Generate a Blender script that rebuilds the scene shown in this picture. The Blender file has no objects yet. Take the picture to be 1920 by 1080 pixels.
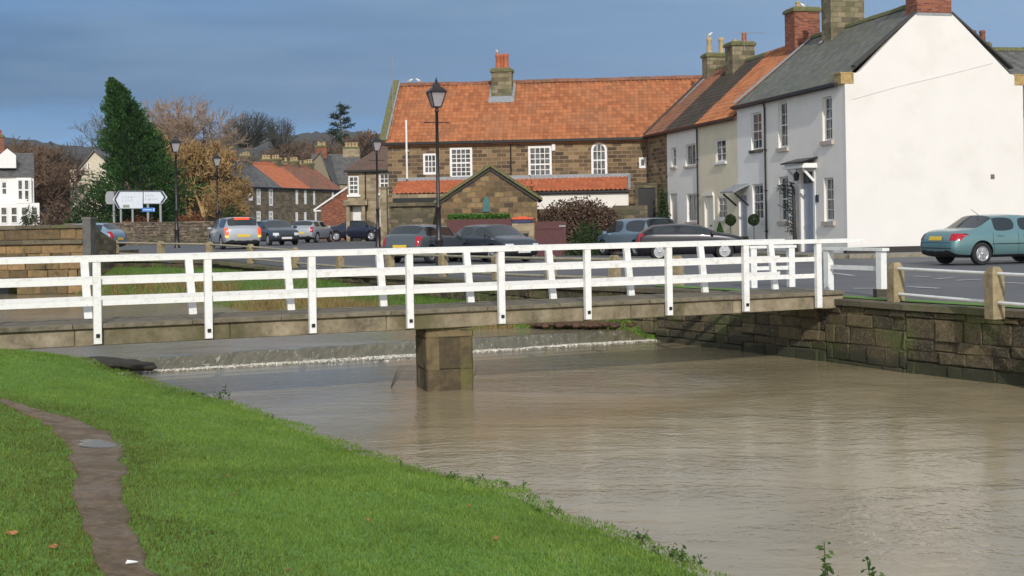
import bpy, bmesh, math, random
import numpy as np
from mathutils import Vector, Matrix, noise
from mathutils.bvhtree import BVHTree
R = math.radians
rnd = random.Random(11)
nprs = np.random.RandomState(5)
sc = bpy.context.scene
COL = sc.collection

# ------------------------------------------------------------------ camera
F = 2400.0; EYE = 1.4; ROLL = 0.0165; HY = 420.0     # focal length in px of the 1920 px photo
cam = bpy.data.cameras.new('camera'); co = bpy.data.objects.new('camera', cam); COL.objects.link(co)
cam.sensor_width = 36.0; cam.lens = F / 1920 * 36; cam.shift_y = -(540 - HY) / 1920
cam.clip_start = 0.1; cam.clip_end = 9000
co.matrix_world = Matrix.Translation((0, 0, EYE)) @ Matrix.Rotation(R(90), 4, 'X') @ Matrix.Rotation(-ROLL, 4, 'Z')
sc.camera = co

# ------------------------------------------------------------------ sun, sky, exposure
SUN_EL = R(29)
SUN_AZ_DEG = 174.0      # direction towards the sun, clockwise from +Y: behind the camera, to the right
az = R(SUN_AZ_DEG)
sdir = Vector((math.sin(az) * math.cos(SUN_EL), math.cos(az) * math.cos(SUN_EL), math.sin(SUN_EL)))
sl = bpy.data.lights.new('sun', 'SUN'); sl.energy = 2.85; sl.angle = R(0.6); sl.color = (1.0, 0.945, 0.87)
so = bpy.data.objects.new('sun', sl); COL.objects.link(so)
so.rotation_euler = (-sdir).to_track_quat('-Z', 'Y').to_euler()
sc.view_settings.view_transform = 'Standard'; sc.view_settings.look = 'None'
sc.view_settings.exposure = 0.0; sc.view_settings.gamma = 1.0; sc.view_settings.use_curve_mapping = False

def mknode(nt, typ, props=None, ins=None):
    n = nt.nodes.new(typ)
    for k, v in (props or {}).items(): setattr(n, k, v)
    for k, v in (ins or {}).items():
        s = n.inputs[k]
        if isinstance(v, bpy.types.NodeSocket): nt.links.new(v, s)
        else: s.default_value = v
    return n
def ramp(nt, fac, stops, interp='LINEAR'):
    n = mknode(nt, 'ShaderNodeValToRGB', None, {'Fac': fac}); cr = n.color_ramp; cr.interpolation = interp
    while len(cr.elements) > 1: cr.elements.remove(cr.elements[-1])
    cr.elements[0].position = stops[0][0]; cr.elements[0].color = (*stops[0][1], 1)
    for p, c in stops[1:]:
        e = cr.elements.new(p); e.color = (*c, 1)
    return n.outputs[0]
def mth(nt, op, a, b=0.0, clamp=False):
    n = mknode(nt, 'ShaderNodeMath', {'operation': op, 'use_clamp': clamp}, {0: a, 1: b}); return n.outputs[0]
def mixc(nt, f, a, b, bt='MIX'):
    n = mknode(nt, 'ShaderNodeMix', {'data_type': 'RGBA', 'blend_type': bt})
    for k, v in ((0, f), (6, a), (7, b)):
        s = n.inputs[k]
        if isinstance(v, bpy.types.NodeSocket): nt.links.new(v, s)
        else: s.default_value = (*v, 1) if isinstance(v, tuple) and len(v) == 3 else v
    return n.outputs[2]
def noi(nt, vec, scale, detail=4, rough=.55, out=0, dist=0.0):
    return mknode(nt, 'ShaderNodeTexNoise', None, {'Vector': vec, 'Scale': scale, 'Detail': detail, 'Roughness': rough, 'Distortion': dist}).outputs[out]
def mapr(nt, v, a, b, c=0.0, d=1.0, sm=False):
    n = mknode(nt, 'ShaderNodeMapRange', {'interpolation_type': 'SMOOTHSTEP' if sm else 'LINEAR'}, {0: v, 1: a, 2: b, 3: c, 4: d}); return n.outputs[0]

w = bpy.data.worlds.new('World'); sc.world = w; w.use_nodes = True; nt = w.node_tree; nt.nodes.clear()
sky = mknode(nt, 'ShaderNodeTexSky', {'sky_type': 'NISHITA', 'sun_disc': False, 'sun_elevation': SUN_EL, 'sun_rotation': az, 'dust_density': 0.6, 'ozone_density': 1.5})
tc = mknode(nt, 'ShaderNodeTexCoord').outputs['Generated']
sep = mknode(nt, 'ShaderNodeSeparateXYZ', None, {0: tc})
# storm cloud bank over the far (+Y) half of the sky, clear sky with added white cloud behind the camera
mp = mknode(nt, 'ShaderNodeMapping', None, {'Vector': tc, 'Scale': (1.3, 1.3, 9.0), 'Rotation': (0, R(8), 0)}).outputs[0]
cn = noi(nt, mp, 1.35, 4, .5, dist=.4)
cn2 = noi(nt, mp, 4.5, 3, .5)
az_x = mth(nt, 'DIVIDE', sep.outputs[0], mth(nt, 'MAXIMUM', sep.outputs[1], .05))
side = mapr(nt, az_x, -.42, .4, 0, 1)                                     # 0 left, 1 right
low = mapr(nt, sep.outputs[2], .05, .125, 0.0, 1.0, True)
dark = ramp(nt, side, [(0, (.165, .335, .61)), (.35, (.21, .37, .62)), (1, (.30, .46, .69))])
dark2 = ramp(nt, side, [(0, (.11, .22, .385)), (.4, (.16, .275, .445)), (1, (.25, .39, .59))])
cl = mixc(nt, mapr(nt, mth(nt, 'ADD', cn, mth(nt, 'MULTIPLY', low, .22)), .42, .80, 0, 1, True), dark, dark2)
gapf = mth(nt, 'MULTIPLY', mth(nt, 'SUBTRACT', 1.0, mapr(nt, mth(nt, 'ADD', mth(nt, 'MULTIPLY', side, .40), mth(nt, 'ADD', mth(nt, 'MULTIPLY', low, .75), mth(nt, 'MULTIPLY', mth(nt, 'SUBTRACT', cn2, .5), .9))), .05, .6, 0, 1, True)), 1.0)
cl = mixc(nt, gapf, cl, (.19, .42, .74))
cl = mixc(nt, mth(nt, 'MULTIPLY', mapr(nt, cn2, .45, .75), .35), cl, (.30, .42, .56))
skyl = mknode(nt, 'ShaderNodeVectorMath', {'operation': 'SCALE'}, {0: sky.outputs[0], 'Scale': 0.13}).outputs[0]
skyl = mixc(nt, mapr(nt, mth(nt, 'ADD', cn, mth(nt, 'MULTIPLY', cn2, .3)), .55, .75, .25, .85, True), skyl, (.80, .82, .86))  # unseen white cloud added behind the camera to raise the ambient light
cl = mixc(nt, mapr(nt, mth(nt, 'ADD', sep.outputs[2], mth(nt, 'MULTIPLY', mth(nt, 'SUBTRACT', cn2, .5), .12)), .19, .36, 0, .9, True), cl, (.56, .60, .66))  # sky made paler above the view for ambient light and water reflection
front = mapr(nt, mth(nt, 'ADD', sep.outputs[1], mth(nt, 'MULTIPLY', mth(nt, 'SUBTRACT', cn, .5), .8)), -.25, .35, 0, 1, True)
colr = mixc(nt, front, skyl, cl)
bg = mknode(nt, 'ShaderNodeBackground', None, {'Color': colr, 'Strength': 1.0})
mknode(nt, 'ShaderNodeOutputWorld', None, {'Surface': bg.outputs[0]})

# ------------------------------------------------------------------ measuring helpers (photo pixel -> place in the world)
cr_, sr_ = math.cos(ROLL), math.sin(ROLL)
def ray(px, py):
    dx, up = px - 960, HY - py
    return ((dx * cr_ + up * sr_) / F, (-dx * sr_ + up * cr_) / F)
def P(px, py, Y):
    a, b = ray(px, py); return Vector((a * Y, Y, EYE + b * Y))
def G(px, py, z=0.0):
    a, b = ray(px, py); Y = (z - EYE) / b; return Vector((a * Y, Y, z))
def hit(px, py, p0, u):
    """pixel ray against the upright plane through p0 along u: distance along u and height"""
    a, b = ray(px, py)
    # p0 + s u = (aY, Y)
    d = u[0] - a * u[1]; s = (a * p0[1] - p0[0]) / d; Y = p0[1] + s * u[1]
    return s, EYE + b * Y
def ss(t):
    t = max(0., min(1., t)); return t * t * (3 - 2 * t)
def zg(x, y): return .45 * ss((y - 36) / 20) * ss((-x - 1) / 9)

# ------------------------------------------------------------------ tagging
def tag(o, label=None, cat=None, group=None, kind=None):
    if label: o['label'] = label
    if cat: o['category'] = cat
    if group: o['group'] = group
    if kind: o['kind'] = kind
    return o
def thing(name, label, cat, loc=(0, 0, 0), rz=0.0, group=None):
    o = bpy.data.objects.new(name, None); o.empty_display_size = .3; COL.objects.link(o)
    o.location = loc; o.rotation_euler = (0, 0, rz)
    return tag(o, label, cat, group)
def copy_tree(o, parent=None):
    c = o.copy(); COL.objects.link(c)
    if parent: c.parent = parent
    for ch in list(o.children): copy_tree(ch, c)
    return c

# ------------------------------------------------------------------ mesh builder
class MB:
    def __init__(s): s.v = []; s.f = []; s.uv = []; s.t = []; s.sm = []
    def add(s, vs, fs, tint=None, uvs=None, smooth=False):
        b = len(s.v); s.v += [tuple(p) for p in vs]
        if tint is None: tint = .5
        for k, f in enumerate(fs):
            s.f.append(tuple(b + i for i in f)); s.uv.append(None if uvs is None else [uvs[i] for i in f]); s.t.append(tint); s.sm.append(smooth)
        return s
    def box(s, x0, x1, y0, y1, z0, z1, tint=None, M=None):
        vs = [(x, y, z) for z in (z0, z1) for y in (y0, y1) for x in (x0, x1)]
        if M is not None: vs = [M @ Vector(p) for p in vs]
        return s.add(vs, [(0, 2, 3, 1), (4, 5, 7, 6), (0, 1, 5, 4), (2, 6, 7, 3), (0, 4, 6, 2), (1, 3, 7, 5)], tint)
    def block(s, c, ux, uy, uz, hx, hy, hz, b=.01, tint=None, jit=0):
        """chamfered block: outer face towards -uy"""
        c, ux, uy, uz = Vector(c), Vector(ux), Vector(uy), Vector(uz)
        vs = []
        for (y, k) in ((hy, 0), (-hy + b, 0), (-hy, b)):
            for (sx, sz) in ((-1, -1), (1, -1), (1, 1), (-1, 1)):
                j = (rnd.uniform(-jit, jit), rnd.uniform(-jit, jit)) if jit else (0, 0)
                vs.append(c + ux * (sx * (hx - k) + j[0]) + uy * (y + (rnd.uniform(-jit, jit) if k else 0)) + uz * (sz * (hz - k) + j[1]))
        fs = [(3, 2, 1, 0)]
        for a in (0, 4):
            for i in range(4): fs.append((a + i, a + (i + 1) % 4, a + 4 + (i + 1) % 4, a + 4 + i))
        fs.append((8, 9, 10, 11))
        return s.add(vs, fs, tint)
    def bar(s, p, q, w, h, up=(0, 0, 1), tint=None):
        p, q = Vector(p), Vector(q); d = (q - p).normalized(); u = Vector(up); sd = d.cross(u).normalized(); u = sd.cross(d)
        vs = [a + sd * (i * w / 2) + u * (j * h / 2) for a in (p, q) for (i, j) in ((-1, -1), (1, -1), (1, 1), (-1, 1))]
        return s.add(vs, [(0, 1, 2, 3), (7, 6, 5, 4), (0, 4, 5, 1), (1, 5, 6, 2), (2, 6, 7, 3), (3, 7, 4, 0)], tint)
    def tube(s, pts, rad, n=6, caps=True, tint=None, smooth=True):
        pts = [Vector(p) for p in pts]; k = len(pts)
        if not hasattr(rad, '__len__'): rad = [rad] * k
        vs = []; pu = None
        for i, p in enumerate(pts):
            d = (pts[min(i + 1, k - 1)] - pts[max(i - 1, 0)]).normalized()
            ref = Vector((0, 0, 1)) if abs(d.z) < .9 else Vector((1, 0, 0))
            a = d.cross(ref).normalized() if pu is None else (pu - d * pu.dot(d)).normalized()
            pu = a; b = d.cross(a)
            for j in range(n):
                t = 2 * math.pi * j / n; vs.append(p + (a * math.cos(t) + b * math.sin(t)) * rad[i])
        fs = []
        for i in range(k - 1):
            for j in range(n): fs.append((i * n + j, i * n + (j + 1) % n, (i + 1) * n + (j + 1) % n, (i + 1) * n + j))
        s.add(vs, fs, tint, smooth=smooth)
        if caps and n > 3:
            s.add(vs[:n], [tuple(range(n))[::-1]], tint); s.add(vs[-n:], [tuple(range(n))], tint)
        return s
    def lathe(s, prof, n=12, M=None, tint=None, smooth=True, a0=0.0):
        vs = []
        for (r, z) in prof:
            for j in range(n):
                t = 2 * math.pi * j / n + a0; p = Vector((r * math.cos(t), r * math.sin(t), z)); vs.append(M @ p if M is not None else p)
        fs = []
        for i in range(len(prof) - 1):
            for j in range(n): fs.append((i * n + j, i * n + (j + 1) % n, (i + 1) * n + (j + 1) % n, (i + 1) * n + j))
        s.add(vs, fs, tint, smooth=smooth)
        if prof[0][0] > 1e-4: s.add(vs[:n], [tuple(range(n))[::-1]], tint)
        if prof[-1][0] > 1e-4: s.add(vs[-n:], [tuple(range(n))], tint)
        return s
    def prism(s, poly, z0, z1, M=None, tint=None):
        """polygon (x, y) extruded in z"""
        n = len(poly)
        area = sum(poly[i][0] * poly[(i + 1) % n][1] - poly[(i + 1) % n][0] * poly[i][1] for i in range(n))
        if area < 0: poly = poly[::-1]
        vs = [Vector((x, y, z0)) for x, y in poly] + [Vector((x, y, z1)) for x, y in poly]
        if M is not None: vs = [M @ p for p in vs]
        return s.add(vs, [tuple(range(n))[::-1], tuple(range(n, 2 * n))] + [(i, (i + 1) % n, n + (i + 1) % n, n + i) for i in range(n)], tint)
    def build(s, name, mat, parent=None, label=None, loc=None):
        me = bpy.data.meshes.new(name); me.from_pydata(s.v, [], s.f); me.update()
        uvl = me.uv_layers.new(name='UVMap').data; co_ = me.vertices
        ta = me.attributes.new('tint', 'FLOAT', 'FACE'); ta.data.foreach_set('value', s.t)
        me.polygons.foreach_set('use_smooth', s.sm)
        for p in me.polygons:
            e = s.uv[p.index]
            if e is not None:
                for k, li in enumerate(p.loop_indices): uvl[li].uv = e[k]
            else:
                n = p.normal
                if abs(n.z) > .97:
                    for li in p.loop_indices: c = co_[me.loops[li].vertex_index].co; uvl[li].uv = (c.x, c.y)
                else:
                    t = Vector((-n.y, n.x, 0)).normalized(); b = n.cross(t)
                    for li in p.loop_indices: c = co_[me.loops[li].vertex_index].co; uvl[li].uv = (c.dot(t), c.dot(b))
        o = bpy.data.objects.new(name, me); COL.objects.link(o)
        if mat: me.materials.append(mat)
        if parent is not None: o.parent = parent
        if label: o['label'] = label
        if loc is not None: o.location = loc
        return o

def fastmesh(name, verts, faces, mat, parent=None, tint=None, smooth=False):
    """numpy verts (n,3), faces (m,k)"""
    me = bpy.data.meshes.new(name); n, m, k = len(verts), len(faces), faces.shape[1]
    me.vertices.add(n); me.vertices.foreach_set('co', np.asarray(verts, np.float32).ravel())
    me.loops.add(m * k); me.loops.foreach_set('vertex_index', faces.astype(np.int32).ravel())
    me.polygons.add(m); me.polygons.foreach_set('loop_start', np.arange(0, m * k, k, dtype=np.int32))
    me.polygons.foreach_set('loop_total', np.full(m, k, np.int32))
    if smooth: me.polygons.foreach_set('use_smooth', np.ones(m, bool))
    me.update(calc_edges=True); me.validate()
    if tint is not None:
        a = me.attributes.new('tint', 'FLOAT', 'FACE'); a.data.foreach_set('value', np.asarray(tint, np.float32))
    me.materials.append(mat)
    o = bpy.data.objects.new(name, me); COL.objects.link(o)
    if parent is not None: o.parent = parent
    return o
def leaves(name, pos, size, mat, parent=None, flat=0.0, aspect=.6, dirs=None):
    """one small bent quad per position, random facing"""
    n = len(pos); pos = np.asarray(pos, float); size = np.broadcast_to(size, (n,))[:, None]
    a = nprs.normal(size=(n, 3)) if dirs is None else np.asarray(dirs, float); a /= np.linalg.norm(a, axis=1)[:, None]
    if flat: a[:, 2] *= (1 - flat)
    b = nprs.normal(size=(n, 3)); b -= a * np.sum(a * b, 1)[:, None] / np.maximum(np.sum(a * a, 1)[:, None], 1e-6); b /= np.linalg.norm(b, axis=1)[:, None]
    v = np.stack([pos - a * size, pos + b * size * aspect, pos + a * size, pos - b * size * aspect], 1).reshape(-1, 3)
    f = np.arange(n * 4).reshape(n, 4)
    return fastmesh(name, v, f, mat, parent, tint=nprs.rand(n))

# ------------------------------------------------------------------ materials
MATS = {}
def newmat(name):
    m = bpy.data.materials.new(name); m.use_nodes = True; nt = m.node_tree; nt.nodes.clear(); MATS[name] = m; return m, nt
def principled(nt, col, rough=.8, bump=None, bstr=.3, bdist=.02, metal=0.0, spec=.5, extra=None):
    b = mknode(nt, 'ShaderNodeBsdfPrincipled', None, {'Base Color': col if isinstance(col, bpy.types.NodeSocket) else (*col, 1), 'Roughness': rough, 'Metallic': metal, 'Specular IOR Level': spec})
    for k, v in (extra or {}).items():
        if isinstance(v, bpy.types.NodeSocket): nt.links.new(v, b.inputs[k])
        else: b.inputs[k].default_value = v
    if bump is not None:
        bn = mknode(nt, 'ShaderNodeBump', None, {'Height': bump, 'Strength': bstr, 'Distance': bdist}); nt.links.new(bn.outputs[0], b.inputs['Normal'])
    mknode(nt, 'ShaderNodeOutputMaterial', None, {'Surface': b.outputs[0]}); return b
def tcs(nt, o='Object'): return mknode(nt, 'ShaderNodeTexCoord').outputs[o]
def geo_pos(nt): return mknode(nt, 'ShaderNodeNewGeometry').outputs['Position']

def plain(name, col, rough=.6, metal=0., var=.12, scale=6., spec=.5, dirt=None, coat=0.):
    m, nt = newmat(name); g = geo_pos(nt); n = noi(nt, g, scale, 5, .6)
    c = mixc(nt, mapr(nt, n, .3, .7), tuple(x * (1 - var) for x in col), tuple(min(1, x * (1 + var)) for x in col))
    if dirt: c = mixc(nt, mapr(nt, noi(nt, g, scale * .4, 6, .7), .52, .72), c, dirt)
    principled(nt, c, rough, n, .15, .01, metal, spec, {'Coat Weight': coat, 'Coat Roughness': .05} if coat else None); return m
def masonry(name, stops, bw, bh, mortar, mcol, off=.5, moss=None, ns=1.0, rough=.9, bump=.6, msize=.02, grime=.25, vary=0.35):
    m, nt = newmat(name); uv = tcs(nt, 'UV')
    wob = mknode(nt, 'ShaderNodeVectorMath', {'operation': 'SCALE'}, {0: mknode(nt, 'ShaderNodeVectorMath', {'operation': 'SUBTRACT'}, {0: noi(nt, uv, 2.2, 2, .5, 1), 1: (.5, .5, .5)}).outputs[0], 'Scale': bh * vary}).outputs[0]
    uvw = mknode(nt, 'ShaderNodeVectorMath', {'operation': 'ADD'}, {0: uv, 1: wob}).outputs[0]
    bt = mknode(nt, 'ShaderNodeTexBrick', {'offset': off, 'squash': 1.0}, {'Vector': uvw, 'Color1': (0, 0, 0, 1), 'Color2': (1, 1, 1, 1), 'Mortar': (.5, .5, .5, 1), 'Scale': 1.0, 'Mortar Size': msize, 'Mortar Smooth': .3, 'Brick Width': bw, 'Row Height': bh})
    g = geo_pos(nt); n1 = noi(nt, g, 9 * ns, 6, .65); n2 = noi(nt, g, .6 * ns, 4, .6)
    c = ramp(nt, mth(nt, 'ADD', mth(nt, 'MULTIPLY', bt.outputs[0], .8), mth(nt, 'MULTIPLY', mth(nt, 'SUBTRACT', n1, .4), .5)), stops)
    c = mixc(nt, bt.outputs['Fac'], c, mcol)
    c = mixc(nt, mapr(nt, n2, .48, .75, 0, grime), c, (.05, .05, .042))
    if moss: c = mixc(nt, mapr(nt, noi(nt, g, 1.7, 6, .7), .5, .68, 0, moss[3]), c, moss[:3])
    h = mth(nt, 'ADD', mth(nt, 'MULTIPLY', mth(nt, 'SUBTRACT', 1.0, bt.outputs['Fac']), .7), mth(nt, 'MULTIPLY', n1, .5))
    principled(nt, c, rough, h, bump, .02); return m
def tinted(name, stops, moss=None, ns=1., rough=.92, bump=.7, tide=None):
    """colour from the per-block 'tint' number plus weathering"""
    m, nt = newmat(name); a = mknode(nt, 'ShaderNodeAttribute', {'attribute_name': 'tint'}).outputs['Fac']
    g = geo_pos(nt); n1 = noi(nt, g, 7 * ns, 8, .7); n2 = noi(nt, g, 1.1 * ns, 6, .65)
    c = ramp(nt, mth(nt, 'ADD', mth(nt, 'MULTIPLY', a, .5), mth(nt, 'MULTIPLY', mth(nt, 'SUBTRACT', n1, .25), .85)), stops)
    if moss:
        c = mixc(nt, mapr(nt, n2, .5, .62, 0, moss[3]), c, moss[:3])
        c = mixc(nt, mapr(nt, noi(nt, g, 2.7 * ns, 6, .7), .55, .66, 0, .6), c, (.035, .033, .026))
    if tide is not None:
        sp = mknode(nt, 'ShaderNodeSeparateXYZ', None, {0: g}).outputs[2]; c = mixc(nt, mapr(nt, noi(nt, g, 28, 4, .7), .5, .7, 0, .45), c, (.30, .25, .17))
        c = mixc(nt, mapr(nt, mth(nt, 'ADD', sp, mth(nt, 'MULTIPLY', n2, -.5)), tide - .20, tide - .08, .75, 0, True), c, (.028, .032, .016))
    principled(nt, c, rough, n1, bump, .03); return m
def tiles(name, stops, pw, ph, weather=(.10, .09, .05), wamt=.6, rough=.85):
    m, nt = newmat(name); uv = tcs(nt, 'UV'); s = mknode(nt, 'ShaderNodeSeparateXYZ', None, {0: uv})
    fx = mth(nt, 'FLOOR', mth(nt, 'DIVIDE', s.outputs[0], pw)); fy = mth(nt, 'FLOOR', mth(nt, 'DIVIDE', s.outputs[1], ph))
    cv = mknode(nt, 'ShaderNodeCombineXYZ', None, {0: fx, 1: fy, 2: 0.0}).outputs[0]
    wn = mknode(nt, 'ShaderNodeTexWhiteNoise', {'noise_dimensions': '2D'}, {'Vector': cv}).outputs[0]
    g = geo_pos(nt); big = noi(nt, g, .55, 5, .6); fine = noi(nt, g, 9, 5, .7)
    c = ramp(nt, mth(nt, 'ADD', mth(nt, 'MULTIPLY', wn, .6), mth(nt, 'MULTIPLY', mth(nt, 'SUBTRACT', fine, .3), .5)), stops)
    c = mixc(nt, mth(nt, 'MULTIPLY', mapr(nt, big, .45, .68), wamt), c, weather)
    c = mixc(nt, mapr(nt, fine, .62, .75, 0, .5), c, (.05, .045, .03))
    principled(nt, c, rough, fine, .3, .01); return m
def leafm(name, stops, rough=.7, trans=.25, spec=.3, big=None):
    m, nt = newmat(name); a = mknode(nt, 'ShaderNodeAttribute', {'attribute_name': 'tint'}).outputs['Fac']
    g = geo_pos(nt); n = noi(nt, g, .9 if big is None else big, 3, .6)
    c = ramp(nt, mth(nt, 'ADD', mth(nt, 'MULTIPLY', a, .5), mth(nt, 'MULTIPLY', mapr(nt, n, .3, .7), .5)), stops)
    d = mknode(nt, 'ShaderNodeBsdfPrincipled', None, {'Base Color': c, 'Roughness': rough, 'Specular IOR Level': spec})
    t = mknode(nt, 'ShaderNodeBsdfTranslucent', None, {'Color': c})
    mx = mknode(nt, 'ShaderNodeMixShader', None, {0: trans, 1: d.outputs[0], 2: t.outputs[0]})
    mknode(nt, 'ShaderNodeOutputMaterial', None, {'Surface': mx.outputs[0]}); return m

M_white = plain('white_paint', (.80, .80, .78), .42, var=.04, scale=20, dirt=(.60, .59, .54))
M_black = plain('black_paint', (.012, .012, .013), .35, var=.2)
M_conc = plain('concrete', (.26, .23, .17), .9, var=.25, scale=14, dirt=(.10, .095, .055))
M_grey = plain('grey_metal', (.30, .31, .32), .5, var=.08)
M_lead = plain('lead', (.27, .29, .31), .6, var=.15)
M_stonebld = masonry('ashlar_brown', [(0, (.055, .038, .024)), (.3, (.12, .078, .042)), (.55, (.20, .132, .065)), (.78, (.27, .185, .095)), (1, (.37, .27, .15))], .52, .21, 1, (.30, .24, .16), msize=.016, grime=.45, bump=.4, vary=.12)
M_stonelite = masonry('sandstone_pale', [(0, (.18, .14, .085)), (.5, (.33, .26, .16)), (1, (.43, .35, .23))], .5, .22, 1, (.30, .26, .19), msize=.015, grime=.25, vary=.12)
M_shed = masonry('rubble_ochre', [(0, (.05, .036, .024)), (.3, (.13, .08, .04)), (.6, (.24, .15, .07)), (1, (.38, .26, .12))], .42, .24, 1, (.16, .125, .075), msize=.025, moss=(.06, .07, .02, .5), vary=.8)
M_oldwall = masonry('rubble_grey', [(0, (.05, .045, .032)), (.5, (.13, .105, .065)), (1, (.24, .18, .11))], .5, .22, 1, (.09, .08, .055), msize=.03, moss=(.06, .075, .025, .6), vary=.8)
M_brick = masonry('red_brick', [(0, (.13, .035, .02)), (.5, (.26, .075, .04)), (1, (.38, .14, .07))], .225, .075, 1, (.22, .16, .12), msize=.008, grime=.3, vary=.05)
M_chst = masonry('chimney_stone', [(0, (.08, .065, .045)), (.5, (.20, .165, .10)), (1, (.34, .28, .17))], .4, .22, 1, (.14, .12, .08), msize=.015, moss=(.08, .11, .03, .7), vary=.1)
M_moss = plain('mossy_stone', (.14, .14, .06), .95, var=.4, scale=12, dirt=(.05, .055, .025))
M_sand = plain('sandstone_trim', (.42, .29, .12), .9, var=.3, scale=9, dirt=(.16, .13, .07))
M_sandp = plain('pinkish_sill', (.50, .42, .36), .85, var=.1)
M_cream = plain('cream_render', (.75, .725, .69), .85, var=.02, scale=1.2, dirt=(.69, .665, .615))
M_off = plain('off_white_render', (.82, .785, .72), .85, var=.03, scale=1.4, dirt=(.76, .72, .65))
M_wh2 = plain('white_render', (.84, .82, .78), .85, var=.03, scale=1.4, dirt=(.77, .75, .69))
M_yel = plain('buff_render', (.76, .69, .52), .85, var=.04, scale=1.4, dirt=(.69, .62, .46))
M_pant = tiles('pantile_orange', [(0, (.25, .088, .036)), (.4, (.40, .145, .056)), (.75, (.48, .185, .075)), (1, (.54, .26, .13))], .24, .31, weather=(.30, .15, .075), wamt=.5)
M_pant2 = tiles('pantile_brown', [(0, (.03, .024, .019)), (.6, (.06, .045, .034)), (1, (.10, .075, .05))], .24, .31, weather=(.04, .04, .024))
M_pant3 = tiles('pantile_dull', [(0, (.16, .065, .038)), (.6, (.27, .11, .06)), (1, (.34, .17, .10))], .24, .31, weather=(.13, .10, .06))
M_pant4 = tiles('pantile_bright', [(0, (.36, .105, .045)), (.6, (.50, .155, .065)), (1, (.55, .22, .11))], .24, .31, weather=(.40, .13, .05), wamt=.4)
M_slate = masonry('slate_green', [(0, (.095, .10, .085)), (.5, (.135, .14, .115)), (1, (.19, .19, .155))], .30, .22, 1, (.05, .05, .045), msize=.006, moss=(.10, .115, .045, .75), ns=.8, bump=.35, vary=.05, rough=.7)
M_slate2 = masonry('slate_grey', [(0, (.07, .07, .068)), (.5, (.11, .11, .105)), (1, (.16, .155, .145))], .30, .22, 1, (.05, .05, .045), msize=.006, bump=.35, vary=.05, rough=.7)
M_pot = plain('terracotta', (.42, .13, .06), .8, var=.25, scale=8)
M_potb = plain('buff_clay', (.45, .34, .18), .8, var=.25, scale=8)
M_door = plain('blue_grey_paint', (.36, .40, .47), .4, var=.05)
M_maroon = plain('maroon_paint', (.085, .022, .022), .6, var=.3, scale=10)
M_teal = plain('teal_paint', (.03, .13, .13), .5, var=.2)
M_orange = plain('orange_plastic', (.62, .10, .03), .5, var=.1)
M_navy = plain('navy_plastic', (.02, .03, .11), .5, var=.1)
M_signw = plain('sign_white', (.62, .66, .72), .5, var=.04)
M_signg = plain('sign_grey', (.34, .38, .44), .5, var=.04)
M_signb = plain('sign_blue', (.06, .22, .62), .5, var=.04)
M_signd = plain('sign_dark', (.03, .045, .07), .5, var=.04)
M_lamp = plain('lamp_black', (.018, .014, .016), .4, var=.3, scale=5)
m, nt = newmat('window_glass'); g = geo_pos(nt); n = noi(nt, g, 2.5, 2); M_glass = m
principled(nt, mixc(nt, mapr(nt, n, .4, .6), (.035, .04, .045), (.11, .12, .13)), .06, noi(nt, g, 3, 2), .06, .02)
m, nt = newmat('car_glass'); g = geo_pos(nt); M_cglass = m
principled(nt, (.02, .026, .028), .05, spec=.9)
m, nt = newmat('lamp_glass'); M_lglass = m
principled(nt, (.55, .50, .50), .2, spec=.6, extra={'Transmission Weight': .5})
M_bark = plain('bark', (.085, .07, .055), .95, var=.35, scale=5)
M_barkg = plain('bark_grey', (.10, .105, .10), .95, var=.35, scale=5)
M_twigo = plain('willow_twigs', (.33, .235, .16), .9, var=.3, scale=.5)
M_twigo2 = plain('ochre_twigs', (.35, .225, .09), .9, var=.35, scale=.6)
M_twigb = plain('brown_twigs', (.15, .095, .06), .95, var=.4, scale=.3)
M_twigg = plain('grey_twigs', (.13, .125, .115), .95, var=.3, scale=.3)
M_fir = leafm('fir_foliage', [(0, (.008, .024, .008)), (.35, (.022, .062, .016)), (.7, (.05, .125, .026)), (1, (.09, .19, .04))], trans=.1, big=.8)
M_pine = leafm('pine_foliage', [(0, (.010, .022, .018)), (.5, (.022, .045, .03)), (1, (.05, .085, .045))], trans=.1)
M_ivy = leafm('ivy_foliage', [(0, (.012, .025, .008)), (.5, (.03, .06, .015)), (1, (.07, .11, .03))], trans=.2, big=3)
M_hedge = leafm('hedge_foliage', [(0, (.03, .08, .012)), (.5, (.06, .15, .02)), (1, (.10, .22, .03))], trans=.2, big=2)
M_dead = leafm('dead_foliage', [(0, (.05, .03, .022)), (.5, (.12, .075, .05)), (1, (.20, .14, .09))], trans=.1, big=1.2)
M_russet = leafm('russet_foliage', [(0, (.10, .045, .02)), (.5, (.20, .085, .035)), (1, (.30, .14, .06))], trans=.2, big=1.5)
M_weed = leafm('weed_leaves', [(0, (.03, .06, .015)), (.5, (.07, .13, .03)), (1, (.15, .22, .05))], trans=.3, big=8)
M_tyre = plain('tyre_rubber', (.018, .018, .018), .85, var=.15)
M_rim = plain('alloy', (.50, .51, .52), .32, metal=.7, var=.06)
M_ydark = plain('dark_trim', (.02, .02, .022), .6, var=.1)
M_platey = plain('plate_yellow', (.70, .48, .05), .5, var=.05)
M_platew = plain('plate_white', (.72, .72, .70), .5, var=.05)
m, nt = newmat('red_lens'); principled(nt, (.38, .010, .022), .12, spec=.7); M_red = m
m, nt = newmat('amber_lens'); principled(nt, (.7, .25, .03), .15); M_amber = m
m, nt = newmat('lit_red'); principled(nt, (.6, .03, .01), .3, extra={'Emission Color': (1., .10, .02, 1), 'Emission Strength': 1.2}); M_litred = m
m, nt = newmat('lit_amber'); principled(nt, (.8, .4, .1), .3, extra={'Emission Color': (1., .38, .07, 1), 'Emission Strength': 1.2}); M_litamb = m
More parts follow.
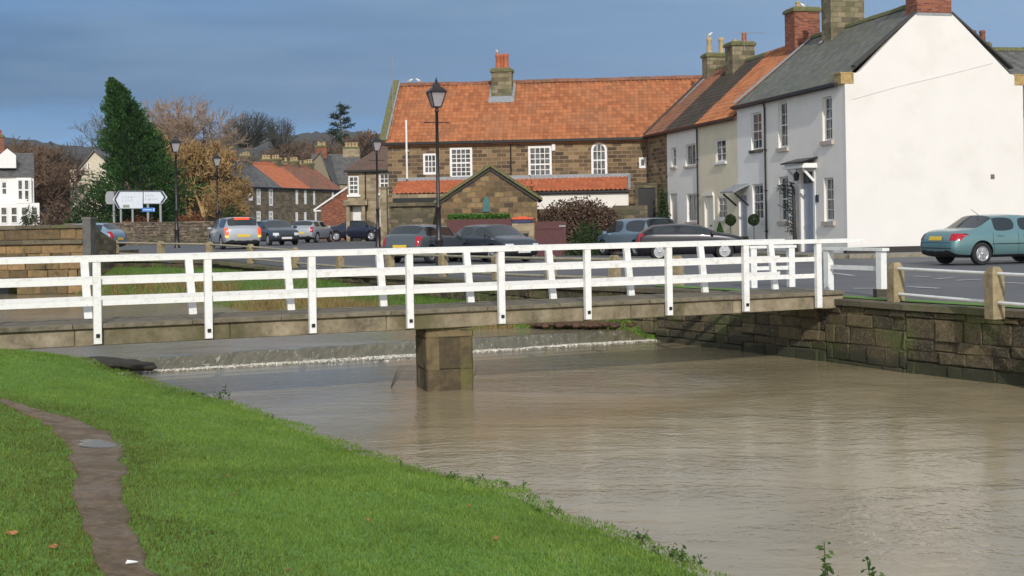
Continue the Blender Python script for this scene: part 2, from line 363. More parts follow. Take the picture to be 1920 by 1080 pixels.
m, nt = newmat('clear_lens'); principled(nt, (.6, .62, .64), .1, spec=.8); M_clear = m
def paint(name, col, metal=.35, rough=.3): 
    m, nt = newmat(name); g = geo_pos(nt)
    c = mixc(nt, mapr(nt, noi(nt, g, 2.5, 4, .6), .45, .75, 0, .18), col, tuple(x * .65 + .02 for x in col))
    principled(nt, c, rough, metal=metal, extra={'Coat Weight': .7, 'Coat Roughness': .04}); return m

# ================================================================== GROUND, RIVER, BANKS
WZ, UZ = -1.10, -.90          # river level below and above the weir
def resample(pts, step):
    out = [Vector(pts[0])]
    for a, b in zip(pts[:-1], pts[1:]):
        a, b = Vector(a), Vector(b); n = max(1, int((b - a).length / step))
        for i in range(1, n + 1): out.append(a.lerp(b, i / n))
    return out
WALL = [(17, -6), (12.4, 6), (9.6, 13), (7.5, 18.6), (6.3, 20.6), (5.45, 22.4), (4.35, 24.4), (3.0, 26.8), (.4, 29.6), (-2.4, 34.5), (-5.9, 39.5), (-11, 46.6), (-15.9, 49.6)]
LEFTW = [(-15.9, 49.6), (-40, 44), (-90, 40)]

# asphalt
m, nt = newmat('asphalt'); g = geo_pos(nt); n1 = noi(nt, g, 30, 4, .7); n2 = noi(nt, g, .35, 5, .6)
c = mixc(nt, mapr(nt, n2, .35, .7), (.085, .088, .095), (.125, .125, .13)); c = mixc(nt, mapr(nt, n1, .5, .8, 0, .5), c, (.17, .168, .16))
principled(nt, c, .75, n1, .4, .01); M_asph = m
m, nt = newmat('earth_ground'); g = geo_pos(nt); n1 = noi(nt, g, 3, 6, .7)
principled(nt, mixc(nt, mapr(nt, n1, .4, .65), (.055, .07, .03), (.10, .085, .055)), .95, n1, .4, .05); M_earth = m
M_pave = masonry('paving', [(0, (.15, .145, .13)), (1, (.26, .25, .225))], .9, .6, 1, (.09, .088, .08), msize=.012, grime=.3, vary=.02)
M_paint = plain('road_paint', (.50, .50, .47), .8, var=.2, scale=8, dirt=(.18, .18, .18))

def fan(name, pts, scales, mat, dz=0.0, centre=(0, -22)):
    pts = resample([Vector((*p, 0)) for p in pts], 1.5); c = Vector((*centre, 0)); V = []; k = len(scales)
    for p in pts:
        for s in scales:
            q = c + (p - c) * s; V.append((q.x, q.y, zg(q.x, q.y) + dz))
    n = len(pts); Fc = [(i * k + j, (i + 1) * k + j, (i + 1) * k + j + 1, i * k + j + 1) for i in range(n - 1) for j in range(k - 1)]
    b = MB(); b.add(V, [f[::-1] for f in Fc]); o = b.build(name, mat)
    bm = bmesh.new(); bm.from_mesh(o.data); bmesh.ops.recalc_face_normals(bm, faces=bm.faces)
    if sum(f.normal.z for f in bm.faces) < 0: bmesh.ops.reverse_faces(bm, faces=bm.faces)
    bm.to_mesh(o.data); bm.free(); return o
o = fan('ground', WALL + LEFTW[1:], [1.004, 1.03, 1.08, 1.15, 1.25, 1.4, 1.6, 1.8, 2.1, 2.6, 3.5, 5, 9, 20, 90], M_earth, -.01); tag(o, kind='structure')
o = fan('road', WALL + LEFTW[1:], [1.018, 1.05, 1.1, 1.16, 1.25, 1.35, 1.45, 1.6, 1.75, 1.9], M_asph, -.004); tag(o, kind='structure')

# river
def water_mat(name, deep, scale, foam=0.):
    m, nt = newmat(name); g = geo_pos(nt)
    mp = mknode(nt, 'ShaderNodeMapping', None, {'Vector': g, 'Rotation': (0, 0, R(-12)), 'Scale': (1.0, 1.2, 1.0)}).outputs[0]
    n1 = noi(nt, mp, 1.5 * scale, 3, .6, dist=.6); n2 = noi(nt, mp, 5.0 * scale, 3, .6, dist=.8); n3 = noi(nt, mp, 14 * scale, 2, .5)
    big = noi(nt, mknode(nt, 'ShaderNodeMapping', None, {'Vector': g, 'Scale': (.22, .45, 1)}).outputs[0], 1.0, 4, .6, dist=.8)
    h = mth(nt, 'ADD', mth(nt, 'ADD', mth(nt, 'MULTIPLY', n1, .42), mth(nt, 'MULTIPLY', n2, .34)), mth(nt, 'MULTIPLY', n3, .17))
    h = mth(nt, 'MULTIPLY', h, mapr(nt, big, .36, .6, 1.0, .45))
    c = mixc(nt, mapr(nt, big, .42, .62), deep, tuple(x * 1.25 for x in deep))
    principled(nt, c, mapr(nt, big, .35, .65, .10, .2), h, .70, .05, spec=.6); return m
M_water = water_mat('river_water', (.275, .225, .135), 1.0)
M_water2 = water_mat('river_water_up', (.23, .19, .125), 1.3)
weirL, weirR = Vector((-24.0, 14.2)), Vector((3.6, 27.25)); wd = (weirR - weirL).normalized(); wn_ = Vector((-wd.y, wd.x))
b = MB()
def grid_poly(b, p0, p1, q0, q1, z, nu=20, nv=20):
    V = [(*(Vector(p0).lerp(Vector(p1), i / nu).lerp(Vector(q0).lerp(Vector(q1), i / nu), j / nv)), z) for i in range(nu + 1) for j in range(nv + 1)]
    b.add(V, [(i * (nv + 1) + j, (i + 1) * (nv + 1) + j, (i + 1) * (nv + 1) + j + 1, i * (nv + 1) + j + 1) for i in range(nu) for j in range(nv)], smooth=True)
grid_poly(b, (-24, -12), (20, -12), tuple(weirL), tuple(weirR), WZ)
b.add([(3.6, 27.25, WZ), (20, -12, WZ), (20, 27, WZ)], [(0, 1, 2)])
tag(b.build('river', M_water), kind='structure')
lipL, lipR = weirL + wn_ * .75, weirR + wn_ * .75
b = MB(); grid_poly(b, tuple(lipL), tuple(lipR), (-70, 62), (6, 62), UZ); tag(b.build('river', M_water2), kind='structure')
# weir apron: gently curved sheet of water over the sill
m, nt = newmat('weir_water'); g = geo_pos(nt)
mp = mknode(nt, 'ShaderNodeMapping', None, {'Vector': g, 'Rotation': (0, 0, -math.atan2(wd.y, wd.x)), 'Scale': (3., .6, 1.0)}).outputs[0]
n = noi(nt, mp, 2.6, 6, .75); fo = mapr(nt, noi(nt, mp, 5.0, 5, .75), .57, .70, 0, .75); principled(nt, mixc(nt, fo, mixc(nt, mapr(nt, n, .40, .7), (.10, .092, .055), (.20, .175, .11)), (.60, .57, .49)), .35, n, .8, .05, spec=.28); M_weirw = m
b = MB(); V = []; N = 120; prof = [(0.75, UZ), (.62, UZ - .01), (.5, UZ - .05), (.3, UZ - .13), (.12, WZ + .03), (-.05, WZ - .03)]
for i in range(N + 1):
    p = weirL.lerp(weirR, i / N); j = .10 * noise.noise(Vector((i * .35, 0, 0))) + .16 * noise.noise(Vector((i * .09, 4, 0)))
    for d, z in prof: q = p + wn_ * (d + j); V.append((q.x, q.y, z))
k = len(prof); b.add(V, [(i * k + j, i * k + j + 1, (i + 1) * k + j + 1, (i + 1) * k + j) for i in range(N) for j in range(k - 1)], smooth=True)
tag(b.build('weir', M_weirw), kind='structure')
# foam at the foot of the weir
m, nt = newmat('foam'); g = geo_pos(nt); n = noi(nt, g, 14, 5, .7); principled(nt, mixc(nt, mapr(nt, n, .4, .6), (.50, .47, .38), (.82, .80, .74)), .7, n, .5, .02); M_foam = m
pos = []; sz = []
for i in range(60000):
    t = rnd.random(); p = weirL.lerp(weirR, t); s_ = .5 + .5 * noise.noise(Vector((t * 40, 3, 0))); 
    wide = noise.noise(Vector((t * 11, 21, 0))) > .12
    if rnd.random() > .35 + 1.2 * max(0, noise.noise(Vector((t * 35, 9, 0))) + .25) : continue
    d = abs(rnd.gauss(0, .11)) * (0.35 + s_) * (3.4 if wide and rnd.random() < .5 else 1); q = p - wn_ * (d - .06 - .10 * noise.noise(Vector((t * 42, 0, 0))) - .16 * noise.noise(Vector((t * 10.8, 4, 0))))
    pos.append((q.x, q.y, WZ + .010 + max(0, .016 * rnd.random() * (1 - d * 3)))); sz.append(rnd.uniform(.008, .028))
tag(leaves('foam', pos, np.array(sz), M_foam, flat=.92, aspect=.7), 'white foam line along the foot of the weir', 'foam', kind='stuff')

# near grass bank ---------------------------------------------------
def E(px, py, d): a, b_ = ray(px, py); Y = -d / b_; return Vector((a * Y, Y, EYE - d))
EDGE = [Vector((5, -12, -.72)), Vector((3.6, -3, -.74)), Vector((2.5, 3.5, -.75)), Vector((1.75, 5.9, -.76))] + [E(*e) for e in
        [(1290, 1052, 2.16), (1200, 1010, 2.16), (1130, 985, 2.16), (1045, 962, 2.16), (1008, 935, 2.16), (950, 913, 2.15), (850, 891, 2.15), (750, 866, 2.14), (670, 842, 2.12), (600, 813, 2.1),
         (505, 775, 2.06), (430, 748, 2.0), (330, 727, 1.92), (250, 702, 1.84), (150, 670, 1.66), (75, 655, 1.53), (0, 648, 1.44)]] + [Vector((-9.5, 16.6, -.02)), Vector((-14, 17.6, 0.05)), Vector((-30, 19, .1))]
ED = resample(EDGE, .25)
EDn = np.array([[p.x, p.y, p.z] for p in ED])
def bank_z(x, y, want_dist=False):
    d2 = (EDn[:, 0] - x) ** 2 + (EDn[:, 1] - y) ** 2; i = int(np.argmin(d2)); dist = math.sqrt(d2[i])
    w_ = np.exp(-(np.sqrt(d2) - dist) / .25); ez = float(np.sum(w_ * EDn[:, 2]) / np.sum(w_))
    t = min(1, dist / 7.0); t = t * (1.6 - .6 * t) if t < 1 else 1
    z = ez + (-.08 - ez) * t - .06 * math.exp(-dist / .18)
    z += .035 * noise.noise(Vector((x * .7, y * .7, 0))) * min(1, dist) + .012 * noise.noise(Vector((x * 3, y * 3, 5)))
    return (z, dist) if want_dist else z
CI = Vector((-17, 1, 0)); V = []; rows = [0, .004, .01, .018, .028, .04] + [.04 + .96 * ((i + 1) / 70) ** 1.25 for i in range(70)]
pe = []
for i, p in enumerate(ED):
    t = (ED[min(i + 1, len(ED) - 1)] - ED[max(i - 1, 0)]); nrm = Vector((t.y, -t.x, 0)).normalized()   # towards the river
    pe.append(nrm)
pe2 = [sum((pe[min(max(i + k, 0), len(pe) - 1)] for k in range(-3, 4)), Vector()).normalized() for i in range(len(pe))]
for i, p in enumerate(ED):
    nrm = pe2[i]; drop = p.z - (WZ - .25)
    q2 = p + nrm * (.25 + .55 * drop); q1 = p + nrm * .10; 
    jj = .05 * noise.noise(Vector((p.x * 1.8, p.y * 1.8, 7)))
    V.append((q2.x, q2.y, WZ - .25)); V.append((q1.x + nrm.x * jj, q1.y + nrm.y * jj, p.z - .14))
    for r_ in rows:
        q = p.lerp(CI, r_); V.append((q.x, q.y, bank_z(q.x, q.y)))
k = len(rows) + 2; n = len(ED)
m, nt = newmat('grass_bank'); g = geo_pos(nt); n1 = noi(nt, g, 26, 4, .7); n2 = noi(nt, g, .8, 5, .65); n3 = noi(nt, g, 4, 4, .6)
c = mixc(nt, mapr(nt, n1, .35, .65), (.08, .17, .024), (.13, .27, .035)); c = mixc(nt, mapr(nt, n2, .5, .7, 0, .5), c, (.10, .12, .03)); c = mixc(nt, mapr(nt, n3, .6, .75, 0, .5), c, (.055, .05, .025))
principled(nt, c, .9, n1, .5, .02); M_grassg = m
b = MB(); b.add(V, [(i * k + j, i * k + j + 1, (i + 1) * k + j + 1, (i + 1) * k + j) for i in range(n - 1) for j in range(k - 1)], smooth=True)
o = b.build('riverbank', M_grassg); tag(o, kind='structure')
bm = bmesh.new(); bm.from_mesh(o.data)
if sum(f.normal.z for f in bm.faces) < 0: bmesh.ops.reverse_faces(bm, faces=bm.faces)
bm.to_mesh(o.data); bm.free()
def on_bank(px, py):
    Y = 8.
    for _ in range(40):
        a, b_ = ray(px, py); z = bank_z(a * Y, Y); Y2 = (z - EYE) / b_; Y = .5 * Y + .5 * Y2
    return Vector((a * Y, Y, z))
# worn path
PATH = [(-60, 742, 14), (0, 752, 12), (45, 768, 18), (110, 790, 38), (150, 812, 46), (176, 835, 52), (185, 870, 48), (184, 910, 48), (185, 950, 46), (198, 990, 46), (220, 1030, 48), (248, 1080, 56), (290, 1150, 62)]
PC = []
for px, py, hw in PATH:
    c0 = on_bank(px - hw, py); c1 = on_bank(px + hw, py); PC.append(((c0 + c1) / 2, (c1 - c0).length / 2))
PD = []
for (p, a), (q, b_) in zip(PC[:-1], PC[1:]):
    k_ = max(2, int((q - p).length / .06))
    for i in range(k_): PD.append((p.lerp(q, i / k_), a + (b_ - a) * i / k_))
PDn = np.array([[p.x, p.y, w_] for p, w_ in PD])
m, nt = newmat('mud'); g = geo_pos(nt); n1 = noi(nt, g, 14, 6, .7); n2 = noi(nt, g, 3, 4, .6)
c = mixc(nt, mapr(nt, n1, .35, .7), (.10, .062, .030), (.21, .145, .075)); c = mixc(nt, mapr(nt, n2, .5, .7, 0, .6), c, (.08, .058, .036))
principled(nt, c, mapr(nt, n2, .4, .6, .45, .8), n1, .6, .03); M_mud = m
V = []; NX = 14
for i, (p, hw) in enumerate(PD):
    q = PD[min(i + 1, len(PD) - 1)][0]; o_ = PD[max(i - 1, 0)][0]; t = (q - o_); nrm = Vector((t.y, -t.x, 0)).normalized()
    if nrm.x < 0: nrm = -nrm
    for j in range(NX + 1):
        u = j / NX * 2 - 1; e = 1 + .42 * noise.noise(Vector((p.x * 2.2, p.y * 2.2, 3 if u > 0 else 8))) + .22 * noise.noise(Vector((p.x * 9, p.y * 9, 3 if u > 0 else 8)))
        x = p + nrm * (u * hw * e); z = bank_z(x.x, x.y); z += .022 - .05 * max(0, abs(u) - .86) / .14 - .012 * (1 - u * u) + .006 * noise.noise(Vector((x.x * 12, x.y * 12, 0)))
        V.append((x.x, x.y, z))
b = MB(); b.add(V, [(i * (NX + 1) + j, i * (NX + 1) + j + 1, (i + 1) * (NX + 1) + j + 1, (i + 1) * (NX + 1) + j) for i in range(len(PD) - 1) for j in range(NX)], smooth=True)
o = b.build('path', M_mud); tag(o, kind='structure')
# puddle
pc = on_bank(178, 835); m, nt = newmat('puddle_water'); principled(nt, (.10, .08, .06), .22, spec=.35); M_pud = m
b = MB(); ring = []
for i in range(28):
    t = 2 * math.pi * i / 28; r_ = 1 + .25 * noise.noise(Vector((math.cos(t) * 1.6, math.sin(t) * 1.6, 2)))
    X_, Y_ = pc.x + .0 + .20 * r_ * math.cos(t), pc.y + .20 * r_ * math.sin(t); ring.append((X_, Y_, bank_z(X_, Y_) + .0145))
b.add(ring, [tuple(range(28))]); b.f = b.f; tag(b.build('puddle', M_pud), 'shallow puddle lying across the muddy path', 'puddle')
pl = on_bank(247, 1066); b = MB()
V = [(-.028, -.012, .0), (.028, -.014, .006), (.03, .013, .003), (-.026, .012, .012)]
b.add([(pl.x + x, pl.y + y, pl.z + .03 + z) for x, y, z in V] + [(pl.x + x * 1.02, pl.y + y * .9 + .002, pl.z + .026 + z) for x, y, z in V], [(0, 1, 2, 3), (7, 6, 5, 4), (0, 4, 5, 1), (1, 5, 6, 2), (2, 6, 7, 3), (3, 7, 4, 0)])
tag(b.build('paper_scrap', M_white), 'small scrap of white paper on the muddy path at the bottom of the photo', 'litter')
M_leafb = plain('dead_leaf', (.34, .15, .06), .8, var=.3, scale=30)
for i, (px, py, ww) in enumerate([(22, 1008, .04), (100, 1034, .026), (425, 900, .016), (438, 935, .016), (930, 1017, .024), (690, 982, .018), (880, 955, .015), (540, 1078, .022)]):
    p = on_bank(px, py); b = MB(); a_ = rnd.uniform(0, 6)
    V = [Vector((math.cos(a_ + k) * ww * r_, math.sin(a_ + k) * ww * r_, .03 + .01 * math.sin(k * 2))) for k, r_ in ((0, 1), (.9, .45), (2.2, .5), (3.14, .9), (4.1, .5), (5.4, .45))]
    b.add([p + v for v in V] + [p + v - Vector((0, 0, .003)) for v in V], [tuple(range(6)), tuple(range(6, 12))[::-1]] + [(j, 6 + j, 6 + (j + 1) % 6, (j + 1) % 6) for j in range(6)])
    tag(b.build('fallen_leaf', M_leafb), ['orange fallen leaf on the grass left of the path at the frame edge', 'orange fallen leaf on the grass just left of the path bottom', 'upper small brown fallen leaf on the grass right of the puddle', 'lower small brown fallen leaf on the grass right of the puddle', 'orange fallen leaf lowest on the grass below the bank weeds', 'brown fallen leaf on the grass below the middle of the bank', 'small brown fallen leaf on the grass near the bank weeds', 'brown fallen leaf at the very bottom edge of the grass'][i], 'leaf', 'fallen leaves on the grass bank')
# grass blades -------------------------------------------------------
def blade_mesh(name, pts, h, wdt, mat, lean=.5):
    n = len(pts); pts = np.asarray(pts); a = nprs.rand(n) * 2 * math.pi; hh = h * (.5 + nprs.rand(n) * .9)
    dx = np.cos(a) * wdt / 2; dy = np.sin(a) * wdt / 2
    lx = nprs.normal(size=n) * lean * hh; ly = nprs.normal(size=n) * lean * hh
    v0 = pts - np.stack([dx, dy, np.full(n, .004)], 1); v1 = pts + np.stack([dx, dy, np.full(n, -.004)], 1); v2 = pts + np.stack([lx, ly, hh], 1)
    v = np.stack([v0, v1, v2], 1).reshape(-1, 3); return fastmesh(name, v, np.arange(n * 3).reshape(n, 3), mat, tint=nprs.rand(n))
M_brownish = leafm('brownish_blades', [(0, (.07, .075, .018)), (.35, (.11, .13, .024)), (.7, (.15, .21, .03)), (1, (.22, .20, .07))], rough=.6, trans=.3, big=1.6)
M_blade = leafm('grass_blades', [(0, (.085, .14, .026)), (.3, (.135, .22, .034)), (.6, (.18, .29, .045)), (.85, (.24, .35, .06)), (1, (.34, .34, .11))], rough=.6, trans=.3, big=1.3)
GX, GY, step = -9.0, 4.6, .2
gx = int(12 / step); gy = int(13.5 / step); HZ = np.zeros((gx + 1, gy + 1)); HD = np.zeros((gx + 1, gy + 1))
def inside(x, y):
    # is the point on the land side of the edge line?
    i = int(np.argmin((EDn[:, 0] - x) ** 2 + (EDn[:, 1] - y) ** 2)); nn = pe2[i]; return (x - EDn[i, 0]) * nn.x + (y - EDn[i, 1]) * nn.y < .03
for i in range(gx + 1):
    for j in range(gy + 1):
        x, y = GX + i * step, GY + j * step; z, d = bank_z(x, y, True); HZ[i, j] = z; HD[i, j] = d if inside(x, y) else -d
N = 620000
rx = nprs.rand(N); ry = nprs.rand(N)
by = GY + 12.6 * ry ** 1.25; bx = GX + 11.6 * rx
keep = (np.abs((bx) / by) < .46) | (bx > 0); bx, by = bx[keep], by[keep]
fi = (bx - GX) / step; fj = (by - GY) / step; i0 = np.clip(fi.astype(int), 0, gx - 1); j0 = np.clip(fj.astype(int), 0, gy - 1); tx = fi - i0; ty = fj - j0
def bil(A): return A[i0, j0] * (1 - tx) * (1 - ty) + A[i0 + 1, j0] * tx * (1 - ty) + A[i0, j0 + 1] * (1 - tx) * ty + A[i0 + 1, j0 + 1] * tx * ty
bz = bil(HZ); bd = bil(HD)
keep = bd > -.06
# thin out along the path
dmin = np.full(len(bx), 9.); 
for k0 in range(0, len(PDn), 3):
    dmin = np.minimum(dmin, np.hypot(bx - PDn[k0, 0], by - PDn[k0, 1]) / PDn[k0, 2])
keep &= (dmin > .66 + .5 * nprs.rand(len(bx)))
allp = np.stack([bx, by, bz], 1)[keep]; dm_ = dmin[keep]; wob = np.array([noise.noise(Vector((x * .55, y * .55, 1))) for x, y in allp[:, :2]])
brownish = (nprs.rand(len(allp)) < np.clip(1.15 - (dm_ - 1) / (4.5 + 5 * wob), .05, .85)) & (dm_ < 12); pts = allp[~brownish]  # duller, browner blades, more frequent towards the path
o = blade_mesh('brownish_grass', allp[brownish], .022, .008, M_brownish); tag(o, 'dull brownish grass on both sides of the muddy path', 'grass', kind='stuff')
o = blade_mesh('grass', pts, .024, .008, M_blade); tag(o, 'short mown green grass covering the near riverbank', 'grass', kind='stuff')

# quay wall along the right bank ------------------------------------------------
M_quay = tinted('quay_stone', [(0, (.024, .020, .012)), (.3, (.045, .037, .020)), (.5, (.08, .062, .032)), (.7, (.13, .10, .05)), (.9, (.20, .15, .075)), (1, (.28, .22, .12))], moss=(.07, .09, .018, .95), tide=-1.0)
def stone_face(b, p, q, z0, z1, ch, bw, prot=.035, jit=.012, gap=.008, depth=.2, taper=None):
    p, q = Vector((*p, 0)), Vector((*q, 0)); L = (q - p).length; u = (q - p) / L; nrm = Vector((u.y, -u.x, 0))   # outward = right of p->q
    z = z0
    while z < z1 - .03:
        h = min(ch * rnd.uniform(.6, 1.4), z1 - z); 
        if z1 - z - h < .1: h = z1 - z
        x = -rnd.uniform(0, bw * .5)
        while x < L:
            wdt = bw * rnd.uniform(.55, 1.5); a = max(0, x); e = min(L, x + wdt)
            if e - a > .04 and rnd.random() > .004:
                o_ = rnd.uniform(-prot * .6, prot); c_ = p + u * ((a + e) / 2) + nrm * (o_ - depth / 2) + Vector((0, 0, z + h / 2))
                b.block(c_, u, -nrm, Vector((0, 0, 1)), (e - a) / 2 - gap, depth / 2, h / 2 - gap, rnd.uniform(.012, .03), tint=rnd.random(), jit=jit)
            x += wdt
        z += h
root = thing('quay_wall', 'mossy rough stone quay wall along the right side of the river', 'wall')
b = MB(); core = MB(); cop = MB()
WR = [Vector((*p, 0)) for p in WALL]
for p, q in zip(WR[:-1], WR[1:]):
    far = p.y > 26; zb = WZ - .15 if not far else -.95; L = (q - p).length; n_ = max(1, round(L / 4))
    stone_face(b, (q.x, q.y), (p.x, p.y), zb, -.10 + zg(p.x, p.y), .25 if not far else .2, .46 if not far else .4, prot=.03, jit=.014, gap=.003)
    d = (q - p).normalized(); nr = Vector((d.y, -d.x, 0))
    za, zb_ = zg(p.x, p.y), zg(q.x, q.y)
    core.add([(*(p + nr * .06).xy, zb - .2), (*(q + nr * .06).xy, zb - .2), (*(q + nr * .06).xy, -.1 + zb_), (*(p + nr * .06).xy, -.1 + za)], [(0, 1, 2, 3)])
    k_ = max(1, int(L / .9))
    for i in range(k_):
        a = p.lerp(q, i / k_); e = p.lerp(q, (i + 1) / k_); zz = zg(a.x, a.y); hh = rnd.uniform(.0, .012); c_ = (a + e) / 2 + nr * .17 + Vector((0, 0, zz - .045 + hh))
        cop.block(c_ , Vector((0, 0, 1)).cross(Vector((0, 0, 1))) + d, Vector((0, 0, -1)), nr, (e - a).length / 2 - .004, .05, .23, .012, tint=rnd.uniform(.2, .9), jit=.006)
b.build('wall_face', M_quay, root); core.build('mortar', plain('wet_mortar', (.045, .036, .02), .9), root); 
M_cop = tinted('coping_stone', [(0, (.05, .045, .03)), (.5, (.12, .10, .065)), (1, (.20, .17, .11))], moss=(.09, .115, .03, .7))
cop.build('coping', M_cop, root)
# mossy verge strip between coping and road
o = fan('verge', WALL[:8], [1.010, 1.014, 1.02, 1.026], M_grassg, .03); tag(o, kind='structure')

# upstream low bank with rough grass
RE = [(5.0, 26.4), (3.1, 26.8), (1.7, 27.7), (.3, 28.2), (-1.3, 28.0), (-3.3, 28.9), (-5.1, 31.2), (-7.3, 35.2), (-10.6, 41.5), (-14.5, 46.0), (-19, 48.2)]
WE = [(5.0, 27.2), (3.3, 27.3), (2.2, 28.4), (.7, 30.0), (-.4, 31.5), (-2.1, 34.8), (-4.0, 37.5), (-5.9, 40), (-11, 47), (-16, 50), (-20, 51)]
m, nt = newmat('rough_grass'); g = geo_pos(nt); n1 = noi(nt, g, 7, 5, .7); n2 = noi(nt, g, .7, 4, .6)
c = mixc(nt, mapr(nt, n1, .35, .65), (.06, .12, .018), (.11, .20, .03)); c = mixc(nt, mapr(nt, n2, .5, .66, 0, .8), c, (.17, .13, .05))
principled(nt, c, .95, n1, .6, .05); M_rough = m
A = resample([Vector((*p, 0)) for p in RE], .5); V = []; nj = 12; n = 80
def polyat(pts, t):
    pts = [Vector((*p, 0)) for p in pts]; x = t * (len(pts) - 1); i = min(int(x), len(pts) - 2); return pts[i].lerp(pts[i + 1], x - i)
for i in range(n + 1):
    a, e = polyat(RE, i / n), polyat(WE, i / n)
    for j in range(nj + 1):
        q = a.lerp(e, j / nj); z = UZ - .12 + .30 * ss(j / 2.5) + (.2 + .62 * ss((i / n - .45) / .45)) * j / nj + .05 * noise.noise(q * .9) if j else UZ - .2; V.append((q.x, q.y, z))
b = MB(); b.add(V, [(i * (nj + 1) + j, i * (nj + 1) + j + 1, (i + 1) * (nj + 1) + j + 1, (i + 1) * (nj + 1) + j) for i in range(n) for j in range(nj)], smooth=True)
o = b.build('riverbank', M_rough); tag(o, kind='structure')
bm = bmesh.new(); bm.from_mesh(o.data)
if sum(f.normal.z for f in bm.faces) < 0: bmesh.ops.reverse_faces(bm, faces=bm.faces)
bm.to_mesh(o.data); bm.free()
gp = []; rp = []
for _ in range(42000):
    t = rnd.random(); s_ = rnd.random(); q = polyat(RE, t).lerp(polyat(WE, t), s_); j = s_ * nj; z = UZ - .12 + .30 * ss(j / 2.5) + (.2 + .62 * ss((t - .45) / .45)) * s_ + .05 * noise.noise(q * .9)
    reed = s_ < .38 and t > .32 and noise.noise(q * .35) > -.15
    (rp if reed else gp).append((q.x, q.y, z))
M_rb = leafm('rough_blades', [(0, (.05, .10, .015)), (.5, (.10, .19, .025)), (1, (.17, .26, .04))], trans=.3, big=.8)
M_reed = leafm('reed_blades', [(0, (.12, .075, .03)), (.5, (.30, .21, .085)), (1, (.42, .33, .13))], trans=.3, big=.8)
tag(blade_mesh('rough_grass', gp, .075, .02, M_rb), 'rough green grass on the low bank beyond the footbridge', 'grass', kind='stuff')
tag(blade_mesh('reeds', rp[:9000], .24, .02, M_reed, .3), 'yellow dead reeds along the far water edge', 'reeds', kind='stuff')
# rubble stones at the foot of the wall under the bridge
b = MB()
for i in range(240):
    t = rnd.random(); px = 1000 + 215 * t; p = G(px, rnd.uniform(606, 617), UZ + .02); r_ = rnd.uniform(.05, .13)
    b.lathe([(r_ * .4, -r_ * .5), (r_, -.1 * r_), (r_ * .85, .35 * r_), (r_ * .3, .6 * r_)], 6, Matrix.Translation((p.x, p.y, p.z + .05 + .06 * rnd.random())) @ Matrix.Rotation(rnd.uniform(0, 6), 4, 'Z') @ Matrix.Scale(rnd.uniform(.7, 1.5), 4, (1, 0, 0)), tint=rnd.random(), smooth=False)
M_rub = tinted('brown_rubble', [(0, (.03, .02, .014)), (.5, (.09, .05, .03)), (1, (.17, .10, .055))])
tag(b.build('rubble', M_rub), 'heap of brown rubble stones at the wall foot under the bridge', 'rubble', kind='stuff')
b = MB()
for i in range(26):
    px = rnd.uniform(180, 292); p = G(px, 679 + (px - 180) * .07 + rnd.uniform(-3, 3), UZ - .04); r_ = rnd.uniform(.08, .22)
    b.lathe([(r_ * .4, -r_ * .5), (r_, -.1 * r_), (r_ * .85, .22 * r_), (r_ * .3, .36 * r_)], 7, Matrix.Translation((p.x, p.y, p.z)) @ Matrix.Rotation(rnd.uniform(0, 6), 4, 'Z') @ Matrix.Scale(rnd.uniform(.8, 1.8), 4, (1, 0, 0)), tint=rnd.uniform(0, .4), smooth=False)
tag(b.build('mud_rocks', tinted('wet_mud', [(0, (.014, .013, .009)), (.5, (.045, .038, .024)), (1, (.09, .075, .05))])), 'dark wet mud and rocks at the left end of the weir', 'rocks', kind='stuff')

# ================================================================== FOOTBRIDGE
B0 = Vector((-5.6, 17.2)); bu = Vector((.9166, .3998)); bn = Vector((-bu.y, bu.x)); SP = 1.47
BZ = math.atan2(bu.y, bu.x)
M_deck = plain('deck_concrete', (.17, .145, .10), .92, var=.3, scale=9, dirt=(.07, .068, .04))
br = thing('footbridge', 'white railed concrete footbridge crossing the whole river', 'footbridge', (B0.x, B0.y, 0), BZ)
M_beam = tinted('beam_concrete', [(0, (.04, .034, .022)), (.3, (.12, .10, .065)), (.5, (.27, .225, .15)), (.7, (.42, .36, .26)), (1, (.52, .46, .35))], moss=(.085, .08, .03, .8), ns=.45)
def slabs(b, x0, x1, y0, y1, z0, z1, step_, tv=.5):
    x = x0
    while x < x1 - .01:
        e = min(x1, x + step_ * rnd.uniform(.8, 1.2)); b.block(((x + e) / 2, (y0 + y1) / 2, (z0 + z1) / 2), (1, 0, 0), (0, 1, 0), (0, 0, 1), (e - x) / 2 - .003, (y1 - y0) / 2, (z1 - z0) / 2, .01, tint=.5 + tv * (2 * rnd.random() - 1), jit=.003); x = e
BL0, BL1 = -4.6, 12.35
b = MB(); slabs(b, BL0, BL1, -.035, 1.29, .085, .15, 1.4); b.build('deck', M_deck, br)
b = MB(); slabs(b, BL0, BL1, .02, .30, -.145, .082, 2.1, .10); slabs(b, BL0, BL1, 1.0, 1.25, -.145, .082, 2.1, .1); b.build('beam', M_beam, br)
for i in range(-2, 9):
    x = i * SP; b = MB(); zt = .99; zb = -.115
    b.block((x, -.075, (zt + zb) / 2), (1, 0, 0), (0, 1, 0), (0, 0, 1), .052, .04, (zt - zb) / 2, .006)
    po = b.build('post', M_white, br)
    if i < 8:
        b = MB(); b.box(x - .024, x + .024, -.135, -.112, zb + .09, zb + .138); b.build('bolt', M_black, po)
for i in range(-2, 9):
    x = i * SP; b = MB(); b.bar((x, 1.18, .12), (x - .04, 1.27, 1.0), .11, .07, up=(0, 1, 0)); b.build('post', M_white, br)
b = MB(); b.box(BL0, 12.72, -.125, .03, .985, 1.055); b.build('handrail', M_white, br)
b = MB(); b.box(BL0, 12.0, 1.20, 1.34, .985, 1.05); b.build('handrail', M_white, br)
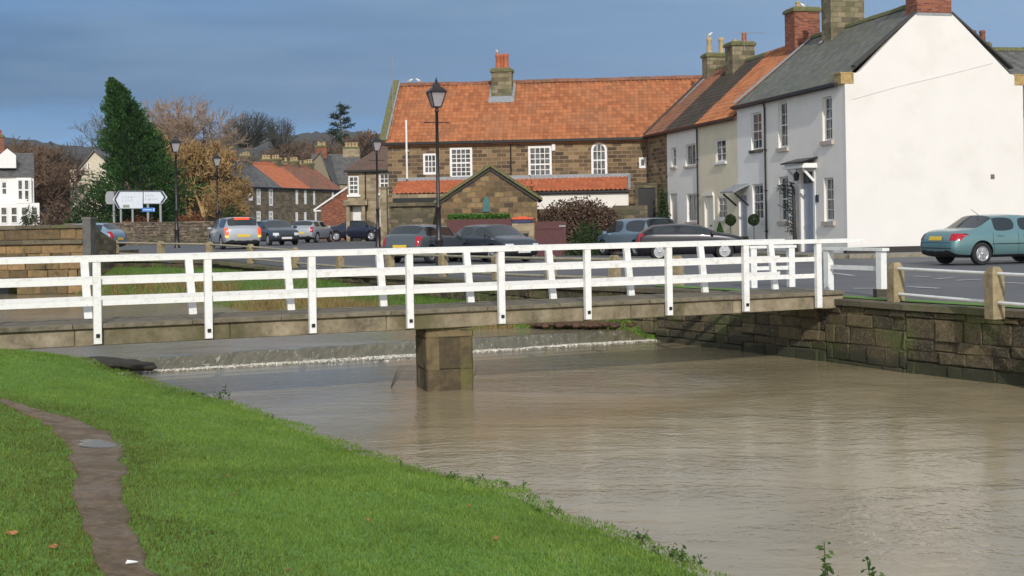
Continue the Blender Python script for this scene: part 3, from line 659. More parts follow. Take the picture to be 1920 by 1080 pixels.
for zc in (.715, .43):
    b = MB(); b.box(BL0, 11.85, -.030, .012, zc - .037, zc + .037); b.build('rail', M_white, br)
    b = MB(); b.box(BL0, 11.85, 1.15, 1.19, zc - .037, zc + .037); b.build('rail', M_white, br)
# pier
pr = thing('bridge_pier', 'square mossy stone pier standing in the river under the footbridge', 'pier')
pc_ = G(829, 733, WZ); b = MB(); ang = R(17); ux = Vector((math.cos(ang), math.sin(ang), 0)); uy = Vector((-ux.y, ux.x, 0)); hw = .365
ctr = Vector((pc_.x + .02, pc_.y + .36, 0))
z = WZ - .3
for kz, hh in enumerate((.62, .48, .12)):
    for (nn, tt) in ((-uy, ux), (ux, uy), (uy, -ux), (-ux, -uy)):
        wid = hw
        for a, e in ((-wid, wid),):
            cc = ctr + tt * ((a + e) / 2) + nn * (wid - .1 + rnd.uniform(-.01, .012)) + Vector((0, 0, z + hh / 2))
            b.block(cc, tt, -nn, Vector((0, 0, 1)), (e - a) / 2 - .002, .1, hh / 2 - .002, .02, tint=rnd.uniform(.2, 1), jit=.005)
    z += hh
b.box(-hw + .1, hw - .1, -hw + .1, hw - .1, WZ - .3, z - .02, tint=.3, M=Matrix.Translation(ctr) @ Matrix.Rotation(ang, 4, 'Z'))
M_pier = tinted('pier_stone', [(0, (.022, .019, .012)), (.4, (.08, .06, .032)), (.65, (.16, .12, .06)), (1, (.26, .20, .11))], moss=(.10, .11, .02, .85))
b.build('shaft', M_pier, pr)
b = MB(); b.prism([(-.36, -.355), (.355, -.36), (.36, .355), (-.355, .36)], z, -.15, Matrix.Translation(ctr) @ Matrix.Rotation(ang, 4, 'Z')); b.build('cap', M_moss, pr)
# bare twigs caught in the river beside the pier
def sprig(name, label, base, h, n=5, spread=.12, mat=M_bark, r=.006):
    b = MB()
    for i in range(n):
        a = rnd.uniform(0, 6.28); t = Vector(base); pts = [t.copy()]
        for s_ in range(4): t = t + Vector((math.cos(a) * spread / 3 * rnd.uniform(.4, 1.4), math.sin(a) * spread / 4, h / 4 * rnd.uniform(.6, 1.1))); pts.append(t.copy())
        b.tube(pts, [r, r * .9, r * .8, r * .6, r * .3], 4)
    return tag(b.build(name, mat), label, 'twig')
q = G(733, 727, WZ); sprig('bare_twig', 'thin bare twig sticking out of the water left of the pier', q, .40, 4, .22)
q = G(884, 722, WZ); sprig('bare_twig', 'thin bare twig leaning out of the water right of the pier', q, .36, 4, .28)

# white wing railings at the far end of the footbridge
def wing(name, label, pa, pb, z0, zt, rails=(.45,), over=.15, blocks=False):
    r = thing(name, label, 'railing', (pa[0], pa[1], 0)); pa, pb = Vector((*pa, 0)), Vector((*pb, 0)); d = (pb - pa); u = d.normalized()
    for p in (Vector((0, 0, 0)), d):
        b = MB(); b.bar(p + Vector((0, 0, z0)), p + Vector((0, 0, zt - .03)), .13, .13, up=u); po = b.build('post', M_white, r)
    b = MB(); b.bar(-u * over + Vector((0, 0, zt)), d + u * over + Vector((0, 0, zt)), .16, .055); b.build('handrail', M_white, r)
    for z_ in rails: b = MB(); b.bar(u * .066 + Vector((0, 0, z_)), d - u * .066 + Vector((0, 0, z_)), .04, .08); b.build('rail', M_white, r)
    if blocks:
        b = MB(); b.box(d.x - .12, d.x + .12, d.y - .12, d.y + .12, -.05, .14); b.build('footing', M_oldwall, r)
    return r
a_ = P(1553, 467, 24.0); c_ = P(1652, 470, 22.7)
wing('wing_railing', 'short white railing between the bridge end and the first concrete fence post', (a_.x, a_.y), (c_.x, c_.y), .0, .84, (.50,), .12, True)
a_ = P(1411, 463, 26.4); c_ = P(1482, 463, 26.6)
wing('wing_railing', 'short white railing seen behind the right end of the footbridge rail', (a_.x, a_.y), (c_.x, c_.y), .0, .84, (.58, .40), .1)

# concrete post and pipe fences on the quay
M_cpost = plain('weathered_concrete', (.30, .24, .14), .92, var=.3, scale=10, dirt=(.11, .11, .045))
def postfence(name, label, pts, ph=.66, pw=.10, rails=(.56, .14), gap_after=(), railmat=None, rr=.026):
    r = thing(name, label, 'fence')
    P3 = [Vector((x, y, zg(x, y))) for x, y in pts]
    for i, p in enumerate(P3):
        q = P3[i + 1] if i < len(P3) - 1 else P3[i - 1]; u = (q - p); a = math.atan2(u.y, u.x); b = MB()
        M = Matrix.Translation(p) @ Matrix.Rotation(a, 4, 'Z')
        b.box(-pw, pw, -pw, pw, -.1, ph - .10, M=M); b.add([M @ Vector(v) for v in [(-pw, -pw, ph - .10), (pw, -pw, ph - .10), (pw, pw, ph - .10), (-pw, pw, ph - .10), (-pw * .55, -pw * .55, ph), (pw * .55, -pw * .55, ph), (pw * .55, pw * .55, ph), (-pw * .55, pw * .55, ph)]], [(0, 1, 5, 4), (1, 2, 6, 5), (2, 3, 7, 6), (3, 0, 4, 7), (4, 5, 6, 7)])
        b.build('post', M_cpost, r)
    for i, (p, q) in enumerate(zip(P3[:-1], P3[1:])):
        u = (q - p).normalized()
        for z_ in rails:
            b = MB(); b.tube([p + u * pw + Vector((0, 0, z_)), q - u * pw + Vector((0, 0, z_))], rr, 8); b.build('pipe_rail', railmat or M_white, r)
    return r
pA = G(1680, 567, 0); pB = G(1865, 585, 0); st = pB - pA
postfence('quay_fence', 'low fence of stone posts and white pipes on the right quay', [(pA.x + st.x * k, pA.y + st.y * k) for k in (0, 1, 2, 3)])
up = [G(1228, 541, 0), G(1157, 541, 0), G(1073, 540, 0), G(990, 535, 0)]
fp = [(3.55, 27.6)] + [(2.3, 28.9), (.9, 30.5), (-.4, 32.4), (-1.9, 35.0), (-3.6, 37.5), (-5.4, 40), (-7.2, 42.4), (-9.2, 45), (-11.2, 47.4), (-13.4, 48.8), (-15.6, 50.3)]
M_pipe = plain('weathered_rail', (.30, .27, .19), .7, var=.2)
postfence('quay_fence', 'long low fence of stone posts and dull rails beyond the footbridge', fp, railmat=M_pipe, rr=.035)


# ================================================================== BUILDINGS
def wallgrid(b, L, z0, z1, holes, rev=.12, x0=0.0, y=0.0):
    """upright wall in the local plane y, facing -y, with rectangular openings (xa, xb, za, zb[, arch])"""
    xs = sorted({x0, L, *[h[0] for h in holes], *[h[1] for h in holes]}); zs = sorted({z0, z1, *[h[2] for h in holes], *[h[3] for h in holes]})
    for i in range(len(xs) - 1):
        for j in range(len(zs) - 1):
            cx, cz = (xs[i] + xs[i + 1]) / 2, (zs[j] + zs[j + 1]) / 2
            if any(h[0] < cx < h[1] and h[2] < cz < h[3] for h in holes): continue
            b.add([(xs[i], y, zs[j]), (xs[i + 1], y, zs[j]), (xs[i + 1], y, zs[j + 1]), (xs[i], y, zs[j + 1])], [(0, 1, 2, 3)])
    for h in holes:
        a, c, d, e = h[:4]
        b.add([(a, y, d), (a, y + rev, d), (a, y + rev, e), (a, y, e)], [(0, 1, 2, 3)])
        b.add([(c, y, d), (c, y + rev, d), (c, y + rev, e), (c, y, e)], [(3, 2, 1, 0)])
        b.add([(a, y, e), (c, y, e), (c, y + rev, e), (a, y + rev, e)], [(3, 2, 1, 0)])
        b.add([(a, y, d), (c, y, d), (c, y + rev, d), (a, y + rev, d)], [(0, 1, 2, 3)])
        if len(h) > 4 and h[4] == 'arch':
            r_ = (c - a) / 2; cx = (a + c) / 2; zc = e - r_; n = 8
            for s_ in (-1, 1):
                arc = [(cx + s_ * r_ * math.cos(math.pi / 2 * k / n), zc + r_ * math.sin(math.pi / 2 * k / n)) for k in range(n + 1)]
                poly = [(p[0], y, p[1]) for p in arc] + [(cx + s_ * r_, y, e)]
                b.add(poly, [tuple(range(len(poly)))[::(1 if s_ < 0 else -1)]])
def window(parent, xa, xb, za, zb, y=0.0, nx=2, nz=4, fw=.06, bar=.025, sill=None, sillmat=None, arch=False, meeting=True, rev=.10, name='window', glass=None, proud=0.0):
    """frame with glazing bars (part), its pane and sill (sub-parts); local plane y facing -y"""
    yf = y + rev - .05 - proud; b = MB()
    if arch:
        r_ = (xb - xa) / 2; cx = (xa + xb) / 2; zc = zb - r_; n = 10
        for s_ in (-1, 1):
            for k in range(n):
                t0, t1 = math.pi / 2 * k / n, math.pi / 2 * (k + 1) / n
                q = [(cx + s_ * rr * math.cos(t), zc + rr * math.sin(t)) for rr, t in ((r_, t0), (r_, t1), (r_ - fw, t1), (r_ - fw, t0))]
                b.prism([(p[0], p[1]) for p in q], 0, .05, Matrix(((1, 0, 0, 0), (0, 0, -1, yf + .05), (0, 1, 0, 0), (0, 0, 0, 1))))
        b.box(xa, xa + fw, yf, yf + .05, za + fw, zc); b.box(xb - fw, xb, yf, yf + .05, za + fw, zc); b.box(xa, xb, yf, yf + .05, za, za + fw)
        top = zb - .02
    else:
        b.box(xa, xa + fw, yf, yf + .05, za + fw, zb - fw); b.box(xb - fw, xb, yf, yf + .05, za + fw, zb - fw)
        b.box(xa, xb, yf, yf + .05, za, za + fw * 1.2); b.box(xa, xb, yf, yf + .05, zb - fw, zb); top = zb - fw
    ia, ib, iz0 = xa + fw, xb - fw, za + fw
    for k in range(1, nx): x = ia + (ib - ia) * k / nx; b.box(x - bar / 2, x + bar / 2, yf + .012, yf + .035, iz0, top if not arch else zb - fw)
    for k in range(1, nz):
        z = iz0 + (top - iz0) * k / nz; w_ = bar if not (meeting and k == nz // 2) else bar * 2
        b.box(ia, ib, yf + .010, yf + .033, z - w_ / 2, z + w_ / 2)
    o = b.build(name, M_white, parent)
    g_ = MB()
    if arch:
        pts = [(xb - .01, za + .02)] + [(cx + (r_ - .01) * math.cos(math.pi * k / 16), zc + (r_ - .01) * math.sin(math.pi * k / 16)) for k in range(17)] + [(xa + .01, za + .02)]
        g_.add([(p[0], yf + .038, p[1]) for p in pts], [tuple(range(len(pts)))[::-1]])
    else: g_.add([(xa + .01, yf + .038, za + .01), (xb - .01, yf + .038, za + .01), (xb - .01, yf + .038, zb - .01), (xa + .01, yf + .038, zb - .01)], [(0, 1, 2, 3)])
    g_.build('pane', glass or M_glass, o)
    if sill:
        s_ = MB(); s_.box(xa - .10, xb + .10, y - .09, y + rev - .052, za - sill, za - .002); s_.build('sill', sillmat or M_sand, o)
    return o
def pantile_slope(b, x0, x1, e, r, pw=.24, ph=.31, amp=.035, lip=.02, n=5, jit=.008):
    """corrugated tiles from eave point e=(y,z) to ridge point r=(y,z)"""
    ey, ez = e; ry_, rz_ = r; Ls = math.hypot(ry_ - ey, rz_ - ez); uy, uz = (ry_ - ey) / Ls, (rz_ - ez) / Ls; ny_, nz_ = -uz, uy
    if nz_ < 0: ny_, nz_ = -ny_, -nz_
    nc = int(round((x1 - x0) / pw)); pw = (x1 - x0) / nc; nr = max(1, int(round(Ls / ph))); ph_ = Ls / nr
    cols = [(c_ + k / n) for c_ in range(nc) for k in range(n)] + [nc]
    prof = []
    for c_ in cols:
        f = c_ % 1; prof.append(amp * (math.sin(2 * math.pi * f) * .5 + .5 * (1 if .02 < f < .52 else -.25) * abs(math.sin(2 * math.pi * f))))
    V = []; U = []
    rowpos = []
    for r__ in range(nr): rowpos += [(r__, 0.0), (r__, 1.0)]
    for (r__, f) in rowpos:
        for ci, c_ in enumerate(cols):
            s_ = (r__ + f) * ph_; jx = jit * noise.noise(Vector((int(c_) * 3.1, r__ * 2.3, 0)))
            sag = .03 * noise.noise(Vector((c_ * .06, r__ * .12, 4.2)))
            h = prof[ci] + lip * (1 - f) + jx + sag
            V.append((x0 + c_ * pw, ey + uy * s_ + ny_ * h, ez + uz * s_ + nz_ * h)); U.append((c_ * .24 + .001, (r__ + f * .98) * .31 + .002))
    m_ = len(cols); Fs = [(i * m_ + j, i * m_ + j + 1, (i + 1) * m_ + j + 1, (i + 1) * m_ + j) for i in range(len(rowpos) - 1) for j in range(m_ - 1)]
    if (ry_ - ey) < 0: Fs = [f[::-1] for f in Fs]
    b.add(V, Fs, uvs=U, smooth=False)
def roof(parent, L, D, He, Hr, kind, mat, x0=0.0, over=.18, vo=.06, ridge=True, rmat=None, y0=0.0):
    """gable roof, ridge along x"""
    ry_ = y0 + D / 2; sl_ = (Hr - He) / (D / 2); ye, ze = y0 - over, He - over * sl_ + .05; yb, zb = y0 + D + over, ze
    b = MB()
    if kind == 'pantile':
        pantile_slope(b, x0 - vo, L + vo, (ye, ze + .05), (ry_, Hr + .10))
    th = .09
    # sheathing: solid roof deck under the tiles / the slates themselves
    for (a, c_) in (((ye, ze), (ry_, Hr + .05)), ((yb, zb), (ry_, Hr + .05))):
        dz = .0 if kind == 'pantile' else .06
        V = [(x0 - vo, a[0], a[1] + dz), (L + vo, a[0], a[1] + dz), (L + vo, c_[0], c_[1] + dz), (x0 - vo, c_[0], c_[1] + dz)]
        V += [(x, y, z - th) for x, y, z in V]
        f = [(0, 1, 2, 3), (7, 6, 5, 4), (0, 4, 5, 1), (1, 5, 6, 2), (2, 6, 7, 3), (3, 7, 4, 0)]
        if a[0] > c_[0]: f = [q[::-1] for q in f]
        b.add(V, f)
    o = b.build('roof', mat, parent)
    if ridge:
        b = MB(); k = int((L - x0) / .45)
        for i in range(k):
            xa = x0 - vo + (L - x0 + 2 * vo) * i / k; xb = x0 - vo + (L - x0 + 2 * vo) * (i + 1) / k - .015; j = rnd.uniform(-.01, .01)
            pts = [(ry_ - .17, Hr + .02 + j), (ry_ - .12, Hr + .15 + j), (ry_, Hr + .22 + j), (ry_ + .12, Hr + .15 + j), (ry_ + .17, Hr + .02 + j)]
            V = [(xa, y, z) for y, z in pts] + [(xb, y, z) for y, z in pts]
            b.add(V, [(i_, i_ + 1, 6 + i_, 5 + i_)[::-1] for i_ in range(4)] + [(0, 1, 2, 3, 4), (9, 8, 7, 6, 5)], tint=rnd.random())
        b.build('ridge_tiles', rmat or mat, o)
    return o
def shell(parent, L, D, He, Hr, mat, holes=(), x0=0., gmat=None, rev=.12, base=-.6, name='wall', front=True, y0=0.0, backless=False):
    b = MB()
    if front: wallgrid(b, L, base, He, holes, rev, x0, y0)
    b.add([(x0, y0 + D, base), (L, y0 + D, base), (L, y0 + D, He), (x0, y0 + D, He)], [(3, 2, 1, 0)])
    b.add([(x0, y0, base), (x0, y0 + D, base), (x0, y0 + D, He), (x0, y0 + D / 2, Hr), (x0, y0, He)], [(4, 3, 2, 1, 0)])
    if gmat is None: b.add([(L, y0, base), (L, y0 + D, base), (L, y0 + D, He), (L, y0 + D / 2, Hr), (L, y0, He)], [(0, 1, 2, 3, 4)])
    return b.build(name, mat, parent)
def gutter(parent, x0, x1, y, z, mat=None, name='gutter', r=.055):
    b = MB(); b.box(x0, x1, y - r * 2, y, z - r * 1.1, z + r * .9); b.box(x0, x1, y + .002, y + .03, z - .10, z + .055); return b.build(name, mat or M_black, parent)
def downpipe(parent, x, z0, z1, y=-.06, mat=None, r=.04):
    b = MB(); b.tube([(x, y - .05, z1 + .02), (x, y, z1 - .25), (x, y, z0)], r, 8)
    for z in np.arange(z0 + .8, z1 - .4, 1.7): b.box(x - r * 1.5, x + r * 1.5, y - r * 1.2, y + .06, z, z + .05)
    return b.build('downpipe', mat or M_black, parent)
def chimney(parent, cx, cy, z0, z1, wx, wy, mat, pots=((0, 0, .12, .45, 'r'),), capmat=None, cap=True):
    b = MB(); b.box(cx - wx / 2, cx + wx / 2, cy - wy / 2, cy + wy / 2, z0, z1 - .18); o = b.build('chimney', mat, parent)
    b = MB()
    if cap:
        b.box(cx - wx / 2 - .07, cx + wx / 2 + .07, cy - wy / 2 - .07, cy + wy / 2 + .07, z1 - .18, z1 - .04)
        k = .86; zt = z1 + .05; V = [(cx + sx * (wx / 2 + .05) * s, cy + sy * (wy / 2 + .05) * s, z) for s, z in ((1, z1 - .04), (k, zt)) for sx, sy in ((-1, -1), (1, -1), (1, 1), (-1, 1))]
        b.add(V, [(0, 1, 5, 4), (1, 2, 6, 5), (2, 3, 7, 6), (3, 0, 4, 7), (4, 5, 6, 7)]); b.build('chimney_cap', capmat or M_moss, o)
    for (dx, dy, r, h, c) in pots:
        b = MB(); b.lathe([(r * 1.05, z1 + .0), (r * 1.0, z1 + .1), (r * .85, z1 + h * .75), (r * 1.05, z1 + h * .8), (r * 1.05, z1 + h * .92), (r * .9, z1 + h), (r * .6, z1 + h - .02)], 12, Matrix.Translation((cx + dx, cy + dy, .04)))
        b.build('chimney_pot', {'r': M_pot, 'b': M_potb, 'd': M_brick}[c], o)
    return o

# ------------------------------------------------ terrace on the right
P0 = Vector((12.2, 47.0)); ru = Vector((-.2269, .9739)); ANG = math.atan2(-ru.y, -ru.x)      # local x runs from the far end towards the camera
def RP(px, py): return hit(px, py, P0, ru)
def row_house(name, label, s0, s1):
    """s0 near, s1 far, metres from the near corner"""
    o = P0 + ru * s1; r = thing(name, label, 'house', (o.x, o.y, 0), ANG); return r, s1 - s0, (lambda s: s1 - s)
DR = 7.36; HR = 9.42
def rects(lst, fx, minw=0):
    out = []
    for a, t, c, d in lst:
        m = (a + c) / 2; s_a, _ = RP(a, (t + d) / 2); s_c, _ = RP(c, (t + d) / 2); _, zt = RP(m, t); _, zb = RP(m, d); out.append((fx(s_a), fx(s_c), zb, zt))
    return out
SA, SB, SC, SD, SE = 6.75, 9.7, 14.35, 18.7, 21.0
# house 1: slate roof, bright gable
h1, L1, fx = row_house('end_house', 'large white end house with slate roof and big blank sunlit gable', 0, SA)
wins = rects([(1459, 191, 1476, 277), (1542, 181, 1560, 264), (1461, 331, 1478, 415), (1545, 333, 1563, 415)], fx)
door = rects([(1503, 322, 1526, 470)], fx)[0]; door = (door[0], door[1], .12, door[3])
shell(h1, L1, DR, 6.45, HR, M_off, wins + [door], gmat=M_cream, rev=.16)
for w_ in wins: window(h1, *w_, nx=2, nz=4, fw=.07, sill=.16, sillmat=M_sandp if 'M_sandp' in globals() else plain('pinkish_sill', (.50, .42, .36), .85, var=.1), rev=.16)
# gable wall (butted in front of the shell end) with flat top carrying the chimney
b = MB(); x = L1; hc = .72; sl_ = (HR - 6.45) / (DR / 2); up_ = .16
prof = [(-.001, -.6), (DR + .001, -.6), (DR + .001, 6.33), (DR - .35, 6.33), (DR - .35, 6.72), (DR - .55, 6.75), (DR / 2 + hc, 6.45 + sl_ * (DR / 2 - hc) + up_), (DR / 2 + hc, 8.98), (DR / 2 - hc, 8.98), (DR / 2 - hc, 6.45 + sl_ * (DR / 2 - hc) + up_), (.55, 6.75), (.35, 6.72), (.35, 6.33), (-.001, 6.33)]
n = len(prof); V = [(x, y, z) for y, z in prof] + [(x + .22, y, z) for y, z in prof]
b.add(V, [tuple(range(n, 2 * n)), tuple(range(n))[::-1]] + [(i, (i + 1) % n, n + (i + 1) % n, n + i)[::-1] for i in range(n)])
b.build('gable_wall', M_cream, h1)
for (ya, yb) in ((-.16, .349), (DR - .349, DR + .75)):
    b = MB(); b.box(x - .30, x + .235, ya, yb, 6.332, 6.70); b.box(x - .32, x + .25, ya - .03, yb if ya < 1 else yb + .03, 6.70, 6.75); b.build('kneeler_stone', M_sand, h1)
b = MB(); b.box(x + .222, x + .26, .0, DR, -.6, .34); b.box(x - .02, x + .222, -.035, -.004, -.6, .30); b.build('plinth', plain('dark_plinth', (.035, .032, .03), .8), h1)
b = MB(); b.box(x + .222, x + .245, 5.93, 6.08, 2.80, 2.97); b.build('vent', plain('vent_brown', (.16, .13, .11), .8), h1)
b = MB(); b.tube([(x + .225, .3, 5.75), (x + .225, 2.2, 6.25), (x + .225, 4.0, 6.65), (x + .225, 6.1, 7.15)], .010, 4); b.build('gable_line', plain('line_grey', (.52, .50, .48), .8), h1)  # thin grey line slanting up across the gable
roof(h1, L1 - .0, DR, 6.45, HR, 'slate', M_slate, vo=.0, rmat=M_moss)
b = MB()
for s_ in (-1, 1):
    y_a, z_a = DR / 2 + s_ * (DR / 2 - .40), 6.45 + sl_ * .4 + .19; y_b, z_b = DR / 2 + s_ * hc, 6.45 + sl_ * (DR / 2 - hc) + .17
    b.bar((L1 + .11, y_a, z_a + .02), (L1 + .11, y_b, z_b + .02), .30, .07)
b.build('verge_coping', plain('dark_verge', (.05, .048, .045), .7), h1)
gutter(h1, 0, L1 - .3, -.18, 6.36)
downpipe(h1, .06, .1, 6.3)
b = MB(); b.box(L1 - .005, L1 + .224, DR / 2 - .72, DR / 2 + .72, 8.99, 10.5); b.box(L1 - .55, L1 - .006, DR / 2 - .72, DR / 2 + .72, 8.6, 10.5); ch = b.build('chimney', M_brick, h1)
b = MB(); b.box(L1 - .62, L1 + .30, DR / 2 - .80, DR / 2 + .80, 10.5, 10.65); b.build('chimney_cap', M_moss, ch)
b = MB(); b.box(L1 - .57, L1 + .24, DR / 2 - .735, DR / 2 + .735, 8.90, 8.985); b.build('flashing', M_lead, ch)
# door, canopy, lamp
b = MB(); a, c_, z0, z1 = door; dz1 = z1
b.box(a, c_, .10, .14, z0, z1 - .45); dd = b.build('door', M_door, h1)
b = MB()
for (u0, u1, v0, v1) in ((.1, .44, .1, .42), (.56, .9, .1, .42), (.1, .44, .5, .93), (.56, .9, .5, .93)):
    W_, H_ = c_ - a, z1 - .45 - z0; b.box(a + W_ * u0, a + W_ * u1, .085, .099, z0 + H_ * v0, z0 + H_ * v1)
b.build('door_panels', M_door, dd)
b = MB(); b.tube([(a + .12, .06, z0 + 1.0), (a + .12, .10, z0 + 1.0)], .025, 8); b.build('door_knob', M_grey, dd)
b = MB(); b.box(a, c_, .10, .13, z1 - .445, z1 - .002); b.build('fanlight', M_glass, dd)
b = MB(); b.box(a - .16, a - .002, -.03, .10, z0, z1 + .12); b.box(c_ + .002, c_ + .16, -.03, .10, z0, z1 + .12); b.box(a - .16, c_ + .16, -.05, -.003, z1 + .002, z1 + .12); b.build('door_surround', M_white, h1)
b = MB(); xa, xc = a - .35, c_ + .35; zc = z1 + .125
b.box(xa, xc, -.62, -.002, zc, zc + .10); b.box(xa + .05, xc - .05, -.55, -.002, zc + .102, zc + .18)
canopy = b.build('door_canopy', M_white, h1)
b = MB(); b.add([(xa - .05, -.68, zc + .18), (xc + .05, -.68, zc + .18), (xc + .05, -.002, zc + .36), (xa - .05, -.002, zc + .36), (xa - .05, -.68, zc + .24), (xc + .05, -.68, zc + .24), (xc + .05, -.002, zc + .42), (xa - .05, -.002, zc + .42)], [(3, 2, 1, 0), (4, 5, 6, 7), (0, 1, 5, 4), (1, 2, 6, 5), (3, 0, 4, 7)]); b.build('canopy_lead', M_black, canopy)
for xx in (a - .10, c_ + .10): b = MB(); b.bar((xx, -.5, zc - .02), (xx, -.03, zc - .5), .07, .09); b.build('bracket', M_white, canopy)
s_, z_ = RP(1520, 330); xl = fx(s_) 
b = MB(); xl = (a + c_) / 2; b.tube([(xl, -.45, zc), (xl, -.45, zc - .12)], .012, 5); b.lathe([(.03, zc - .12), (.11, zc - .2), (.12, zc - .22), (.08, zc - .46), (.04, zc - .48)], 6, Matrix.Translation((xl, -.45, 0)), smooth=False); b.build('porch_lantern', M_black, h1)
q, z_ = RP(1533, 372); b = MB(); b.box(fx(q) - .11, fx(q) + .11, -.035, -.003, z_ - .14, z_ + .14); b.build('house_plaque', M_signd, h1)

# house 1b: same slate roof, whiter wall
h2, L2, fx = row_house('terrace_house', 'narrow white terrace house with slate roof between the two black downpipes', SA, SB)
wins = rects([(1408, 211, 1428, 281), (1411, 345, 1431, 412)], fx); door = rects([(1386, 366, 1401, 470)], fx)[0]; door = (door[0], door[1], .1, door[3])
shell(h2, L2 - .002, DR, 6.45, HR, M_wh2, wins + [door], rev=.14)
for i, w_ in enumerate(wins): window(h2, *w_, nx=2, nz=4, fw=.07, sill=.12 if i == 0 else None, sillmat=M_oldwall, rev=.13)
roof(h2, L2, DR, 6.45, HR, 'slate', M_slate, vo=.0, rmat=M_moss); gutter(h2, -.05, L2, -.18, 6.36)
b = MB(); a, c_, z0, z1 = door; b.box(a, c_, .08, .12, z0, z1); b.build('door', M_door, h2)
b = MB(); b.add([(a - .3, -.75, z1 + .1), (c_ + .3, -.75, z1 + .1), (c_ + .3, -.003, z1 + .42), (a - .3, -.003, z1 + .42), (a - .3, -.75, z1 + .17), (c_ + .3, -.75, z1 + .17), (c_ + .3, -.003, z1 + .5), (a - .3, -.003, z1 + .5)], [(3, 2, 1, 0), (4, 5, 6, 7), (0, 1, 5, 4), (1, 2, 6, 5), (3, 0, 4, 7), (2, 3, 7, 6)]); cp = b.build('door_canopy', M_lead, h2)
for xx in (a - .2, c_ + .2): b = MB(); b.bar((xx, -.65, z1 + .08), (xx, -.03, z1 - .45), .06, .07); b.build('bracket', M_black, cp)
b = MB(); b.bar((.02, -.16, 6.56), (.02, DR / 2, HR + .16), .28, .03); b.build('verge_flashing', M_lead, h2)
chimney(h2, L2 - .1, DR / 2, HR - .6, 11.15, .85, 1.55, M_chst, pots=((0, -.5, .15, .55, 'r'), (0, 0.0, .17, .2, 'b'), (0, .5, .15, .55, 'd')))
b = MB(); b.bar((L2 - .56, DR / 2 - .9, HR - .52), (L2 - .56, DR / 2 - .1, HR + .14), .22, .03); b.build('flashing', M_lead, h2)
# house 2: buff wall, orange pantiles
h3, L3, fx = row_house('terrace_house', 'buff rendered terrace house under an orange pantile roof', SB, SC)
He2 = 6.02
wins = rects([(1342, 261, 1361, 304), (1346, 368, 1363, 411)], fx); door = rects([(1323, 367, 1338, 450)], fx)[0]; door = (door[0], door[1], .08, door[3])
shell(h3, L3 - .002, DR, He2, HR - .1, M_yel, wins + [door], rev=.12)
for w_ in wins: window(h3, *w_, nx=2, nz=3, fw=.08, sill=.10, sillmat=M_white, rev=.08, meeting=False)
roof(h3, L3, DR, He2, HR - .1, 'pantile', M_pant3 if 0 else M_pant, vo=.0); gutter(h3, 0, L3, -.2, He2 - .1)
b = MB(); a, c_, z0, z1 = door; b.box(a, c_, .07, .11, z0, z1); dd = b.build('door', M_off, h3)
b = MB(); b.box((a + c_) / 2 - .14, (a + c_) / 2 + .14, .055, .069, z0 + 1.05, z0 + 1.13); b.build('letterbox', M_black, dd)
b = MB(); b.box(a - .12, a - .002, -.04, .07, z0, z1 + .1); b.box(c_ + .002, c_ + .12, -.04, .07, z0, z1 + .1); b.box(a - .12, c_ + .12, -.10, -.042, z1 + .0, z1 + .16); b.build('door_surround', M_off, h3)
chimney(h3, L3 - 1.0, DR / 2, HR - .8, 10.95, 1.0, 1.25, M_brick, pots=((0, -.2, .12, .3, 'b'),))
# house 3: white, brown pantiles
h4, L4, fx = row_house('terrace_house', 'small white terrace house under a dark brown pantile roof', SC, SD)
wins = rects([(1285, 270, 1304, 311), (1259, 277, 1268, 313), (1288, 363, 1307, 416)], fx); door = rects([(1257, 363, 1270, 440)], fx)[0]; door = (door[0], door[1], .08, door[3])
shell(h4, L4 - .002, DR, He2, HR - .1, M_wh2, wins + [door], rev=.14)
for i, w_ in enumerate(wins): window(h4, *w_, nx=2, nz=1 if i != 1 else 2, fw=.07, sill=.10, sillmat=M_sandp if 'M_sandp' in globals() else MATS['pinkish_sill'], rev=.14, meeting=False)
roof(h4, L4, DR, He2, HR - .1, 'pantile', M_pant2, vo=.0, rmat=M_moss); gutter(h4, 0, L4, -.2, He2 - .1); downpipe(h4, L4 - .05, .1, He2 - .1)
b = MB(); a, c_, z0, z1 = door; b.box(a, c_, .10, .14, z0, z1); b.build('door', M_off, h4)
chimney(h4, 1.35, DR / 2 - .2, HR - .9, 10.35, .95, 1.2, M_chst, pots=((0, .25, .13, .5, 'r'), (0, -.25, .13, .14, 'b')))
ae = MB(); zt = 10.5; ae.tube([(1.9, DR / 2 - .2, 9.9), (1.9, DR / 2 - .2, zt + .35)], .015, 4); ae.bar((1.9, DR / 2 + .9, zt + .3), (1.9, DR / 2 - .6, zt + .3), .02, .02)
for k in range(7): ae.bar((1.65, DR / 2 + .8 - k * .2, zt + .3), (2.15, DR / 2 + .8 - k * .2, zt + .3), .012, .012)
ae.build('tv_aerial', M_grey, h4)
# house 4: stone link with ivy, dull tiles
h5, L5, fx = row_house('stone_cottage', 'dark stone link building between the long stone house and the white terrace', SD, SE + .6)
shell(h5, L5 - .002, DR, He2, HR - .05, M_stonebld, [])
roof(h5, L5, DR, He2, HR - .05, 'pantile', M_pant3, vo=.0, rmat=M_moss); gutter(h5, 0, L5, -.2, He2 - .1)
b = MB(); b.bar((-.05, -.2, He2 + .02), (-.05, DR / 2, HR + .1), .14, .14); b.build('verge_coping', plain('dark_verge2', (.06, .055, .04), .8), h5)
b = MB(); b.bar((.35, 1.6, He2 + 1.58), (.35, DR / 2, HR + .14), .25, .03); b.build('flashing', M_lead, h5)
chimney(h5, .55, DR / 2, HR - .8, 10.28, .7, 1.25, M_chst, pots=((0, -.34, .15, .85, 'b'), (0, .34, .15, .85, 'b')))

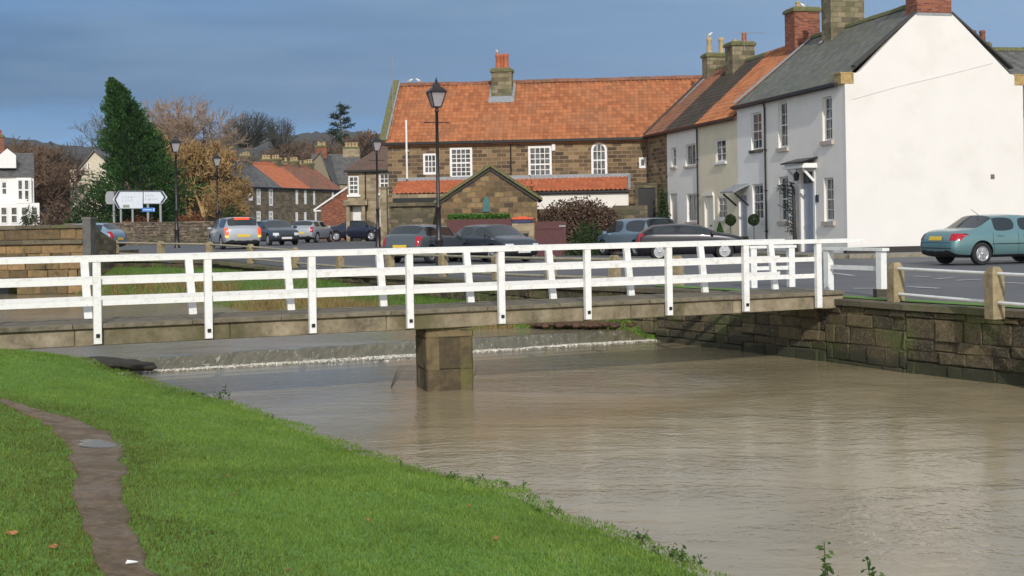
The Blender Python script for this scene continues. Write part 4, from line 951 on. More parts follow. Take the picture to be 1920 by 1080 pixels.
# ------------------------------------------------ long stone house with red roof
MB0 = Vector((-6.72, 69.9)); ma = R(-5.5); mu = Vector((math.cos(ma), math.sin(ma)))
def MP(px, py): return hit(px, py, MB0, mu)
def mrects(lst):
    out = []
    for a, t, c, d in lst: s_a, zt = MP(a, t); s_c, zb = MP(c, d); out.append((s_a, s_c, zb, zt))
    return out
mh = thing('stone_house', 'long brown stone house with orange pantile roof across the middle', 'house', (MB0.x, MB0.y, 0), ma)
LM, DM, HEM, HRM = 14.35, 8.2, 5.93, 9.40
mw = mrects([(793, 288, 820, 327), (843, 277, 886, 334), (990, 274, 1035, 332), (1108, 267, 1139, 337), (1198, 295, 1212, 315)])
mw[3] = (*mw[3], 'arch')
shell(mh, LM, DM, HEM, HRM, M_stonebld, mw, rev=.10)
window(mh, *mw[0], nx=3, nz=3, fw=.11, bar=.04, rev=.06, meeting=False)
window(mh, *mw[1], nx=4, nz=6, fw=.12, bar=.04, rev=.06)
window(mh, *mw[2], nx=4, nz=5, fw=.12, bar=.04, rev=.06)
window(mh, *mw[3][:4], nx=3, nz=4, fw=.12, bar=.035, rev=.06, arch=True)
window(mh, *mw[4], nx=1, nz=1, fw=.11, rev=.06)
b = MB(); xa, xb, za, zb = mw[3][:4]; b.box(xa - .12, xb + .12, -.10, .0, za - .36, za - .004); b.build('window_apron', M_lead, mh)
b = MB(); pantile_slope(b, -.1, LM + 5.0, (-.22, HEM - .02), (DM / 2, HRM + .10), pw=.245)
for (a, c_) in (((-.22, HEM - .13), (DM / 2, HRM + .03)), ((DM + .2, HEM - .13), (DM / 2, HRM + .03))):
    V = [(-.1, *a), (LM + 5, *a), (LM + 5, *c_), (-.1, *c_)]; V += [(x, y, z - .08) for x, y, z in V]
    f = [(0, 1, 2, 3), (7, 6, 5, 4), (0, 4, 5, 1), (1, 5, 6, 2), (2, 6, 7, 3), (3, 7, 4, 0)]; b.add(V, f if a[0] < c_[0] else [q[::-1] for q in f])
rf = b.build('roof', M_pant, mh)
b = MB(); k = 40
for i in range(k):
    xa = (LM + 5) * i / k; xb = xa + (LM + 5) / k - .02; j = rnd.uniform(-.01, .01) + .03 * noise.noise(Vector((xa * .4, 0, 0)))
    pts = [(DM / 2 - .17, HRM + .04 + j), (DM / 2 - .12, HRM + .19 + j), (DM / 2, HRM + .25 + j), (DM / 2 + .12, HRM + .19 + j), (DM / 2 + .17, HRM + .04 + j)]
    b.add([(xa, y, z) for y, z in pts] + [(xb, y, z) for y, z in pts], [(q, q + 1, 6 + q, 5 + q)[::-1] for q in range(4)] + [(0, 1, 2, 3, 4), (9, 8, 7, 6, 5)])
b.build('ridge_tiles', M_pant3, rf)
b = MB(); b.bar((-.24, -.25, HEM + .06), (-.24, DM / 2, HRM + .32), .34, .26); b.bar((-.24, DM + .25, HEM + .06), (-.24, DM / 2, HRM + .32), .34, .26); b.build('verge_coping', M_moss, mh)
b = MB(); b.bar((-.03, -.22, HEM + .16), (-.03, DM / 2, HRM + .34), .10, .06); b.build('flashing', M_lead, mh)
gutter(mh, -.35, LM, -.24, HEM - .06, r=.065)
xp, _ = MP(958, 300); downpipe(mh, xp, 3.6, HEM - .1, r=.035)
xp, zt = MP(764, 226); _, zb = MP(764, 336); b = MB(); b.tube([(xp, -.42, zt), (xp, -.42, zb)], .055, 8); b.box(xp - .08, xp + .08, -.40, 0, zt - 1.7, zt - 1.62); b.build('vent_pipe', M_white, mh)
xp, z_ = MP(1038, 275); b = MB(); b.box(xp - .09, xp + .09, -.1, -.003, z_ - .22, z_ + .15); b.build('alarm_box', M_white, mh)
# chimney on the front slope near the ridge
cy = DM / 2 - .75; pcx = (P(941, 160, 72.4).x, 72.4); xl = (Vector(pcx) - MB0).dot(mu)
ch = chimney(mh, xl, cy, HRM - 1.6, 10.18, 1.15, .85, M_chst, pots=((-.2, 0, .17, .85, 'r'), (.22, 0, .17, .85, 'r'), (0.02, .1, .15, .8, 'r')))
b = MB(); sm = (HRM - HEM) / (DM / 2 + .2)
for (xa, xb, ya, yb) in ((xl - .72, xl - .578, cy - .50, cy + .6), (xl + .578, xl + .72, cy - .50, cy + .6), (xl - .72, xl + .72, cy - .80, cy - .44)):
    za, zb = HEM + .09 + (ya + .2) * sm, HEM + .09 + (yb + .2) * sm; V = [(xa, ya, za), (xb, ya, za), (xb, yb, zb), (xa, yb, zb)]; b.add([(x, y, z + .10) for x, y, z in V] + [(x, y, z) for x, y, z in V], [(0, 1, 2, 3), (0, 4, 5, 1), (1, 5, 6, 2), (3, 7, 4, 0)])
b.build('flashing', M_lead, ch)
b = MB(); b.tube([P(737, 262, 71) - Vector((*MB0, 0)), P(736, 108, 71) - Vector((*MB0, 0))], .02, 4)
ae = b.build('aerial_mast', M_grey, mh); ae.rotation_euler = (0, 0, -ma)

# lean-to along its front
lt = thing('lean_to', 'low lean-to with orange tiles along the front of the stone house', 'outbuilding', (MB0.x, MB0.y, 0), ma)
def LP(px, py, off): 
    o_ = MB0 + Vector((mu.y, -mu.x)) * off; return hit(px, py, o_, mu)
x0, zt = MP(748, 338); x1, _ = MP(1178, 330); _, ze = LP(1100, 359, 2.0)
z_top = (MP(760, 339)[1] + MP(1170, 331)[1]) / 2; z_e = ze
LB = LP(835, 360, 2.0)[0]; LC = LP(1000, 360, 2.0)[0]
b = MB(); pantile_slope(b, x0, x1, (-2.2, z_e + .06), (-.08, z_top), pw=.24, ph=.3); b.build('roof', M_pant4, lt)
b = MB(); b.box(LB + .31, x1, -2.1, -2.0, -.5, z_e - .02); b.box(x0, x0 + .1, -2.0, -.005, -.5, z_e - .02); b.box(x1 - .1, x1, -2.0, -.005, -.5, z_e - .02); b.build('wall', M_off, lt)
b = MB(); b.box(x0 - .05, x1 + .1, -.14, -.004, z_top - .05, z_top + .17); b.bar((x1 + .05, -2.2, z_e + .1), (x1 + .05, -.1, z_top + .06), .14, .10); b.build('flashing', M_lead, lt)
gutter(lt, LC - .2, x1 + .05, -2.2, z_e - .02); 
# left part in stone with a deep eave
b = MB(); b.box(x0 + .02, LB + .3, -2.6, -2.102, -.5, z_e - .42); b.box(x0 + .0, LB + .3, -2.75, -2.62, z_e - .62, z_e - .45); b.build('stone_front', M_oldwall, lt)
b = MB(); b.box(x0 + .02, LB + .3, -2.16, -2.102, z_e - .40, z_e + .02); b.build('wall', M_stonelite, lt)
b = MB(); b.box(x0 + .1, LB - .3, -2.46, -2.17, z_e - .41, z_e - .18); b.build('beam', M_black, lt)
ux0, _ = MP(733, 400); b = MB(); b.box(ux0, ux0 + .33, -2.9, -2.4, -.3, 3.35); b.box(ux0 - .03, ux0 + .36, -2.93, -2.37, 3.35, 3.45); tag_ = b.build('pier_buttress', M_stonelite, lt)

# gabled stone shed in front
sh0 = P(825, 440, 58.5); sr_x = P(1008, 440, 58.5).x; WS = sr_x - sh0.x
shd = thing('stone_shed', 'low gabled stone shed with mossy roof in front of the stone house', 'shed', (sh0.x, 58.5, 0), 0)
zE = P(826, 376, 58.5).z; zA = P(919, 314, 58.5).z; cxs = P(919, 314, 58.5).x - sh0.x; zEr = P(1006, 370, 58.5).z
b = MB(); V = [(0, 0, -.5), (WS, 0, -.5), (WS, 0, zEr), (cxs, 0, zA), (0, 0, zE)]; V2 = [(x, 6.6, z) for x, _, z in V]
b.add(V + V2, [(0, 1, 2, 3, 4), (9, 8, 7, 6, 5), (0, 4, 9, 5), (1, 6, 7, 2)]); b.build('wall', M_shed, shd)
b = MB()
for (xa, za, xb, zb) in ((-.25, zE - .16, cxs, zA + .03), (WS + .25, zEr - .16, cxs, zA + .03)):
    V = [(xa, -.16, za), (xb, -.16, zb), (xb, 6.6, zb), (xa, 6.6, za)]; V = V + [(x, y, z + .14) for x, y, z in V]
    f = [(3, 2, 1, 0), (4, 5, 6, 7), (0, 1, 5, 4), (1, 2, 6, 5), (2, 3, 7, 6), (3, 0, 4, 7)]; b.add(V, f if xa < xb else [q[::-1] for q in f])
b.build('roof', M_moss, shd)
b = MB()
for (xa, za, xb, zb) in ((-.05, zE - .12, cxs, zA - .04), (WS + .05, zEr - .12, cxs, zA - .04)): b.bar((xa, -.05, za - .04), (xb, -.05, zb - .04), .08, .09, up=(0, 1, 0))
b.build('bargeboard', M_ydark, shd)
ts, tz = P(912, 397, 58.5), P(912, 368, 58.5); x_ = ts.x - sh0.x
b = MB(); b.prism([(x_ - .17, ts.z), (x_ + .17, ts.z), (x_ + .15, tz.z - .18), (x_ + .02, tz.z + .02), (x_ - .13, tz.z - .15)], 0, .07, Matrix(((1, 0, 0, 0), (0, 0, -1, -.003), (0, 1, 0, 0), (0, 0, 0, 1)))); b.build('shutter', M_teal, shd)

# garden boundary in front of the shed
def pxwall(name, label, cat, px0, px1, pt, Y, mat, th=.25, zb=-.2, part=None, group=None):
    a = P(px0, pt, Y); c_ = P(px1, pt, Y); r = thing(name, label, cat, (a.x, Y, 0), group=group); b = MB(); b.box(0, c_.x - a.x, 0, th, zb, (a.z + c_.z) / 2); b.build(part or 'panel', mat, r); return r, c_.x - a.x, (a.z + c_.z) / 2
def boards(r, W_, z0, z1, y, mat, bw=.14):
    b = MB(); k = int(W_ / bw)
    for i in range(k): b.box(W_ * i / k + .006, W_ * (i + 1) / k - .006, y - .02, y - .001, z0, z1 + .012 * (i % 2))
    b.build('boards', mat, r)
r, W_, zt = pxwall('garden_fence', 'maroon board fence with a green hedge growing over it', 'fence', 838, 960, 411, 55.6, M_maroon, .06); boards(r, W_, .0, zt, 0, M_maroon)
r, W_, zt = pxwall('wooden_gate', 'dark maroon wooden gate right of the stone gate pier', 'gate', 1003, 1061, 416, 55.5, M_maroon, .06); boards(r, W_, .0, zt + .02, 0, M_maroon)
b = MB(); b.box(.1, W_ - .1, -.05, -.022, zt - .3, zt - .2); b.box(.1, W_ - .1, -.05, -.022, .3, .4); b.build('ledge', M_maroon, r)
b = MB(); b.box(W_ - .3, W_ - .02, -.07, -.052, zt - .22, zt - .16); b.build('latch', M_grey, r)
r, W_, zt = pxwall('gate_pier', 'square pale stone gate pier beside the maroon gate', 'pier', 960, 1001, 419, 55.3, M_stonelite, .8, part='shaft')
q = P(960, 412, 55.4); t_ = thing('planter_box', 'orange and dark blue box standing on top of the gate pier', 'box', (P(961, 412, 55.5).x, 55.4, P(961, 419, 55.4).z))
b = MB(); b.block((.42, .2, .075), (1, 0, 0), (0, 1, 0), (0, 0, 1), .43, .17, .075, .03); b.build('base', M_navy, t_)
b = MB(); b.block((.43, .2, .205), (1, 0, 0), (0, 1, 0), (0, 0, 1), .47, .2, .05, .03); b.block((.43, .2, .27), (1, 0, 0), (0, 1, 0), (0, 0, 1), .2, .12, .03, .02); b.build('lid', M_orange, t_)
pxwall('garden_wall', 'old grey stone garden wall behind the blue estate car', 'wall', 1150, 1214, 385, 62.0, M_oldwall, .3, part='stonework')
r, W_, zt = pxwall('passage_shade', 'dark passage doorway at the right corner of the stone house', 'gate', 1196, 1228, 352, 66.6, M_black, .1)  # black panel stands for the shade inside the open passage
b = MB(); b.box(-.15, -.002, -.06, .14, -.2, zt + .15); b.box(W_ + .002, W_ + .12, -.06, .14, -.2, zt + .15); b.box(-.15, W_ + .12, -.08, .14, zt + .002, zt + .25); b.build('door_frame', M_oldwall, r)
pxwall('garden_wall', 'brown stone garden wall behind the bare brown shrub mound', 'wall', 1006, 1149, 391, 62.5, M_shed, .3, part='stonework')
pxwall('garden_wall', 'rough stone wall below the lean-to left of the shed', 'wall', 752, 826, 392, 60.5, M_oldwall, .3, part='stonework')

# house behind the gable at the right edge
bh = thing('slate_house', 'slate roofed house partly hidden behind the big white gable at the right edge', 'house', (21.2, 59.0, 0), R(8))
shell(bh, 9, 8, 6.2, 9.55, M_stonelite); roof(bh, 9, 8, 6.2, 9.55, 'slate', M_slate2, rmat=M_moss)
qx = (P(1880, 84, 63).x - 21.2) / math.cos(R(8)) - .55
chimney(bh, qx, 4, 9.0, 9.95, .95, .6, M_chst, pots=((-.24, 0, .15, .6, 'd'), (.24, 0, .15, .6, 'd')))
# bits beside the front doors
def pxat(px, py, Y): p = P(px, py, Y); return p

# pavement in front of the terrace and gable
def world(fr, x, y): return fr
def rowpt(s, off): p = P0 + ru * s + Vector((-ru.y, ru.x)) * off; return (p.x, p.y)     # off > 0 : out over the street
pv = MB(); gdir = Vector((.9739, .2269))
pg = lambda d, off: tuple(P0 + gdir * d + Vector((gdir.y, -gdir.x)) * off)
poly = [rowpt(20.5, -.3), rowpt(20.5, 1.7), rowpt(-.8, 1.7), rowpt(-1.9, .9), pg(8.0, 2.1), pg(22, 2.1), pg(22, -1), pg(7.5, -1), pg(.4, -.4)]
pv.prism(poly, -.2, .12); o = pv.build('pavement', M_pave); tag(o, kind='structure')
pv = MB(); pk = [rowpt(20.5, 1.7), rowpt(-.8, 1.7), rowpt(-1.9, .9), pg(8.0, 2.1), pg(22, 2.1)]
for a, c_ in zip(pk[:-1], pk[1:]):
    a, c_ = Vector(a), Vector(c_); d = (c_ - a).normalized(); nn = Vector((-d.y, d.x)) * (-1); L_ = (c_ - a).length; k = int(L_ / .9) + 1
    for i in range(k):
        p_, q_ = a.lerp(c_, i / k), a.lerp(c_, (i + 1) / k); m_ = (p_ + q_) / 2 - Vector((d.y, -d.x)) * .075 * (-1)
        pv.block((m_.x, m_.y, .03), (d.x, d.y, 0), (-d.y, d.x, 0), (0, 0, 1), (q_ - p_).length / 2 - .004, .075, .10, .012)
o = pv.build('kerb', M_conc); tag(o, kind='structure')
# road markings in front of the gable
rm = MB()
def stripe(pxa, pya, pxb, pyb, wdt):
    a, c_ = G(pxa, pya, 0.0), G(pxb, pyb, 0.0); d = (c_ - a).normalized(); nn = Vector((-d.y, d.x, 0)) * wdt / 2; z = Vector((0, 0, .006))
    rm.add([a - nn + z, c_ - nn + z, c_ + nn + z, a + nn + z], [(0, 1, 2, 3)])
for (xa, ya, xb, yb) in ((1712, 518, 1742, 519), (1752, 523, 1790, 521), (1793, 526, 1838, 524), (1886, 530, 1925, 532), (1560, 512, 1600, 517), (1600, 541, 1640, 541), (1705, 538, 1760, 541), (1390, 507, 1430, 507)):
    stripe(xa, ya, xb, yb, .16)
o = rm.build('road_markings', M_paint); tag(o, kind='structure')

# ------------------------------------------------ far left town
def simple_house(name, label, px0, px1, Y, pe, pr, wall, roofm, D=7, kind='slate', rz=0.0, wins=(), group=None, base=-.5, zb=None):
    a, c_ = P(px0, pe, Y), P(px1, pe, Y); L = (c_.x - a.x) / max(.3, math.cos(rz)); He = a.z; Hr = P((px0 + px1) / 2, pr, Y + D / 2).z
    r = thing(name, label, 'house', (a.x, Y, 0), rz, group)
    def lp(px, py): return hit(px, py, Vector((a.x, Y)), Vector((math.cos(rz), math.sin(rz))))
    hs = []
    for (w0, t0, w1, t1, *_) in wins:
        s0, zt = lp(w0, t0); s1, z_b = lp(w1, t1); hs.append((s0, s1, z_b, zt))
    shell(r, L, D, He, Hr, wall, hs, base=base)
    for h, w_ in zip(hs, wins): window(r, *h, nx=w_[4] if len(w_) > 4 else 2, nz=2, fw=.10, bar=.05, rev=.08)
    roof(r, L, D, He, Hr, kind, roofm, rmat=roofm)
    r['_'] = 0; del r['_']; simple_house.lp = lp
    return r, L, He, Hr, D
# house beside the long stone house, hipped brown roof
a, c_ = P(651, 318, 84), P(745, 315, 84); L = c_.x - a.x; He = a.z
hs_ = thing('stone_house', 'stone fronted house with brown hipped roof left of the long stone house', 'house', (a.x, 84, .2), 0)
def lp(px, py): return hit(px, py, Vector((a.x, 84)), Vector((1, 0)))
W4 = []
for q in ((653, 330, 673, 365), (711, 325, 730, 362), (712, 392, 731, 430)): s0, zt = lp(q[0], q[1]); s1, zb = lp(q[2], q[3]); W4.append((s0, s1, zb - .2, zt - .2))
s0, zt = lp(661, 388); s1, zb = lp(677, 425); dr = (s0, s1, -.1, zt - .2)
b = MB(); wallgrid(b, L, -.6, He - .2, W4 + [dr]); b.add([(0, 0, -.6), (0, 9, -.6), (0, 9, He - .2), (0, 0, He - .2)], [(3, 2, 1, 0)]); b.build('wall', M_stonelite, hs_)
for w_ in W4: window(hs_, *w_, nx=2, nz=4, fw=.09, bar=.04, rev=.08, sill=.14, sillmat=M_white)
b = MB(); b.box(dr[0], dr[1], .05, .1, dr[2], dr[3]); b.build('door', M_white, hs_)
b = MB(); b.box(dr[0] - .35, dr[0] - .12, -.6, -.42, -.2, dr[3] + .1); b.box(dr[1] + .12, dr[1] + .35, -.6, -.42, -.2, dr[3] + .1); b.box(dr[0] - .5, dr[1] + .5, -.75, -.002, dr[3] + .1, dr[3] + .45); b.build('portico', M_stonelite, hs_)
b = MB(); rx_ = P(742, 256, 88.5).x - a.x; zr = P(742, 256, 88.5).z - .2; e_ = .25; ze = He - .25
V = [(-e_, -e_, ze), (L + 2, -e_, ze), (L + 2, 9 + e_, ze), (-e_, 9 + e_, ze), (rx_, 4.5, zr), (L + 2, 4.5, zr)]
b.add(V, [(0, 1, 5, 4), (2, 3, 4, 5), (3, 0, 4)]); b.build('roof', tiles('tile_brown', [(0, (.09, .055, .04)), (1, (.17, .10, .07))], .25, .25, weather=(.10, .08, .06)), hs_)
gutter(hs_, -.2, L, -e_, ze - .05); xp, _ = lp(685, 330); downpipe(hs_, xp, 0, He - .3)
# brick gable building with white bargeboard
bg_ = thing('brick_building', 'red brick side wall with a sloping white bargeboard left of the hipped house', 'building', (P(600, 415, 90).x, 90, 0), 0)
x0_ = P(600, 415, 90).x; pts = [(P(602, 425, 90), 0), (P(652, 425, 90), 0), (P(652, 354, 90), 0), (P(602, 388, 90), 0)]
b = MB(); V = [(p.x - x0_, 0, p.z) for p, _ in pts]; V[0] = (V[0][0], 0, -.3); V[1] = (V[1][0], 0, -.3); V += [(x, 5, z) for x, _, z in V]; b.add(V, [(0, 1, 2, 3), (0, 3, 7, 4), (3, 2, 6, 7)]); b.build('wall', M_brick, bg_)
b = MB(); b.bar((V[3][0] - .5, -.08, V[3][2] - .22), (V[2][0] + .1, -.08, V[2][2] + .18), .10, .24, up=(0, 1, 0)); b.bar((V[3][0] - .5, -.08, V[3][2] - .28), (V[3][0] + .0, -.08, V[3][2] - .26), .10, .2, up=(0, 1, 0)); b.build('bargeboard', M_white, bg_)
# receding terrace
T0 = Vector((-27.3, 119.5)); T1 = Vector((-18.6, 140.0)); tu = (T1 - T0).normalized(); ta_ = math.atan2(tu.y, tu.x)
def TP(px, py): return hit(px, py, T0, tu)
M_tstone = masonry('terrace_stone', [(0, (.07, .055, .04)), (.5, (.14, .11, .07)), (1, (.24, .19, .12))], .5, .22, 1, (.18, .15, .10), msize=.015, vary=.1)
segs = [(412, 527, M_slate2, 'stone terrace house with grey slate roof nearest the ochre willow', [(420, 354, 430, 372), (440, 354, 450, 372), (478 - 12, 354, 474, 376)]),
        (527, 580, M_pant4, 'stone terrace house with bright orange roof', [(481, 354, 489, 384), (504, 354, 512, 386), (528, 355, 534, 383), (481, 396, 489, 415), (504, 396, 512, 415), (530, 396, 536, 418)]),
        (580, 613, M_pant3, 'stone terrace house with dull red roof', [(549 + 5, 356, 559, 383), (570, 357, 575, 383), (587, 358, 591, 384), (554, 398, 559, 420), (570, 398, 575, 418)]),
        (613, 640, M_pant3, 'last dull red roofed terrace house half hidden by the brick building', [(607, 359, 611, 382), (622, 360, 626, 382)])]
allw = [q for g_ in segs for q in g_[4]] + [(590, 398, 594, 417)]
for i, (pa, pb, rm_, lab, ws) in enumerate(segs):
    s0, z0_ = TP(pa, 350 + i * 1.5); s1, z1_ = TP(pb, 352 + i * 1.5); He = 5.35; o_ = T0 + tu * s0; r = thing('terrace_house', lab, 'house', (o_.x, o_.y, .1), ta_, 'terrace houses in the far street')
    hs = []
    for q in [q for q in allw if pa + 3 < q[0] and q[2] < pb - 2]: u0, zt = TP(q[0], q[1]); u1, zb = TP(q[2], q[3]); hs.append((u0 - s0, u1 - s0, zb - .1, zt - .1))
    hs = [h for h in hs if h[0] > .05 and h[1] < s1 - s0 - .05]
    shell(r, s1 - s0 - .003, 7.4, He, 7.9, M_tstone, hs)
    for h in hs: window(r, *h, nx=2, nz=2, fw=.16, bar=.08, rev=.05)
    roof(r, s1 - s0, 7.4, He, 7.9, 'slate', rm_, vo=-.001 if i else 0, rmat=rm_); gutter(r, 0, s1 - s0, -.18, He - .06)
    chimney(r, s1 - s0 - .6, 3.7, 7.4, 8.65 - .1 * i, .6, 1.0, M_tstone, pots=((0, -.3, .12, .4, 'b'), (0, .0, .12, .4, 'b'), (0, .3, .12, .35, 'b')))
# houses further back
r, L, He, Hr, D = simple_house('stone_house', 'pale stone house with grey roof and a row of buff chimney pots behind the terrace', 575, 668, 150, 345, 292, M_stonelite, M_slate2, D=9, wins=[(634, 352, 640, 372)])
chimney(r, L * .82, 4.5, Hr - 1.2, Hr + 1.0, 2.0, .9, M_stonelite, pots=((-.6, 0, .2, .5, 'b'), (-.2, 0, .2, .5, 'b'), (.2, 0, .2, .5, 'b'), (.6, 0, .2, .5, 'b')))
chimney(r, L * .22, 4.5, Hr - 1.0, Hr + 1.1, 1.0, .9, M_brick, pots=((-.2, 0, .2, .4, 'b'), (.2, 0, .2, .4, 'b')))
gb = thing('gabled_house', 'olive rendered gable end rising behind the orange terrace roofs', 'house', (P(556, 350, 148).x, 146, 0), 0)
x0_ = P(556, 350, 146).x; xw = P(632, 350, 146).x - x0_; za = P(601, 287, 146).z; zc_ = P(601, 340, 146).z; xm = P(606, 287, 146).x - x0_
b = MB(); V = [(0, 0, -.5), (xw, 0, -.5), (xw, 0, zc_ - 1), (xm, 0, za), (0, 0, zc_ - .2)]; b.add(V + [(x, 9, z) for x, _, z in V], [(0, 1, 2, 3, 4), (0, 4, 9, 5), (1, 6, 7, 2)]); b.build('wall', plain('olive_render', (.23, .20, .135), .9), gb)
b = MB()
for (xa, za_, xb, zb_) in ((-.3, zc_ - .35, xm, za), (xw + .3, zc_ - 1.2, xm, za)):
    V = [(xa, -.2, za_), (xb, -.2, zb_), (xb, 9, zb_), (xa, 9, za_)]; V += [(x, y, z + .2) for x, y, z in V]; b.add(V, [(3, 2, 1, 0), (4, 5, 6, 7), (0, 1, 5, 4), (1, 2, 6, 5), (2, 3, 7, 6), (3, 0, 4, 7)])
b.build('roof', M_slate2, gb); chimney(gb, xm, 1.0, za - .6, za + .9, 1.3, .8, M_brick, pots=((-.3, 0, .18, .4, 'b'), (.3, 0, .18, .4, 'b')))
for j, (px, py, Y, w_, mt, lab) in enumerate([(430, 305, 152, 40, M_slate2, 'grey roofed house behind the left end of the terrace'), (500, 312, 158, 60, M_brick, 'brown roofed house with pale chimneys behind the orange roof'), (548, 316, 165, 30, M_slate2, 'small slate roofed house with a white chimney behind the terrace')]):
    r, L, He, Hr, D = simple_house('distant_house', lab, px - w_ / 2, px + w_ / 2, Y, py + 28, py + 6, M_tstone, mt if mt is not M_brick else M_pant2, D=8, group='houses behind the terrace')
    chimney(r, L * .3, 4, Hr - 1, Hr + 1.3, 1.3, .9, M_brick if j != 2 else M_wh2, pots=((-.35, 0, .2, .5, 'r' if j == 0 else 'b'), (0, 0, .2, .5, 'b'), (.35, 0, .2, .5, 'r' if j == 0 else 'b')))
    chimney(r, L * .85, 4, Hr - 1, Hr + 1.0, 1.2, .9, M_stonelite, pots=((-.3, 0, .2, .4, 'b'), (.3, 0, .2, .4, 'b')))
# white house at the left edge
r, L, He, Hr, D = simple_house('white_house', 'white house with grey roof and gabled dormer at the left edge', -90, 44, 108, 331, 290, M_wh2, M_slate2, D=7.5, rz=R(21), wins=[(2, 340, 14, 366, 1), (-40, 340, -20, 366)])
wh = r
hp = simple_house.lp
s0, zt = hp(30, 336); s1, zb = hp(58, 378); b = MB(); b.box(s0, s1 + .05, -.55, -.003, zb - .1, zt + .1); b.build('bay', M_wh2, wh)
window(wh, s0 + .1, (s0 + s1) / 2 - .03, zb + .1, zt - .05, y=-.62, nx=1, nz=2, fw=.09, bar=.06, rev=.06); window(wh, (s0 + s1) / 2 + .03, s1 - .1, zb + .1, zt - .05, y=-.62, nx=1, nz=2, fw=.09, bar=.06, rev=.06)
s0, zt = hp(-2, 385); s1, zb = hp(74, 421); b = MB(); b.box(s0, s1, -1.2, -.003, -.4, zt + .15); b.build('bay', M_wh2, wh)
for k in range(4): w_ = (s1 - s0) / 4; window(wh, s0 + w_ * k + .12, s0 + w_ * (k + 1) - .12, zb + .1, zt - .15, y=-1.26, nx=1, nz=2, fw=.09, bar=.06, rev=.05)
dm = P(16, 300, 109.5); xd = hp(16, 300)[0]; zd0 = P(16, 314, 109).z; zd1 = P(16, 290, 109).z; zd2 = P(16, 277, 109).z
b = MB(); V = [(xd - .75, .4, zd0), (xd + .6, .4, zd0), (xd + .6, .4, zd1), (xd - .1, .4, zd2), (xd - .75, .4, zd1)]; b.add(V + [(x, 3.5, z) for x, _, z in V], [(0, 1, 2, 3, 4), (1, 6, 7, 2), (2, 7, 8, 3), (3, 8, 9, 4), (0, 4, 9, 5)]); dmo = b.build('dormer', M_wh2, wh)
for k in (-.5, .06): window(dmo, xd + k, xd + k + .42, zd0 + .25, zd1 - .02, y=.38, nx=1, nz=1, fw=.06, rev=.06)
chimney(wh, hp(-6, 275)[0], 3.75, Hr - .7, P(3, 262, 118).z, 1.1, .8, M_brick, pots=((-.2, 0, .16, .45, 'r'), (.2, 0, .16, .45, 'r')))
# cream gabled house half hidden by the conifer
cg = thing('cream_house', 'cream gabled house half hidden behind the tall conifer', 'house', (P(131, 330, 140).x, 140, 0), 0)
x0_ = P(131, 330, 140).x; xw = P(195, 330, 140).x - x0_; zk = P(150, 322, 140).z; za = P(178, 285, 140).z; xm = P(178, 285, 140).x - x0_
b = MB(); V = [(0, 0, -.5), (xw + 1.5, 0, -.5), (xw + 1.5, 0, zk), (xm, 0, za), (xm - 1.7, 0, zk + .3), (0, 0, zk + .2)]; b.add(V + [(x, 8, z) for x, _, z in V], [(0, 1, 2, 3, 4, 5), (0, 5, 11, 6), (5, 4, 10, 11)]); b.build('wall', plain('cream_wall', (.62, .55, .42), .85), cg)
b = MB()
for (xa, za_, xb, zb_) in ((xm - 2.0, zk - .1, xm, za + .1), (xw + 1.7, zk - .1, xm, za + .1)):
    V = [(xa, -.3, za_), (xb, -.3, zb_), (xb, 8, zb_), (xa, 8, za_)]; V += [(x, y, z + .22) for x, y, z in V]; b.add(V, [(3, 2, 1, 0), (4, 5, 6, 7), (0, 1, 5, 4), (1, 2, 6, 5), (2, 3, 7, 6), (3, 0, 4, 7)])
b.build('roof', M_slate2, cg)
for q in ((164, 305, 169, 318), (135, 345, 140, 362)):
    a1, c1 = P(q[0], q[1], 140), P(q[2], q[3], 140); window(cg, a1.x - x0_, c1.x - x0_, c1.z, a1.z, y=-.06, nx=1, nz=2, fw=.08, rev=.05)

# ------------------------------------------------ stone road bridge at far left
rb = thing('road_bridge', 'old stone road bridge parapet crossing the river at the far left', 'bridge')
Yb = 47.0; xa = -42.0; xb = P(156, 450, Yb).x; zt = P(80, 422, Yb).z; zs = P(80, 453, Yb).z
M_rb_ = tinted('bridge_stone', [(0, (.05, .038, .022)), (.3, (.13, .09, .045)), (.6, (.26, .17, .08)), (.85, (.40, .25, .11)), (1, (.45, .33, .18))], moss=(.09, .09, .03, .45))
b = MB(); stone_face(b, (xa, Yb), (xb, Yb), zs + .06, zt - .14, .34, .8, prot=.02); b.build('parapet', M_rb_, rb)
b = MB(); b.box(xa, xb, Yb + .03, Yb + .45, -.3, zt - .14); b.build('core', M_oldwall, rb)
b = MB(); slabs(b, xa, xb + .1, Yb - .1, Yb + .5, zt - .138, zt, 1.2); b.build('coping', M_cop, rb)
b = MB(); slabs(b, xa, xb, Yb - .12, Yb + .02, zs - .1, zs + .055, 1.0); b.build('string_course', M_cop, rb)
SPN = {False: MB(), True: MB()}; ax = P(-135, 500, Yb).x; rr = 4.6; zc_ = zs - .45 - rr
